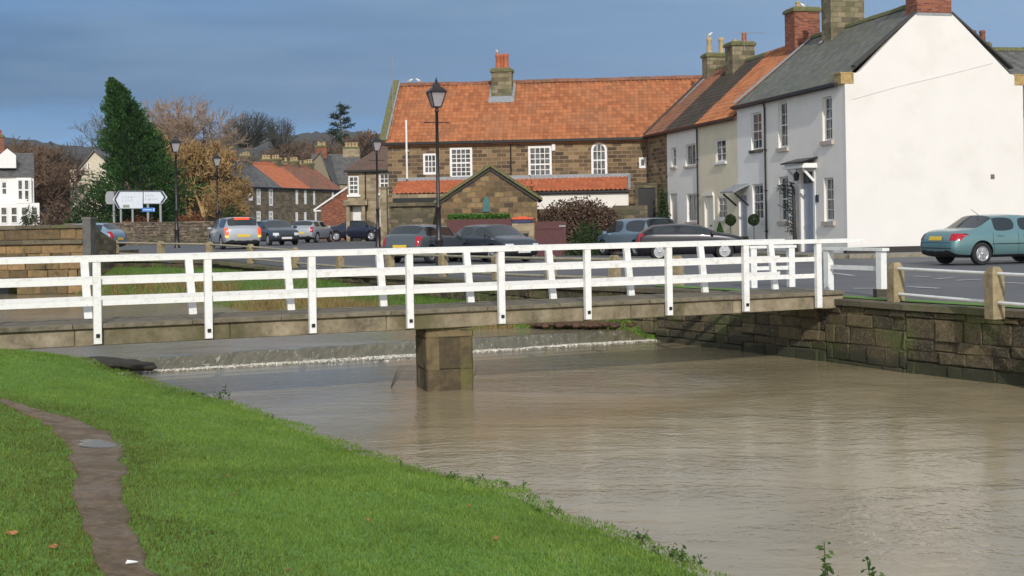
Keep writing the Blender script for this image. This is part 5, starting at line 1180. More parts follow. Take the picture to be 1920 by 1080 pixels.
# spandrel stones with the arch opening: courses stop at the arch
z = UZ - .3
while z < zs - .1:
    h = .30; 
    dx = math.sqrt(max(0, rr * rr - max(0, z + .15 - zc_) ** 2)) if z + .15 - zc_ < rr else 0
    for (p, q) in (((xa, Yb), (ax - dx, Yb)), ((ax + dx, Yb), (xb, Yb))):
        if q[0] - p[0] > .3: stone_face(SPN[p[0] > xa], p, q, z, min(z + h, zs - .1), .30, .6, prot=.02)
    z += h
for b in SPN.values():
    if b.f: b.build('spandrel', M_rb_, rb)
b = MB(); b.box(ax + rr, xb, Yb + .03, Yb + 7, UZ - .5, zs - .12) if 0 else b.box(ax + rr * .72, xb, Yb + .03, Yb + 7, UZ - .5, zs - .45); b.box(xa, ax - rr, Yb + .03, Yb + 7, UZ - .5, zs - .12)
for k in range(16):
    t0, t1 = math.pi * k / 16, math.pi * (k + 1) / 16; V = [(ax + rr * math.cos(t), y, zc_ + rr * math.sin(t)) for t in (t0, t1) for y in (Yb, Yb + 7)]; b.add(V, [(0, 1, 3, 2), (2, 3, 1, 0)])
b.build('vault', M_oldwall, rb)
p_ = P(165, 450, Yb); b = MB(); b.box(p_.x - .16, p_.x + .14, Yb - .12, Yb + .5, -1.2, P(165, 412, Yb).z); b.box(p_.x - .19, p_.x + .17, Yb - .15, Yb + .53, P(165, 412, Yb).z + .001, P(165, 412, Yb).z + .1); b.build('end_pillar', plain('pillar_grey', (.11, .11, .10), .9, var=.35, scale=4), rb)
# wing wall sloping down from the pillar
ww = thing('wing_wall', 'short stone wing wall sloping down beside the bridge pillar', 'wall')
a = P(172, 428, Yb + .1); c_ = P(212, 452, Yb + 2.2); b = MB(); V = [(a.x, a.y, -1.2), (c_.x, c_.y, -1.2), (c_.x, c_.y, c_.z), (a.x, a.y, a.z)]; V += [(x, y + .4, z) for x, y, z in V]; b.add(V, [(0, 1, 2, 3), (7, 6, 5, 4), (3, 2, 6, 7), (1, 5, 6, 2), (0, 3, 7, 4)]); b.build('stonework', M_oldwall, ww)
# long low wall behind the road on the left
lw = thing('boundary_wall', 'long rough stone boundary wall behind the road below the direction signs', 'wall')
M_bw = tinted('boundary_stone', [(0, (.055, .045, .035)), (.4, (.13, .10, .075)), (.7, (.22, .17, .12)), (1, (.33, .28, .22))], moss=(.07, .08, .03, .5), ns=.8)
Yw = 82; a, c_ = P(120, 419, Yw), P(402, 419, Yw); b = MB(); stone_face(b, (a.x, Yw), (c_.x, Yw), -.3, a.z - .1, .15, .30, prot=.07, jit=.03); b.build('stonework', M_bw, lw)
b = MB(); b.box(a.x, c_.x, Yw + .04, Yw + .4, -.3, a.z - .11); b.build('core', M_oldwall, lw)
b = MB(); slabs(b, a.x, c_.x, Yw - .05, Yw + .45, a.z - .1, a.z, .7); b.build('coping', M_bw, lw)

# ================================================================== HILLS, TREES
def sky_tan(t):
    px = 960 + 2400 * t
    pts = [(-900, .066), (-300, .070), (0, .068), (110, .063), (250, .060), (420, .066), (550, .069), (640, .070), (735, .067), (900, .06), (1300, .045), (1900, .02), (3000, .01)]
    for (a, u), (c_, v) in zip(pts[:-1], pts[1:]):
        if px <= c_: return u + (v - u) * max(0, (px - a)) / (c_ - a) + ROLL * 0
    return .01
m, nt = newmat('wooded_hill'); g = geo_pos(nt); n1 = noi(nt, g, .035, 8, .75); n2 = noi(nt, g, .006, 4, .6)
c = ramp(nt, mth(nt, 'ADD', mth(nt, 'MULTIPLY', n1, .6), mth(nt, 'MULTIPLY', n2, .4)), [(.35, (.016, .024, .022)), (.48, (.034, .042, .034)), (.56, (.058, .056, .044)), (.68, (.07, .08, .05))])
principled(nt, c, .95, n1, 1., 3.0); M_hill = m
V = []; NX, NY = 260, 46
ys = [330 + (1500 - 330) * (j / NY) ** 1.1 for j in range(NY + 1)] + [1700, 2200]
for i in range(NX + 1):
    t = -.85 + 1.5 * i / NX
    for y in ys:
        h = sky_tan(t) * 1350; f = ss((y - 330) / 1020) if y <= 1500 else 1; f = f * (1 if y < 1500 else .9)
        z = EYE + h * f + (3 * noise.noise(Vector((t * 9, y * .004, 1))) + 3.5 * noise.noise(Vector((t * 60, y * .03, 2))) + 4 * noise.noise(Vector((t * 200, y * .08, 2)))) * min(1, f * 3) - 2 * (1 - min(1, f * 8)); V.append((t * y, y, z - (50 if y > 1600 else 0)))
k = len(ys); b = MB(); b.add(V, [(i * k + j, (i + 1) * k + j, (i + 1) * k + j + 1, i * k + j + 1) for i in range(NX) for j in range(k - 1)], smooth=True)
tag(b.build('hills', M_hill), kind='structure')

def bare_tree(root, H, spread, mat_t, mat_b, seed, depth=5, fork=3, trunk_r=.3, first=.25, up=.25, fine=.022, droop=0.0, crown_flat=False, nlim=9000):
    rg = random.Random(seed); tb = MB(); bb = MB()
    def grow(p, d, L, r, lev):
        if len(bb.f) > nlim * 8: return
        n = 3; pts = [p.copy()]; rs = [r]; q = p.copy(); dd = d.copy()
        for i in range(n):
            dd = (dd + Vector((rg.gauss(0, .13), rg.gauss(0, .13), rg.gauss(0, .08) + (up * .12 if lev < 3 else -droop * .3)))).normalized()
            q = q + dd * (L / n); pts.append(q.copy()); rs.append(max(fine, r * (1 - .4 * (i + 1) / n)))
        (tb if lev <= 0 else bb).tube(pts, rs, 7 if lev == 0 else (5 if lev < 3 else 3), caps=False)
        if lev >= depth: return
        k = fork + (1 if rg.random() < .4 else 0)
        for j in range(k):
            i_ = len(pts) - 1 if j < 2 else rg.choice([1, 2, 2, 3]); s_ = pts[i_]
            ax = Vector((rg.gauss(0, 1), rg.gauss(0, 1), rg.gauss(0, .5))); ax = (ax - dd * ax.dot(dd)).normalized()
            an = rg.uniform(.35, .85) * spread; nd = (dd * math.cos(an) + ax * math.sin(an) + Vector((0, 0, up * .35 - (droop if lev > 1 else 0)))).normalized()
            grow(s_, nd, L * rg.uniform(.62, .86), max(fine, rs[i_] * rg.uniform(.55, .75)), lev + 1)
    grow(Vector((0, 0, -.3)), Vector((rg.gauss(0, .04), rg.gauss(0, .04), 1)), H * first, trunk_r, 0)
    # scale to the wanted height
    zmax = max(v[2] for v in bb.v); k = H / zmax
    for B_ in (tb, bb): B_.v = [(v[0] * k, v[1] * k, v[2] * k) for v in B_.v]
    tb.build('trunk', mat_t, root); return bb.build('branches', mat_b, root)

# tall conifer left of the signs
Yc = 90; cb = P(266, 420, Yc); ct_ = P(208, 146, Yc); Hc = ct_.z - .85
cf = thing('conifer_tree', 'tall dark green conifer standing behind the direction signs', 'tree', (cb.x, Yc, .3))
b = MB(); b.tube([(0, 0, -.3), (-.3, 0, Hc * .5), (ct_.x - cb.x, 0, Hc * .97)], [.35, .2, .03], 8); b.build('trunk', M_bark, cf)
pos = []; sz = []; dirs = []
for i in range(2700):
    f = rnd.random() ** .85; z = Hc * (.03 + .97 * f); 
    Rr = (4.35 * min(.82, 1.12 * (1 - f) ** .8) * (1 + .10 * math.sin(f * 23)) + .08) * (1.0 if f > .12 else .93)
    a = rnd.uniform(0, 6.283); lobe = .92 + .5 * noise.noise(Vector((math.cos(a) * 1.8, math.sin(a) * 1.8, f * 9)))
    r1 = Rr * lobe * rnd.uniform(.8, 1.08); cx = (ct_.x - cb.x) * f ** 2.6
    if noise.noise(Vector((math.cos(a) * 2.6, math.sin(a) * 2.6, f * 17))) < -.18: r1 *= .72
    for k in range(24):
        t = rnd.uniform(.3, 1.06) ** .6; q_ = .20 * (1.25 - t); pos.append((cx + math.cos(a) * r1 * t + rnd.gauss(0, q_), math.sin(a) * r1 * t + rnd.gauss(0, q_), z + .55 * t * t + rnd.gauss(0, q_ * .8))); sz.append(rnd.uniform(.06, .15) * (1.3 - .5 * t)); dirs.append((math.cos(a) + rnd.gauss(0, .35), math.sin(a) + rnd.gauss(0, .35), .9 + rnd.gauss(0, .4)))
leaves('crown', pos, np.array(sz), M_fir, cf, dirs=dirs, aspect=.42)

# ochre willow: bare drooping twigs
def willow(loc, H, W_, seed, label, sz_=1.0, dens=1.0, mt=None):
    rg = random.Random(seed); r = thing('willow_tree', label, 'tree', loc)
    b = MB(); tips = []
    b.tube([(0, 0, -.3), (.1, 0, H * .18), (0, .1, H * .3)], [.42, .32, .26], 7)
    b.build('trunk', M_bark, r); b = MB()
    for i in range(26):
        a = rg.uniform(0, 6.283); rr = W_ * math.sqrt(rg.random()) * .95; hh = H * (.55 + .43 * math.sqrt(max(0, 1 - (rr / W_) ** 2)) * rg.uniform(.75, 1.03)); e = Vector((rr * math.cos(a), rr * math.sin(a), hh))
        m1 = Vector((e.x * .3, e.y * .3, H * .3 + (e.z - H * .3) * .5)); m2 = Vector((e.x * .7, e.y * .7, H * .3 + (e.z - H * .3) * .88))
        b.tube([(0, 0, H * .22), m1, m2, e], [.16, .10, .06, .03], 4, caps=False); tips += [e, m2, m1.lerp(m2, .5), e.lerp(m2, .5)]
    n = 0
    for i in range(int(2600 * dens)):
        s_ = rg.choice(tips) + Vector((rg.gauss(0, .55), rg.gauss(0, .55), rg.gauss(0, .5))); out = Vector((s_.x, s_.y, 0)).normalized() if s_.xy.length > .01 else Vector((1, 0, 0))
        L = rg.uniform(.8, 2.6) * H / 12; up_ = rg.random() < (.6 if mt is None else .3)
        if up_: q = [s_, s_ + out * L * .2 + Vector((rg.gauss(0, .15), 0, L * .45)), s_ + out * L * .35 + Vector((rg.gauss(0, .25), 0, L * .7))]
        else: q = [s_, s_ + out * L * .25 + Vector((0, 0, L * .05)), s_ + out * L * .45 + Vector((rg.gauss(0, .2), 0, -L * .55)), s_ + out * L * .5 + Vector((rg.gauss(0, .2), 0, -L * 1.25))]
        q = [Vector((v.x, v.y, max(.2, v.z))) for v in q]
        b.tube(q, [.020 * sz_] * (len(q) - 1) + [.012 * sz_], 3, caps=False)
    b.build('branches', mt or M_twigo, r); return r
q = P(352, 420, 118); t_ = thing('bare_tree', 'big pale tan leafless tree right of the conifer', 'tree', (q.x, 118, .3)); bare_tree(t_, P(350, 168, 118).z, 1.15, M_bark, M_twigo, 64, depth=7, up=.35, fine=.014, trunk_r=.35, first=.2, nlim=26000)
t_.scale = (.80, .9, 1)
for i_, (px_, py_, Y_, sx_) in enumerate(((385, 252, 113, .85), (352, 262, 115, .8), (420, 330, 108, .9))):
    q = P(px_, 420, Y_); H_ = P(px_, py_, Y_).z - .3
    lab_ = ['tall ochre willow thicket behind the second street lamp', 'ochre willow thicket just right of the conifer', 'low ochre willow thicket left of the terrace windows', 'middle ochre willow thicket at the second lamp post'][i_]
    if i_ == 0: w0 = thing('willow_tree', lab_, 'tree', (q.x, Y_, .3), 0, 'ochre willow thickets'); bare_tree(w0, 8., 1.1, M_bark, M_twigo2, 91, depth=7, up=.45, fine=.016, trunk_r=.2, first=.14, nlim=9000); w_ = w0
    else: w_ = copy_tree(w0); w_.location = (q.x, Y_, .3); w_['label'] = lab_; w_.rotation_euler = (0, 0, i_ * 1.7)
    w_.scale = (H_ / 8 * sx_, H_ / 8 * sx_, H_ / 8)

q = P(160, 420, 152); t_ = thing('bare_tree', 'grey leafless tree left of the conifer', 'tree', (q.x, 152, .3)); bare_tree(t_, P(150, 190, 152).z, 1.0, M_barkg, M_twigg, 21, depth=6, up=.5, fine=.018)
M_dtw = plain('dark_twigs', (.075, .078, .068), .95, var=.3, scale=.3)
def dome_tree(r, H, Rx, zc, rz, n, seed, fine=.04):
    """wide flat-topped crown on several stems: every branch ends on an uneven dome"""
    rg = random.Random(seed); tb = MB(); bb = MB(); stems = []
    for k in range(4):
        x = rg.uniform(-.12, .12) * Rx; e = Vector((x * 2.2, rg.uniform(-.5, .5), H * .42)); tb.tube([(x, 0, -2), (x * 1.3, 0, H * .2), e], [.32, .26, .18], 6); stems.append(e)
    tb.build('trunk', M_barkg, r)
    for i in range(n):
        a = rg.uniform(0, 6.283); c_ = math.sqrt(rg.random()); x, y = math.cos(a) * c_ * Rx, math.sin(a) * c_ * Rx; top = zc + rz * math.sqrt(max(0, 1 - c_ * c_)) * rg.uniform(.72, 1.0) + .35 * noise.noise(Vector((x * .5, y * .5, seed)))
        e = Vector((x, y, top)); s_ = min(stems, key=lambda v: (v - e).length + rg.uniform(0, 2)); m1 = s_.lerp(e, .4) + Vector((rg.gauss(0, .4), rg.gauss(0, .4), rg.uniform(-.2, .9))); m2 = s_.lerp(e, .75) + Vector((rg.gauss(0, .3), rg.gauss(0, .3), rg.uniform(-.1, .5)))
        bb.tube([s_, m1, m2, e], [.10, .07, .05, fine], 4, caps=False)
        for k in range(6):
            q = m2.lerp(e, rg.uniform(-.3, 1.0)); d = Vector((rg.gauss(0, .5), rg.gauss(0, .5), rg.uniform(-.1, .6))); bb.tube([q, q + d * .6, q + d * 1.1 + Vector((0, 0, .12))], [fine * .8, fine * .6, fine * .4], 3, caps=False)
    bb.build('branches', M_dtw, r)
q = P(470, 300, 240); z0_ = P(470, 300, 240).z; t_ = thing('bare_tree', 'big dark leafless tree with wide flat crown on the far hill, left one', 'tree', (q.x, 240, z0_ - 3)); tp_ = P(470, 205, 240).z - z0_ + 3; dome_tree(t_, tp_, 6.2, tp_ * .52, tp_ * .48, 210, 3, .028)
q = P(525, 300, 250); z0_ = P(525, 300, 250).z; t_ = thing('bare_tree', 'dark leafless tree merging with the wide crowned one on the far hill, right one', 'tree', (q.x, 250, z0_ - 3)); tp_ = P(520, 214, 250).z - z0_ + 3; dome_tree(t_, tp_, 4.0, tp_ * .5, tp_ * .5, 100, 8, .028)
# open pine on the skyline
Yp = 230; q = P(640, 320, Yp); pz = P(637, 192, Yp).z; pn = thing('pine_tree', 'open crowned dark pine on the skyline left of the long stone house', 'tree', (q.x, Yp, 5)); pH = pz - 5
b = MB(); b.tube([(0, 0, -3), (.2, 0, pH * .6), (-.2, 0, pH)], [.35, .25, .05], 7); tips = []
rg = random.Random(4)
for i in range(26):
    f = .38 + .6 * i / 26; a = rg.uniform(0, 6.28); L = (3.6 * (1 - f) ** .55 + .5) * rg.uniform(.6, 1.15); e = Vector((math.cos(a) * L, math.sin(a) * L, pH * f + L * .15)); b.tube([(0, 0, pH * f - .3), e], [.09, .03], 4, caps=False); tips.append((Vector((0, 0, pH * f - .3)), e))
b.build('trunk', M_bark, pn); pos = []
for s_, e in tips:
    for k in range(130): t = rg.uniform(.35, 1.05); v = s_.lerp(e, t); pos.append((v.x + rg.gauss(0, .35), v.y + rg.gauss(0, .35), v.z + abs(rg.gauss(0, .28))))
leaves('crown', pos, nprs.uniform(.10, .24, len(pos)), M_pine, pn)

# brown leafless woodland trees behind the left houses
proto = None
spots = [(28, 262, 150, 0), (62, 256, 158, 1), (92, 262, 160, 0), (120, 270, 175, 1), (48, 292, 138, 1), (84, 296, 135, 0), (112, 300, 142, 1), (10, 256, 170, 0), (140, 284, 160, 0), (-20, 262, 160, 1),
         (590, 250, 260, 0), (690, 246, 190, 1), (714, 236, 185, 0), (655, 272, 200, 0), (560, 262, 240, 1), (432, 280, 200, 1), (620, 268, 205, 0), (530, 272, 230, 1)]
wlab = ['brown leafless tree rising behind the dormer of the white house', 'tall brown leafless tree on the rise right of the white house roof', 'brown leafless tree midway between the white house and the cream house', 'brown leafless tree just left of the cream gabled house', 'low spreading brown tree right of the white dormer', 'low brown tree in the middle of the left copse', 'low brown tree at the foot of the left copse near the cream house', 'brown leafless tree above the red chimney at the left edge', 'brown leafless tree directly behind the cream gabled house', 'brown leafless tree at the very left edge behind the white house',
        'small leafless tree on the skyline left of the pine', 'bare brown tree rising behind the hipped brown roof, left one', 'bare brown tree at the left end of the long orange roof', 'bare brown tree between the pine and the hipped roof', 'small bare tree on the ridge left of the pine', 'bare brown tree between the ochre willow and the wide crowned tree', 'bare tree just behind the base of the pine', 'small bare tree on the ridge right of the wide crowned trees']
protos = {}
for i, (px, py, Y, kd) in enumerate(spots):
    top = P(px, py, Y); zb = .3 if Y < 180 else 4; H = top.z - zb; base = P(px, 420, Y)
    if kd not in protos:
        t_ = thing('brown_tree', wlab[i], 'tree', (base.x, Y, zb), 0, 'brown leafless trees behind the houses'); bare_tree(t_, 10., 1.15, M_bark, M_twigb, 50 + kd * 7, depth=6, up=.25 if kd else .45, fine=.022, trunk_r=.22, first=.2); protos[kd] = t_
    else:
        t_ = copy_tree(protos[kd]); t_.location = (base.x, Y, zb); t_['label'] = wlab[i]
    t_.scale = (H / 10 * 1.15, H / 10 * 1.15, H / 10); t_.rotation_euler = (0, 0, rnd.uniform(0, 6))
# shrubs, hedges
def bush(name, label, loc, rx, ry, rz, n, size, mat, cat='shrub', group=None, twig=None, lump=.35, hollow=.35, stems=6, flatbase=True):
    r = thing(name, label, cat, loc, 0, group); pos = []; s0 = rnd.uniform(0, 50)
    while len(pos) < n:
        v = Vector((rnd.gauss(0, 1), rnd.gauss(0, 1), rnd.gauss(0, 1))).normalized(); t = rnd.uniform(hollow, 1) ** .5
        k = t * (1 + lump * noise.noise(v * 2.1 + Vector((s0, 0, 0))) + .15 * noise.noise(v * 6 + Vector((s0, 0, 0))))
        z = v.z * k * rz
        if flatbase: z = abs(z) if z > -.25 * rz or rnd.random() < .5 else z
        pos.append((v.x * k * rx, v.y * k * ry, max(.0, z) if flatbase else z + rz))
    leaves('foliage', pos, nprs.uniform(.6, 1.2, n) * size, mat, r)
    b = MB()
    for i in range(stems):
        a = rnd.uniform(0, 6.28); b.tube([(0, 0, -.1), (math.cos(a) * rx * .4, math.sin(a) * ry * .4, rz * .5), (math.cos(a) * rx * .8, math.sin(a) * ry * .8, rz * rnd.uniform(.6, .95))], [.04, .025, .01], 4, caps=False)
    b.build('stems', twig or M_bark, r); return r
def bx_(name, label, px0, px1, pt, Y, depth, n, size, mat, **k):
    a, c_ = P(px0, pt, Y), P(px1, pt, Y); return bush(name, label, ((a.x + c_.x) / 2, Y, zg((a.x + c_.x) / 2, Y) - .05), (c_.x - a.x) / 2, depth, (a.z + c_.z) / 2 - zg((a.x + c_.x) / 2, Y), n, size, mat, **k)
bx_('shrub', 'dark evergreen shrub mass at the left foot of the conifer', 120, 235, 352, 92, 2.2, 5000, .13, M_ivy)
bx_('shrub', 'dark evergreen shrub at the right foot of the conifer behind the signs', 225, 350, 345, 93, 2., 5200, .13, M_fir)
bx_('shrub', 'dark green shrub in front of the white house bay', 36, 74, 386, 104, .9, 1500, .10, M_ivy)
bx_('shrub', 'brown bramble thicket between the white house and the signs', 68, 150, 372, 98, 1.8, 3500, .10, M_dead)
bx_('hedge', 'low russet beech hedge behind the boundary wall below the signs', 205, 318, 405, 86.5, 1.0, 3000, .09, M_russet, cat='hedge')
bx_('hedge', 'taller russet beech hedge right of the signs under the ochre willow', 315, 402, 396, 86.5, 1.0, 3200, .09, M_russet, cat='hedge')
bx_('shrub', 'rounded dark green shrub behind the silver estate car', 405, 466, 384, 96, 1.4, 2600, .11, M_ivy)
bx_('shrub', 'wide mound of dull brown leafless shrub beside the maroon gate', 984, 1188, 371, 60.5, 1.3, 46000, .07, M_dead, hollow=.1, lump=.12, stems=20)
bx_('hedge', 'ivy covered hedge between the maroon gate and the blue estate car', 1060, 1150, 417, 55.3, .5, 5200, .05, M_ivy, cat='hedge', lump=.15)
r = thing('hedge', 'bright green clipped hedge strip on top of the maroon fence', 'hedge', (P(840, 405, 55.9).x, 55.9, 0)); W_ = P(956, 405, 55.9).x - P(840, 405, 55.9).x; z0, z1 = P(900, 415, 55.9).z, P(900, 401, 55.9).z
pos = [(rnd.uniform(0, W_), rnd.uniform(-.25, .3), rnd.uniform(z0, z1 - .02 + .10 * noise.noise(Vector((rnd.random() * 4, 0, 0))))) for _ in range(3600)]; leaves('foliage', pos, nprs.uniform(.03, .06, 3600), M_hedge, r)
b = MB(); [b.tube([(W_ * (k + .5) / 6, .1, 0), (W_ * (k + .5) / 6, .1, z1 - .1)], .03, 4) for k in range(6)]; b.build('stems', M_bark, r)
bx_('climbing_plant', 'moss and ivy climbing the stone wall right of the shed roof', 975, 1012, 340, 66.5, .3, 2500, .06, M_ivy, cat='climber', lump=.5)
bx_('climbing_plant', 'dark ivy on the stone link building beside the passage', 1230, 1256, 352, 64.5, .35, 3600, .07, M_ivy, cat='climber', lump=.5)
# plants by the terrace doors
def rowobj(px, py, off=.35): s_, z_ = RP(px, py); p = P0 + ru * s_ + Vector((-ru.y, ru.x)) * off; return p, z_
p, z_ = rowobj(1369, 414, .5); r = thing('dwarf_conifer', 'small dark conical conifer beside the buff house wall', 'shrub', (p.x, p.y, .12)); pos = []
for _ in range(2200): f = rnd.random() ** .8; a = rnd.uniform(0, 6.28); q = .36 * (1 - f) ** .8 * math.sqrt(rnd.uniform(.4, 1)); pos.append((q * math.cos(a), q * math.sin(a), .1 + (z_ - .3) * f))
leaves('foliage', pos, nprs.uniform(.03, .05, 2200), M_fir, r); b = MB(); b.lathe([(.14, 0), (.19, .22), (.2, .24)], 10); b.build('pot', M_pot, r)
for i, px in enumerate((1400, 1432)):
    p, z_ = rowobj(px, 412, .75 - .3 * i); r = thing('topiary_tree', ['ball topiary in a pot left of the white house window', 'ball topiary in a pot right of the white house window'][i], 'potted tree', (p.x, p.y, .12), 0, 'potted ball topiaries at the white terrace house')
    pos = [tuple(Vector((rnd.gauss(0, 1), rnd.gauss(0, 1), rnd.gauss(0, 1))).normalized() * .24 * rnd.uniform(.7, 1.05) + Vector((0, 0, z_ - .12))) for _ in range(1300)]
    leaves('foliage', pos, nprs.uniform(.02, .045, 1300), M_ivy, r); b = MB(); b.tube([(0, 0, .2), (0, 0, z_ - .3)], .02, 6); b.build('stem', M_bark, r)
    b = MB(); b.lathe([(.13, 0), (.18, .26), (.2, .28)], 10); b.build('pot', M_ydark, r)
p, z_ = rowobj(1416, 432, .7); r = thing('flower_trough', 'trough of red flowers below the white house window', 'planter', (p.x, p.y, .12), ANG)
b = MB(); b.box(-.6, .6, -.14, .14, 0, .3); b.build('trough', M_oldwall, r)
pos = [(rnd.uniform(-.6, .6), rnd.uniform(-.15, .15), .3 + rnd.random() * .28) for _ in range(900)]; leaves('foliage', pos, nprs.uniform(.025, .05, 900), M_ivy, r)
pos = [(rnd.uniform(-.55, .55), rnd.uniform(-.17, .12), .36 + rnd.random() * .24) for _ in range(130)]; leaves('flowers', pos, nprs.uniform(.02, .04, 130), plain('red_petals', (.45, .03, .03), .6), r)
# climbing rose on trellis at the end house
s_, zt = RP(1497, 348); p = P0 + ru * s_ + Vector((-ru.y, ru.x)) * .16
r = thing('climbing_plant', 'climbing plant with thick dark stem left of the end house door', 'climber', (p.x, p.y, .12), ANG)
b = MB(); b.tube([(0, 0, 0), (.02, -.05, 1.0), (-.03, -.03, zt - .3), (-.25, -.05, zt)], [.10, .08, .06, .03], 7)
ends = []
for k in range(16):
    z = .6 + (zt - .5) * k / 16; e = Vector((-rnd.uniform(.3, 1.5), -.07, z + rnd.uniform(-.1, .3))); b.tube([(0, -.03, z), (e.x * .5, -.06, z + .1), e], [.03, .02, .01], 4, caps=False); ends.append((z, e))
b.build('stem', M_ydark, r); pos = []
for z, e in ends:
    for _ in range(26): v = Vector((0, -.05, z)).lerp(e, rnd.uniform(.1, 1.1)); pos.append((v.x + rnd.gauss(0, .07), v.y + rnd.gauss(0, .05), v.z + rnd.gauss(0, .07)))
leaves('foliage', pos, nprs.uniform(.02, .045, len(pos)), M_ivy, r)
# weeds along the near water's edge
def weed(label, px, py, hgt, n, spread, leaf=.022, stems=4, base=None):
    bp = on_bank(px, py) if base is None else Vector(base); r = thing('weed', label, 'weed', tuple(bp), 0, 'weeds along the bank edge')
    b = MB(); pos = []
    for i in range(stems):
        t = Vector((rnd.gauss(0, spread * .5), rnd.gauss(0, spread * .3), -.03)); a = rnd.uniform(0, 6.28); pts = [t.copy()]
        for s_ in range(4): t = t + Vector((math.cos(a) * spread * .18, math.sin(a) * spread * .18, hgt / 4 * rnd.uniform(.7, 1.15))); pts.append(t.copy())
        b.tube(pts, [.004, .004, .003, .003, .002], 4)
        for _ in range(max(3, n // stems)): q = pts[0].lerp(pts[-1], rnd.uniform(.25, 1.05)); q2 = pts[rnd.choice([2, 3, 4])]; q = q.lerp(q2, .6); pos.append((q.x + rnd.gauss(0, leaf * .8), q.y + rnd.gauss(0, leaf * .8), q.z + rnd.gauss(0, leaf * .7)))
    for p_ in pos:
        s_ = leaf * rnd.uniform(.5, 1.1); a_ = Vector((rnd.gauss(0, 1), rnd.gauss(0, 1), rnd.gauss(0, .6))).normalized(); c_ = a_.cross(Vector((rnd.gauss(0, 1), rnd.gauss(0, 1), 1))).normalized(); p_ = Vector(p_)
        b.add([p_ - a_ * s_, p_ + c_ * s_ * .5, p_ + a_ * s_, p_ - c_ * s_ * .5], [(0, 1, 2, 3)], tint=rnd.random())
    o = b.build('weed', M_weed, None, loc=tuple(bp)); bpy.data.objects.remove(r); return tag(o, label, 'weed', 'weeds along the bank edge')
def eg(px, py): return Vector(E(px, py, 2.2))
weed('small leafy weed at the bank edge left of the pier', 420, 752, .16, 40, .25, .035, 5)
weed('tiny weed at the bank edge below the left twig', 505, 783, .09, 16, .08, .02, 3)
weed('thin dark weed stem on the bank edge below the pier', 751, 874, .10, 8, .03, .012, 2)
weed('low leafy weeds on the bank edge, leftmost patch of the lower edge', 815, 892, .05, 50, .18, .018, 6)
weed('low leafy weeds on the bank edge beside the leftmost patch', 862, 899, .06, 60, .22, .018, 6)
weed('leafy weed patch at the crest of the bank edge, bushiest one', 955, 920, .09, 90, .22, .02, 8)
weed('single dark leaf weed right of the bushiest patch', 990, 934, .07, 14, .05, .016, 2)
weed('dark leaved weed overhanging the water at the notch in the bank', 1028, 958, .10, 40, .14, .018, 5)
weed('taller weed with reddish leaves near the bottom of the bank edge', 1210, 1018, .13, 40, .09, .02, 4)
weed('straggling weed leaning to the water near the lowest bank corner', 1250, 1042, .10, 50, .14, .02, 5)
weed('weed clump at the lowest corner of the bank', 1285, 1062, .14, 50, .10, .022, 5)
for px, py, lab in ((1572, 1036, 'tall green nettle stem rising from the bottom edge, left one'), (1634, 1036, 'tall green nettle stem rising from the bottom edge, right one')):
    Y = 6.15; t = P(px, py, Y); bb_ = Vector((t.x, t.y, -.80))
    weed(lab, 0, 0, (t.z - bb_.z) * 1.15, 90, .10, .026, 2, base=bb_)

# ================================================================== STREET FURNITURE
def lamp(label, px, pt, Y, H=None):
    t = P(px, pt, Y); x = P(px + 3, 460, Y).x; z0 = zg(x, Y); H = t.z - z0; r = thing('street_lamp', label, 'street lamp', (x, Y, z0), R(20), 'Victorian style street lamps')
    b = MB(); b.lathe([(.16, -.1), (.16, .05), (.13, .10), (.12, .85), (.14, .9), (.14, .96), (.085, 1.05), (.075, 1.9), (.10, 1.93), (.10, 2.0), (.06, 2.05), (.048, H - 1.12), (.07, H - 1.1), (.07, H - 1.06), (.04, H - 1.02), (.05, H - .96)], 12); b.build('post', M_lamp, r)
    b = MB(); b.tube([(-.42, 0, H - 1.45), (.42, 0, H - 1.45)], .018, 6); b.build('ladder_bar', M_lamp, r)
    z0_, z1_ = H - .96, H - .50; w0, w1 = .12, .245; b = MB()
    for sx, sy in ((-1, -1), (1, -1), (1, 1), (-1, 1)): b.bar((sx * w0, sy * w0, z0_), (sx * w1, sy * w1, z1_), .028, .028)
    for zz, ww in ((z0_, w0), (z1_, w1)):
        for a_, c_ in (((-1, -1), (1, -1)), ((1, -1), (1, 1)), ((1, 1), (-1, 1)), ((-1, 1), (-1, -1))): b.bar((a_[0] * ww, a_[1] * ww, zz), (c_[0] * ww, c_[1] * ww, zz), .032, .032)
    b.lathe([(.40, z1_ + .005), (.20, z1_ + .16), (.14, z1_ + .17), (.13, z1_ + .26), (.04, z1_ + .32), (.05, z1_ + .36), (.02, z1_ + .42), (.006, z1_ + .5)], 4, a0=math.pi / 4, smooth=False)
    l = b.build('lantern', M_lamp, r)
    b = MB(); q = .93; V = [(sx * w0 * q, sy * w0 * q, z0_) for sx, sy in ((-1, -1), (1, -1), (1, 1), (-1, 1))] + [(sx * w1 * q, sy * w1 * q, z1_) for sx, sy in ((-1, -1), (1, -1), (1, 1), (-1, 1))]
    b.add(V, [(0, 1, 5, 4), (1, 2, 6, 5), (2, 3, 7, 6), (3, 0, 4, 7), (3, 2, 1, 0), (4, 5, 6, 7)]); b.build('glass', M_lglass, l)
    return r
lamp('tall black street lamp nearest the footbridge, in front of the long orange roof', 820, 143, 40)
lamp('black street lamp in front of the conifer and boundary wall', 329, 250, 66)
lamp('distant black street lamp against the ochre willow', 406, 282, 80)
lamp('black street lamp in front of the stone house with the hipped roof', 706, 248, 66)

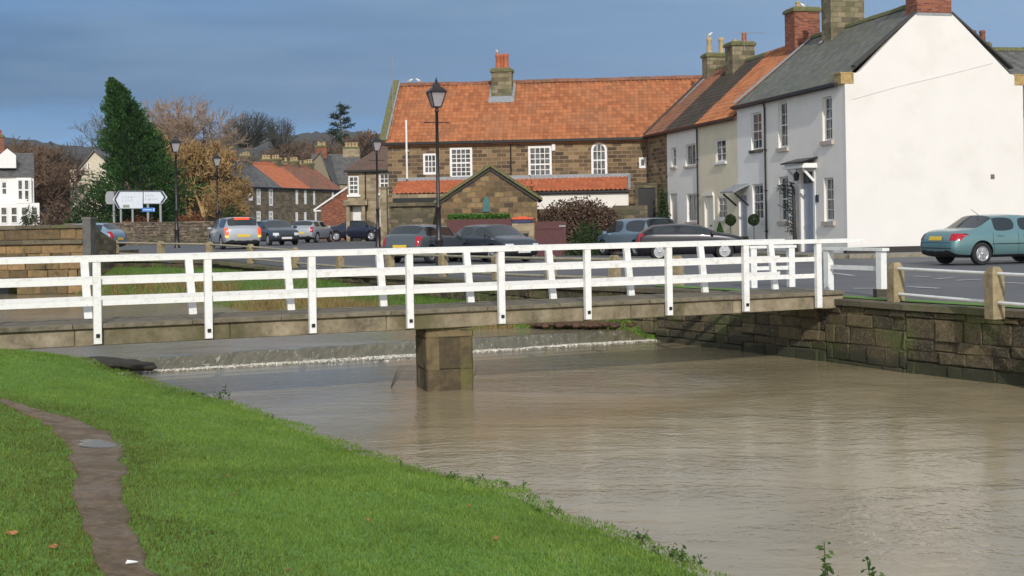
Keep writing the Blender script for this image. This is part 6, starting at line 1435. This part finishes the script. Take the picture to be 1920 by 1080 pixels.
# direction signs
def sign_plate(r, name, pts, y, mat, th=.05):
    b = MB(); b.prism([(p[0], p[1]) for p in pts], 0, th, Matrix(((1, 0, 0, 0), (0, 0, -1, y), (0, 1, 0, 0), (0, 0, 0, 1)))); return b.build(name, mat, r)
Ys = 86.0
def SPx(px, py): p = P(px, py, Ys); return (p.x, p.z)
sg = thing('direction_sign', 'large white direction sign with a chevron arrow pointing left', 'road sign', (0, Ys, 0))
L_ = [SPx(212, 374), SPx(222, 358), SPx(268, 358), SPx(268, 391), SPx(222, 391)]; sign_plate(sg, 'board', L_, -.0, M_signw)
cx = sum(p[0] for p in L_) / 5; cz = sum(p[1] for p in L_) / 5
def strip(r, pts, y, mat, w_=.10, name='border'):
    b = MB()
    for a, c_ in zip(pts[:-1], pts[1:]): b.bar((a[0], y, a[1]), (c_[0], y, c_[1]), .012, w_, up=(0, 1, 0) if 0 else (0, 0, 1)) if abs(a[0] - c_[0]) > 1e-3 else b.box(a[0] - w_ / 2, a[0] + w_ / 2, y - .006, y + .006, min(a[1], c_[1]), max(a[1], c_[1]))
    return b.build(name, mat, r)
def slab2(r, name, a, c_, w_, y, mat):
    a, c_ = Vector((a[0], a[1])), Vector((c_[0], c_[1])); d = (c_ - a).normalized(); n = Vector((-d.y, d.x)) * w_ / 2
    return sign_plate(r, name, [a - n, c_ - n, c_ + n, a + n], y, mat, .012)
slab2(sg, 'chevron', SPx(224, 359), SPx(216, 374.5), .12, -.052, M_signd); slab2(sg, 'chevron', SPx(216, 374.5), SPx(224, 390), .12, -.052, M_signd)
slab2(sg, 'border', SPx(222, 359), SPx(268, 359), .05, -.0535, M_signd); slab2(sg, 'border', SPx(222, 390.5), SPx(268, 390.5), .05, -.0535, M_signg)
def scribble(r, px0, px1, py, h=.14):
    """a line of far-off unreadable lettering as separate small strokes"""
    a, c_ = SPx(px0, py), SPx(px1, py); x = a[0]; b = MB()
    while x < c_[0] - .05:
        wd_ = rnd.uniform(.05, .09); b.box(x, x + .02, -.056, -.052, a[1] - h / 2, a[1] + h / 2)
        if rnd.random() < .7: b.box(x + .0205, x + wd_ - .01, -.056, -.052, a[1] + h * rnd.choice((-.5, -.1, .25)), a[1] + h * .5 if rnd.random() < .3 else a[1] + h * .28)
        x += wd_ + .035
        if rnd.random() < .14: x += .08
    b.build('lettering', M_signg, r)
scribble(sg, 230, 256, 370); scribble(sg, 230, 250, 376)
sign_plate(sg, 'symbol_panel', [SPx(231, 389), SPx(243, 389), SPx(243, 384), SPx(231, 384)], -.052, plain('sign_olive', (.22, .26, .18), .5), .012)
for px in (226.5, 248.5): b = MB(); q = SPx(px, 420); t = SPx(px, 380); b.tube([(q[0], .06, .2), (q[0], .06, t[1])], .075, 8); b.build('leg', M_grey, sg)
sg2 = thing('direction_sign', 'smaller white direction sign with a chevron arrow pointing right', 'road sign', (0, Ys, 0))
L_ = [SPx(269.5, 358), SPx(305, 358), SPx(314, 370), SPx(305, 382), SPx(269.5, 382)]; sign_plate(sg2, 'board', L_, 0, M_signw)
slab2(sg2, 'chevron', SPx(302.5, 359), SPx(310, 370), .12, -.052, M_signd); slab2(sg2, 'chevron', SPx(310, 370), SPx(302.5, 381), .12, -.052, M_signd)
slab2(sg2, 'border', SPx(270, 359), SPx(305, 359), .05, -.0535, M_signd); slab2(sg2, 'border', SPx(270.4, 381.5), SPx(305, 381.5), .05, -.0535, M_signg)
scribble(sg2, 273, 292, 367); scribble(sg2, 273, 297, 374)
for px in (277.5, 301): b = MB(); q = SPx(px, 423); t = SPx(px, 375); b.tube([(q[0], .06, .2), (q[0], .06, t[1])], .085, 8); b.build('leg', M_grey, sg2)
sg3 = thing('tourist_sign', 'small blue sign with a white end panel below the right-pointing sign', 'road sign', (0, Ys, 0))
sign_plate(sg3, 'board', [SPx(267, 389.5), SPx(291, 389.5), SPx(291, 397), SPx(267, 397)], -.04, M_signb, .04); sign_plate(sg3, 'symbol', [SPx(288, 391), SPx(290.2, 391), SPx(290.2, 395.5), SPx(288, 395.5)], -.082, M_signw, .012)
sign_plate(sg3, 'lettering', [SPx(269, 392.6), SPx(285, 392.6), SPx(285, 394), SPx(269, 394)], -.082, M_signw, .01)
sg4 = thing('road_sign', 'grey-backed sign on a pole just left of the large direction sign', 'road sign', (0, Ys + 1, 0))
def S4(px, py): p = P(px, py, Ys + 1); return (p.x, p.z)
sign_plate(sg4, 'board', [S4(198, 366), S4(201, 359), S4(214, 359), S4(214, 383), S4(201, 383), S4(198, 377)], 0, M_grey)
b = MB(); q = S4(213.5, 420); t = S4(213.5, 362); b.tube([(q[0], .06, .2), (q[0], .06, t[1])], .085, 8); b.build('leg', M_grey, sg4)

# gulls
def gull(label, p):
    r = thing('seagull', label, 'bird', tuple(p), rnd.uniform(0, 6), 'gulls perched on the roofs'); r.scale = (.75, .75, .75); b = MB()
    b.tube([(-.22, 0, .10), (-.14, 0, .12), (-.02, 0, .15), (.09, 0, .18), (.14, 0, .25), (.19, 0, .28), (.235, 0, .275), (.275, 0, .265)], [.012, .045, .085, .075, .045, .045, .03, .006], 10)
    b.build('body', M_wh2, r); b = MB(); b.tube([(-.26, .05, .13), (-.1, .075, .17), (.06, .06, .19)], [.01, .035, .02], 6); b.tube([(-.26, -.05, .13), (-.1, -.075, .17), (.06, -.06, .19)], [.01, .035, .02], 6); b.build('wings', M_grey, r)
    b = MB(); b.tube([(.0, .03, .1), (.01, .03, 0)], .007, 4); b.tube([(.0, -.03, .1), (.01, -.03, 0)], .007, 4); b.build('legs', M_orange, r)
MBr = lambda px: (lambda s: Vector((*(MB0 + mu * s + Vector((-mu.y, mu.x)) * DM / 2), HRM + .25)))(hit(px, 158, MB0 + Vector((-mu.y, mu.x)) * DM / 2, mu)[0])
gull('left gull of the pair on the orange roof ridge left of the tall lamp', MBr(768)); gull('right gull of the pair on the orange roof ridge left of the tall lamp', MBr(786))
q = MB0 + mu * (xl - .25) + Vector((-mu.y, mu.x)) * cy; gull('gull on the red pots of the stone house chimney', (q.x, q.y, 11.07))
s_ = SE + .6 - .55; q = P0 + ru * s_ + Vector((ru.y, -ru.x)) * (DR / 2 - .34); gull('gull on the left buff pot of the far terrace chimney', (q.x, q.y, 11.2))
s_ = SC - L3 + 1.0; q = P0 + ru * s_ + Vector((ru.y, -ru.x)) * (DR / 2 + .1); gull('gull on the brick chimney of the buff house', (q.x, q.y, 11.0))

# ================================================================== CARS
CARS = {}
def car(name, label, cat, paintm, L, W, H, kind, loc, heading, lights=False, group='cars on the road', detail=False, front=True):
    """local +x = forward. heading in radians"""
    r = thing(name, label, cat, loc, heading, group)
    hw = W / 2; x0, x1 = -L / 2, L / 2; wb = L * .59; xr, xf = x0 + L * .205, x0 + L * .205 + wb * .995
    wr = .315 if L < 4.4 else .325
    tb = .935 * H / 1.44        # belt
    if kind == 'sedan': 
        S = [(x0, .74, .40, .60, 'd', .66), (x0 + .05, .86, .30, .70, 'd', .84), (x0 + .16, .93, .24, .84, 'd', 1.0), (x0 + .5, .97, .21, .90, 'd', 1.045), (x0 + .88, .99, .20, .93, 'd', 1.06), (x0 + 1.42, 1, .20, .95, 'c', H - .03), (x0 + 1.52, 1, .20, .95, 'c', H - .01),
             (x0 + 2.18, 1, .20, .94, 'c', H), (x0 + 2.26, 1, .20, .94, 'c', H), (x0 + 2.72, 1, .20, .93, 'c', H - .03), (x0 + 2.80, 1, .20, .93, 'c', H - .04), (x0 + 3.50, .99, .20, .90, 'd', .97)]
        ir, iw = 4, 10; pb = 7
    elif kind == 'hatch':
        S = [(x0, .78, .38, .62, 'd', .70), (x0 + .05, .90, .28, .78, 'd', .92), (x0 + .14, .95, .24, .92, 'd', 1.02), (x0 + .24, .97, .21, .94, 'd', 1.06), (x0 + .58, .99, .20, .96, 'c', H - .05), (x0 + .68, .99, .20, .96, 'c', H - .02),
             (x0 + 1.42, 1, .20, .95, 'c', H), (x0 + 1.50, 1, .20, .95, 'c', H), (x0 + 2.2, 1, .20, .94, 'c', H - .04), (x0 + 2.28, 1, .20, .94, 'c', H - .05), (x0 + 2.98, .99, .20, .90, 'd', .98)]
        ir, iw = 3, 9; pb = 6
    else:   # estate
        S = [(x0, .80, .38, .62, 'd', .70), (x0 + .04, .91, .28, .80, 'd', .94), (x0 + .10, .95, .24, .94, 'd', 1.03), (x0 + .16, .97, .21, .95, 'd', 1.07), (x0 + .36, .99, .20, .97, 'c', H - .04), (x0 + .46, .99, .20, .97, 'c', H - .01),
             (x0 + 1.8, 1, .20, .95, 'c', H), (x0 + 1.88, 1, .20, .95, 'c', H), (x0 + 2.6, 1, .20, .94, 'c', H - .03), (x0 + 2.68, 1, .20, .94, 'c', H - .04), (x0 + 3.3, .99, .20, .90, 'd', .98)]
        ir, iw = 3, 9; pb = 6
    xb_ = S[-1][0]
    S += [(xb_ + (x1 - xb_) * .45, .98, .20, .84, 'd', .92), (xb_ + (x1 - xb_) * .80, .94, .21, .74, 'd', .82), (x1 - .12, .87, .24, .62, 'd', .73), (x1 - .03, .78, .30, .52, 'd', .62), (x1, .66, .38, .48, 'd', .54)]
    V = []; 
    for (x, wf, zb, zbelt, kd, zt) in S:
        w_ = hw * wf
        if kd == 'c': pts = [(0, zb), (w_ * .7, zb), (w_ * .97, zb + .05), (w_ * 1.0, .5 * (zb + zbelt)), (w_ * .985, zbelt - .05), (w_ * .93, zbelt + .02), (w_ * .765, zt - .085), (w_ * .62, zt - .02), (0, zt + .012)]
        else: pts = [(0, zb), (w_ * .7, zb), (w_ * .97, zb + .05), (w_ * 1.0, .5 * (zb + zbelt)), (w_ * .985, zbelt - .05), (w_ * .93, zbelt + .015), (w_ * .80, zt - .02), (w_ * .55, zt), (0, zt + .012)]
        ring = [(x, -y, z) for y, z in pts[::-1]][:-1] + [(x, y, z) for y, z in pts][:-1]    # top centre (right side) ... bottom centre ... towards top (left side)
        V += [ring[i] for i in range(16)]
    # ring order: j=0 top centre, 1..7 down the right (-y) side, 8 bottom centre, 9..15 up the left side
    F_ = []; MI = []
    ns = len(S)
    for i in range(ns - 1):
        for j in range(16):
            F_.append((i * 16 + j, i * 16 + (j + 1) % 16, (i + 1) * 16 + (j + 1) % 16, (i + 1) * 16 + j)); mi = 0
            jj = j if j < 8 else 15 - j          # 0 top-centre..rail(2): 0: centre-to-.62, 1: .62 to rail, 2: side glass
            cab = S[i][4] == 'c' and S[i + 1][4] == 'c'
            if jj == 2 and cab and (i != pb) and not (i == ir + 1 and kind == 'x'): mi = 3
            if i == ir and jj in (0, 1): mi = 2
            if i == iw and jj in (0, 1): mi = 1
            if i == iw and jj == 2: mi = 3
            if i == ir and jj == 2 and kind != 'sedan': mi = 0
            if jj in (5, 6, 7): mi = 4 if jj == 7 or jj == 6 else 0
            MI.append(mi)
    F_.append(tuple(range(16))[::-1]); MI.append(0); F_.append(tuple((ns - 1) * 16 + k for k in range(16))); MI.append(0)
    me = bpy.data.meshes.new('tmp'); me.from_pydata(V, [], F_); me.update()
    bm = bmesh.new(); bm.from_mesh(me); bmesh.ops.recalc_face_normals(bm, faces=bm.faces)
    cl = bm.edges.layers.float.new('crease_edge')
    for e in bm.edges:
        ms = {MI[f.index] for f in e.link_faces}
        if len(ms) > 1 and (ms & {1, 2, 3}): e[cl] = .75
    for f in bm.faces: f.material_index = MI[f.index]; f.smooth = True
    bm.to_mesh(me); bm.free()
    o = bpy.data.objects.new('tmp', me); COL.objects.link(o)
    for mt in (paintm, M_cglass, M_cglass, M_cglass, M_ydark): me.materials.append(mt)
    sb = o.modifiers.new('s', 'SUBSURF'); sb.levels = 2; sb.render_levels = 2
    cut = MB()
    for x in (xr, xf):
        for sy in (-1, 1): cut.lathe([(wr + .055, -.16), (wr + .055, .16)], 28, Matrix.Translation((x, sy * (hw - .10), wr + .01)) @ Matrix.Rotation(R(90), 4, 'X'), smooth=False)
    co2 = cut.build('cut', M_ydark); bo = o.modifiers.new('b', 'BOOLEAN'); bo.operation = 'DIFFERENCE'; bo.object = co2; bo.solver = 'EXACT'
    dg = bpy.context.evaluated_depsgraph_get(); me2 = bpy.data.meshes.new_from_object(o.evaluated_get(dg), preserve_all_data_layers=False, depsgraph=dg)
    bvh = BVHTree.FromPolygons([v.co for v in me2.vertices], [tuple(p.vertices) for p in me2.polygons])
    names = {0: ('body', paintm), 1: ('windscreen', M_cglass), 2: ('rear_window', M_cglass), 3: ('side_window', M_cglass), 4: ('sill_trim', M_ydark)}
    groups = {}
    def isarch(p):
        for x in (xr, xf):
            c_ = p.center
            d = math.hypot(c_.x - x, c_.z - wr - .01)
            if d < wr + .06 and abs(c_.y) < hw - .015 and abs(c_.y) > hw - .28 and not (abs(p.normal.y) > .7 and abs(c_.y) > hw - .2): return True
        return False
    for p in me2.polygons:
        k = p.material_index; 
        if k > 4: k = 4
        if k == 0 and isarch(p): k = 4
        if k == 3: k = (3, 1 if p.center.y > 0 else -1)
        groups.setdefault(k, []).append(p.index)
    for k, fl in groups.items():
        nm, mt = names[k if not isinstance(k, tuple) else 3]
        vm = {}; vs = []; fs = []
        for fi in fl:
            f = []
            for vi in me2.polygons[fi].vertices:
                if vi not in vm: vm[vi] = len(vs); vs.append(tuple(me2.vertices[vi].co))
                f.append(vm[vi])
            fs.append(tuple(f))
        b = MB(); b.add(vs, fs, smooth=True); b.build(nm, mt, r)
    bpy.data.objects.remove(o); bpy.data.objects.remove(co2); bpy.data.meshes.remove(me)
    # wheels
    for x in (xr, xf):
        for sy in (-1, 1):
            M = Matrix.Translation((x, sy * (hw - .115), wr)) @ Matrix.Rotation(R(90) * sy, 4, 'X')     # z axis of the lathe points outwards
            M = Matrix.Translation((x, sy * (hw - .115), wr)) @ Matrix.Rotation(-R(90) * sy, 4, 'X')
            b = MB(); b.lathe([(wr * .62, -.09), (wr * .9, -.10), (wr, -.07), (wr, .07), (wr * .93, .098), (wr * .68, .095), (wr * .62, .05)], 28, M); wo = b.build('wheel', M_tyre, r)
            b = MB(); b.lathe([(wr * .66, .06), (wr * .66, .088), (wr * .60, .09), (wr * .57, .03), (.03, .035)], 24, M)
            for k in range(6):
                a = k * math.pi / 3; M3 = M @ Matrix.Rotation(a, 4, 'Z'); b.add([M3 @ Vector(v) for v in [(.03, -.032, .05), (wr * .6, -.05, .06), (wr * .6, .05, .06), (.03, .032, .05), (.03, -.032, .088), (wr * .6, -.04, .083), (wr * .6, .04, .083), (.03, .032, .088)]], [(4, 5, 6, 7), (0, 1, 5, 4), (2, 3, 7, 6), (3, 2, 1, 0)])
            b.lathe([(.05, .088), (.045, .1), (.001, .1)], 12, M); b.build('rim', M_rim, wo)
    def surf(x, y, z, d):
        h = bvh.ray_cast(Vector((x, y, z)), Vector(d)); return h[0]
    # lamps: patches that hug the body
    def patch(nm, mt, xs, yz, sign, proud=.012):
        """grid patch projected on to the end (sign -1 rear, +1 front): yz corner rect"""
        (y0, y1, z0, z1) = yz; n = 5; vs = []; 
        for i in range(n + 1):
            for j in range(n + 1):
                y = y0 + (y1 - y0) * i / n; z = z0 + (z1 - z0) * j / n; h = surf(sign * (L / 2 + 1), y, z, (-sign, 0, 0))
                if h is None or abs(h.x - sign * L / 2) > .6: h = Vector((sign * (L / 2 - .3), y, z))
                vs.append(h + Vector((sign * proud, (proud if y > 0 else -proud), 0)))
        fs = [(i * (n + 1) + j, (i + 1) * (n + 1) + j, (i + 1) * (n + 1) + j + 1, i * (n + 1) + j + 1) for i in range(n) for j in range(n)]
        if sign < 0: fs = [f[::-1] for f in fs]
        b = MB(); b.add(vs, fs, smooth=True); return b.build(nm, mt, r)
    zl = .72 if kind == 'sedan' else .70
    for sy in (-1, 1):
        if kind == 'sedan': patch('tail_light', M_litred if lights else M_red, None, sorted([sy * hw * .66, sy * hw * .925]) + [zl, zl + .20], -1)
        else:
            patch('tail_light', M_litred if lights else M_red, None, sorted([sy * hw * .74, sy * hw * .925]) + [zl - .05, zl + .28], -1)
        if lights: patch('indicator', M_litamb, None, sorted([sy * hw * .74, sy * hw * .92]) + [zl - .16, zl - .052], -1, .016)
        patch('headlight', M_clear, None, sorted([sy * hw * .50, sy * hw * .86]) + [.54, .68], 1)
    patch('number_plate', M_platey, None, (-.27, .27, .72 if kind == 'sedan' else .56, .84 if kind == 'sedan' else .68), -1, .02)
    patch('number_plate', M_platew, None, (-.27, .27, .34, .45), 1, .02)
    patch('grille', M_ydark, None, (-.34, .34, .52, .62), 1, .012)
    patch('bumper_trim', M_ydark, None, (-hw * .75, hw * .75, .30, .36), -1, .012)
    if lights:
        b = MB(); h = surf(-L / 2 - 1, 0, H - .10, (1, 0, 0)); h = h or Vector((-L / 2 + .4, 0, H - .1)); b.block((h.x + .02, 0, H - .10), (0, 1, 0), (1, 0, 0), (0, 0, 1), .34, .05, .045, .01); b.build('brake_light', M_litred, r)
    # mirrors
    xm = S[iw][0] + .42
    for sy in (-1, 1):
        b = MB(); b.block((xm, sy * (hw + .06), .98), (0, 1, 0), (1, 0, 0), (0, 0, 1), .09, .05, .06, .02); b.bar((xm, sy * (hw - .08), .95), (xm, sy * (hw + .0), .96), .04, .03); b.build('wing_mirror', paintm, r)
    if detail:
        for sy in (-1, 1):
            for xa in ([x0 + 1.33, S[pb][0] + .04, S[iw][0] + .30] if kind == 'sedan' else [S[pb][0] + .04, S[iw][0] + .2]):
                pts = []
                for k in range(10):
                    z = .30 + (.93 - .30) * k / 9; xx = xa + (.22 * max(0, (.62 - z)) if xa < x0 + 1.5 else 0); h = surf(xx, sy * 2, z, (0, -sy, 0))
                    if h: pts.append(h + Vector((0, sy * .001, 0)))
                if len(pts) > 2: b = MB(); b.tube(pts, .006, 4); b.build('door_seam', M_ydark, r)
            for xa in ([x0 + 1.60, x0 + 2.50] if kind == 'sedan' else [S[pb][0] + .3]):
                h = surf(xa, sy * 2, .84, (0, -sy, 0))
                if h: b = MB(); b.block(h + Vector((0, sy * .018, 0)), (1, 0, 0), (0, -sy, 0), (0, 0, 1), .10, .018, .016, .008); b.build('door_handle', paintm, r)
            pts = []
            for k in range(14):
                xx = x0 + .9 + (xm - x0 - .6) * k / 13; h = surf(xx, sy * 2, .60, (0, -sy, 0))
                if h and abs(h.y) > hw * .9: pts.append(h)
            if len(pts) > 2: b = MB(); b.tube(pts, .014, 4); b.build('side_moulding', M_ydark, r)
            pts = []
        for k in range(12):
            y = -hw * .78 + hw * 1.56 * k / 11; h = surf(-L / 2 - 1, y, .655, (1, 0, 0))
            if h: pts.append(h)
        b = MB(); b.tube(pts, .008, 4); b.build('boot_seam', M_ydark, r)
        pts = []
        for k in range(12):
            y = -hw * .9 + hw * 1.8 * k / 11; h = surf(-L / 2 - 1, y, .50, (1, 0, 0))
            if h and h.x < -L / 2 + .5: pts.append(h)
        if len(pts) > 2: b = MB(); b.tube(pts, .013, 4); b.build('bumper_trim', M_ydark, r)
        b = MB(); h = surf(-L / 2 + .6, 0, 2.2, (0, 0, -1)) or Vector((0, 0, 1.4)); h = surf(0.2, 0, 2.5, (0, 0, -1)); b.tube([h + Vector((-.9, 0, -.03)), h + Vector((-1.0, 0, .0)), h + Vector((-1.25, 0, .16))], .007, 5); b.build('aerial', M_ydark, r)
    return r
p_teal = paint('teal_paintwork', (.16, .30, .31), .55); p_silver = paint('silver_paintwork', (.50, .52, .54), .6); p_navy = paint('navy_paintwork', (.020, .026, .055), .4)
p_slate = paint('slate_paintwork', (.05, .064, .08), .5); p_grey = paint('grey_paintwork', (.10, .122, .135), .5); p_blue = paint('steel_blue_paintwork', (.18, .27, .34), .5); p_red = paint('red_paintwork', (.35, .03, .05), .3); p_black = paint('black_paintwork', (.012, .012, .018), .3)
p_lb = paint('pale_blue_paintwork', (.22, .32, .40), .4)
def place(px, Y): q = P(px, 460, Y); return (q.x, Y, zg(q.x, Y))
# teal saloon: near rear wheel touches down at (1838, 497)
wp = G(1839, 497, 0); th = R(19); L_ = 4.68; W_ = 1.80; hx = -L_ / 2 + L_ * .205; hy = -(W_ / 2 - .115)
cx, cy_ = wp.x - (hx * math.cos(th) - hy * math.sin(th)), wp.y - (hx * math.sin(th) + hy * math.cos(th))
car('parked_car', 'teal saloon car parked in front of the big white gable', 'car', p_teal, L_, W_, 1.46, 'sedan', (cx, cy_, 0), th, group='cars parked in the street', detail=True)
car('silver_car', 'silver estate car with lit brake and amber lights at the head of the queue', 'car', p_silver, 4.4, 1.76, 1.50, 'estate', place(438, 60.5), R(114), lights=True, group='cars queueing on the far road')
car('blue_car', 'dark blue-grey hatchback facing the camera right of the lit silver estate', 'car', p_slate, 4.0, 1.68, 1.42, 'hatch', place(517, 71), R(-62), group='cars queueing on the far road')
car('silver_car', 'silver hatchback seen from behind between the two dark cars', 'car', p_silver, 4.0, 1.70, 1.40, 'hatch', place(585, 80), R(78), group='cars queueing on the far road')
car('navy_car', 'dark navy saloon seen from the side in front of the hipped roof house', 'car', p_navy, 4.4, 1.72, 1.38, 'sedan', place(675, 84), R(-22), group='cars queueing on the far road')
car('red_car', 'red car of which only the roof shows above the blue-grey hatchback', 'car', p_red, 4.0, 1.66, 1.40, 'hatch', place(500, 97), R(80), group='cars queueing on the far road')
car('blue_car', 'pale blue car behind the stone road bridge parapet at the far left', 'car', p_lb, 4.3, 1.70, 1.42, 'hatch', (P(148, 430, 62).x, 62, .38), R(170), group='cars queueing on the far road')
car('grey_car', 'grey-green hatchback parked behind the tall lamp post', 'car', p_grey, 4.1, 1.70, 1.42, 'hatch', place(806, 47.5), R(62), group='cars parked by the quay')
car('slate_car', 'slate grey saloon facing right beside the grey-green hatchback', 'car', p_slate, 4.3, 1.74, 1.42, 'sedan', place(917, 48.5), R(-52), group='cars parked by the quay')
car('blue_car', 'steel blue estate car parked with its tailgate to the camera', 'car', p_blue, 4.3, 1.78, 1.58, 'estate', place(1192, 54), R(118), group='cars parked in the street')
qd = G(1291, 486, 0); car('black_car', 'low black coupe parked side-on in front of the white terrace', 'car', p_black, 3.95, 1.68, 1.32, 'hatch', (qd.x, 46.5, 0), R(-3), group='cars parked in the street')

# ================================================================== AIR
m = bpy.data.materials.new('haze_air'); m.use_nodes = True; nt = m.node_tree; nt.nodes.clear()
pvn = mknode(nt, 'ShaderNodeVolumePrincipled', None, {'Color': (.82, .88, 1.0, 1), 'Density': .00012, 'Anisotropy': .2})
mknode(nt, 'ShaderNodeOutputMaterial', None, {'Volume': pvn.outputs[0]})
b = MB(); b.box(-2000, 2000, -40, 2600, -75, 190); o = b.build('haze', m); tag(o, 'thin pale blue winter haze filling the air over the whole town', 'haze', kind='stuff'); o.display_type = 'WIRE'
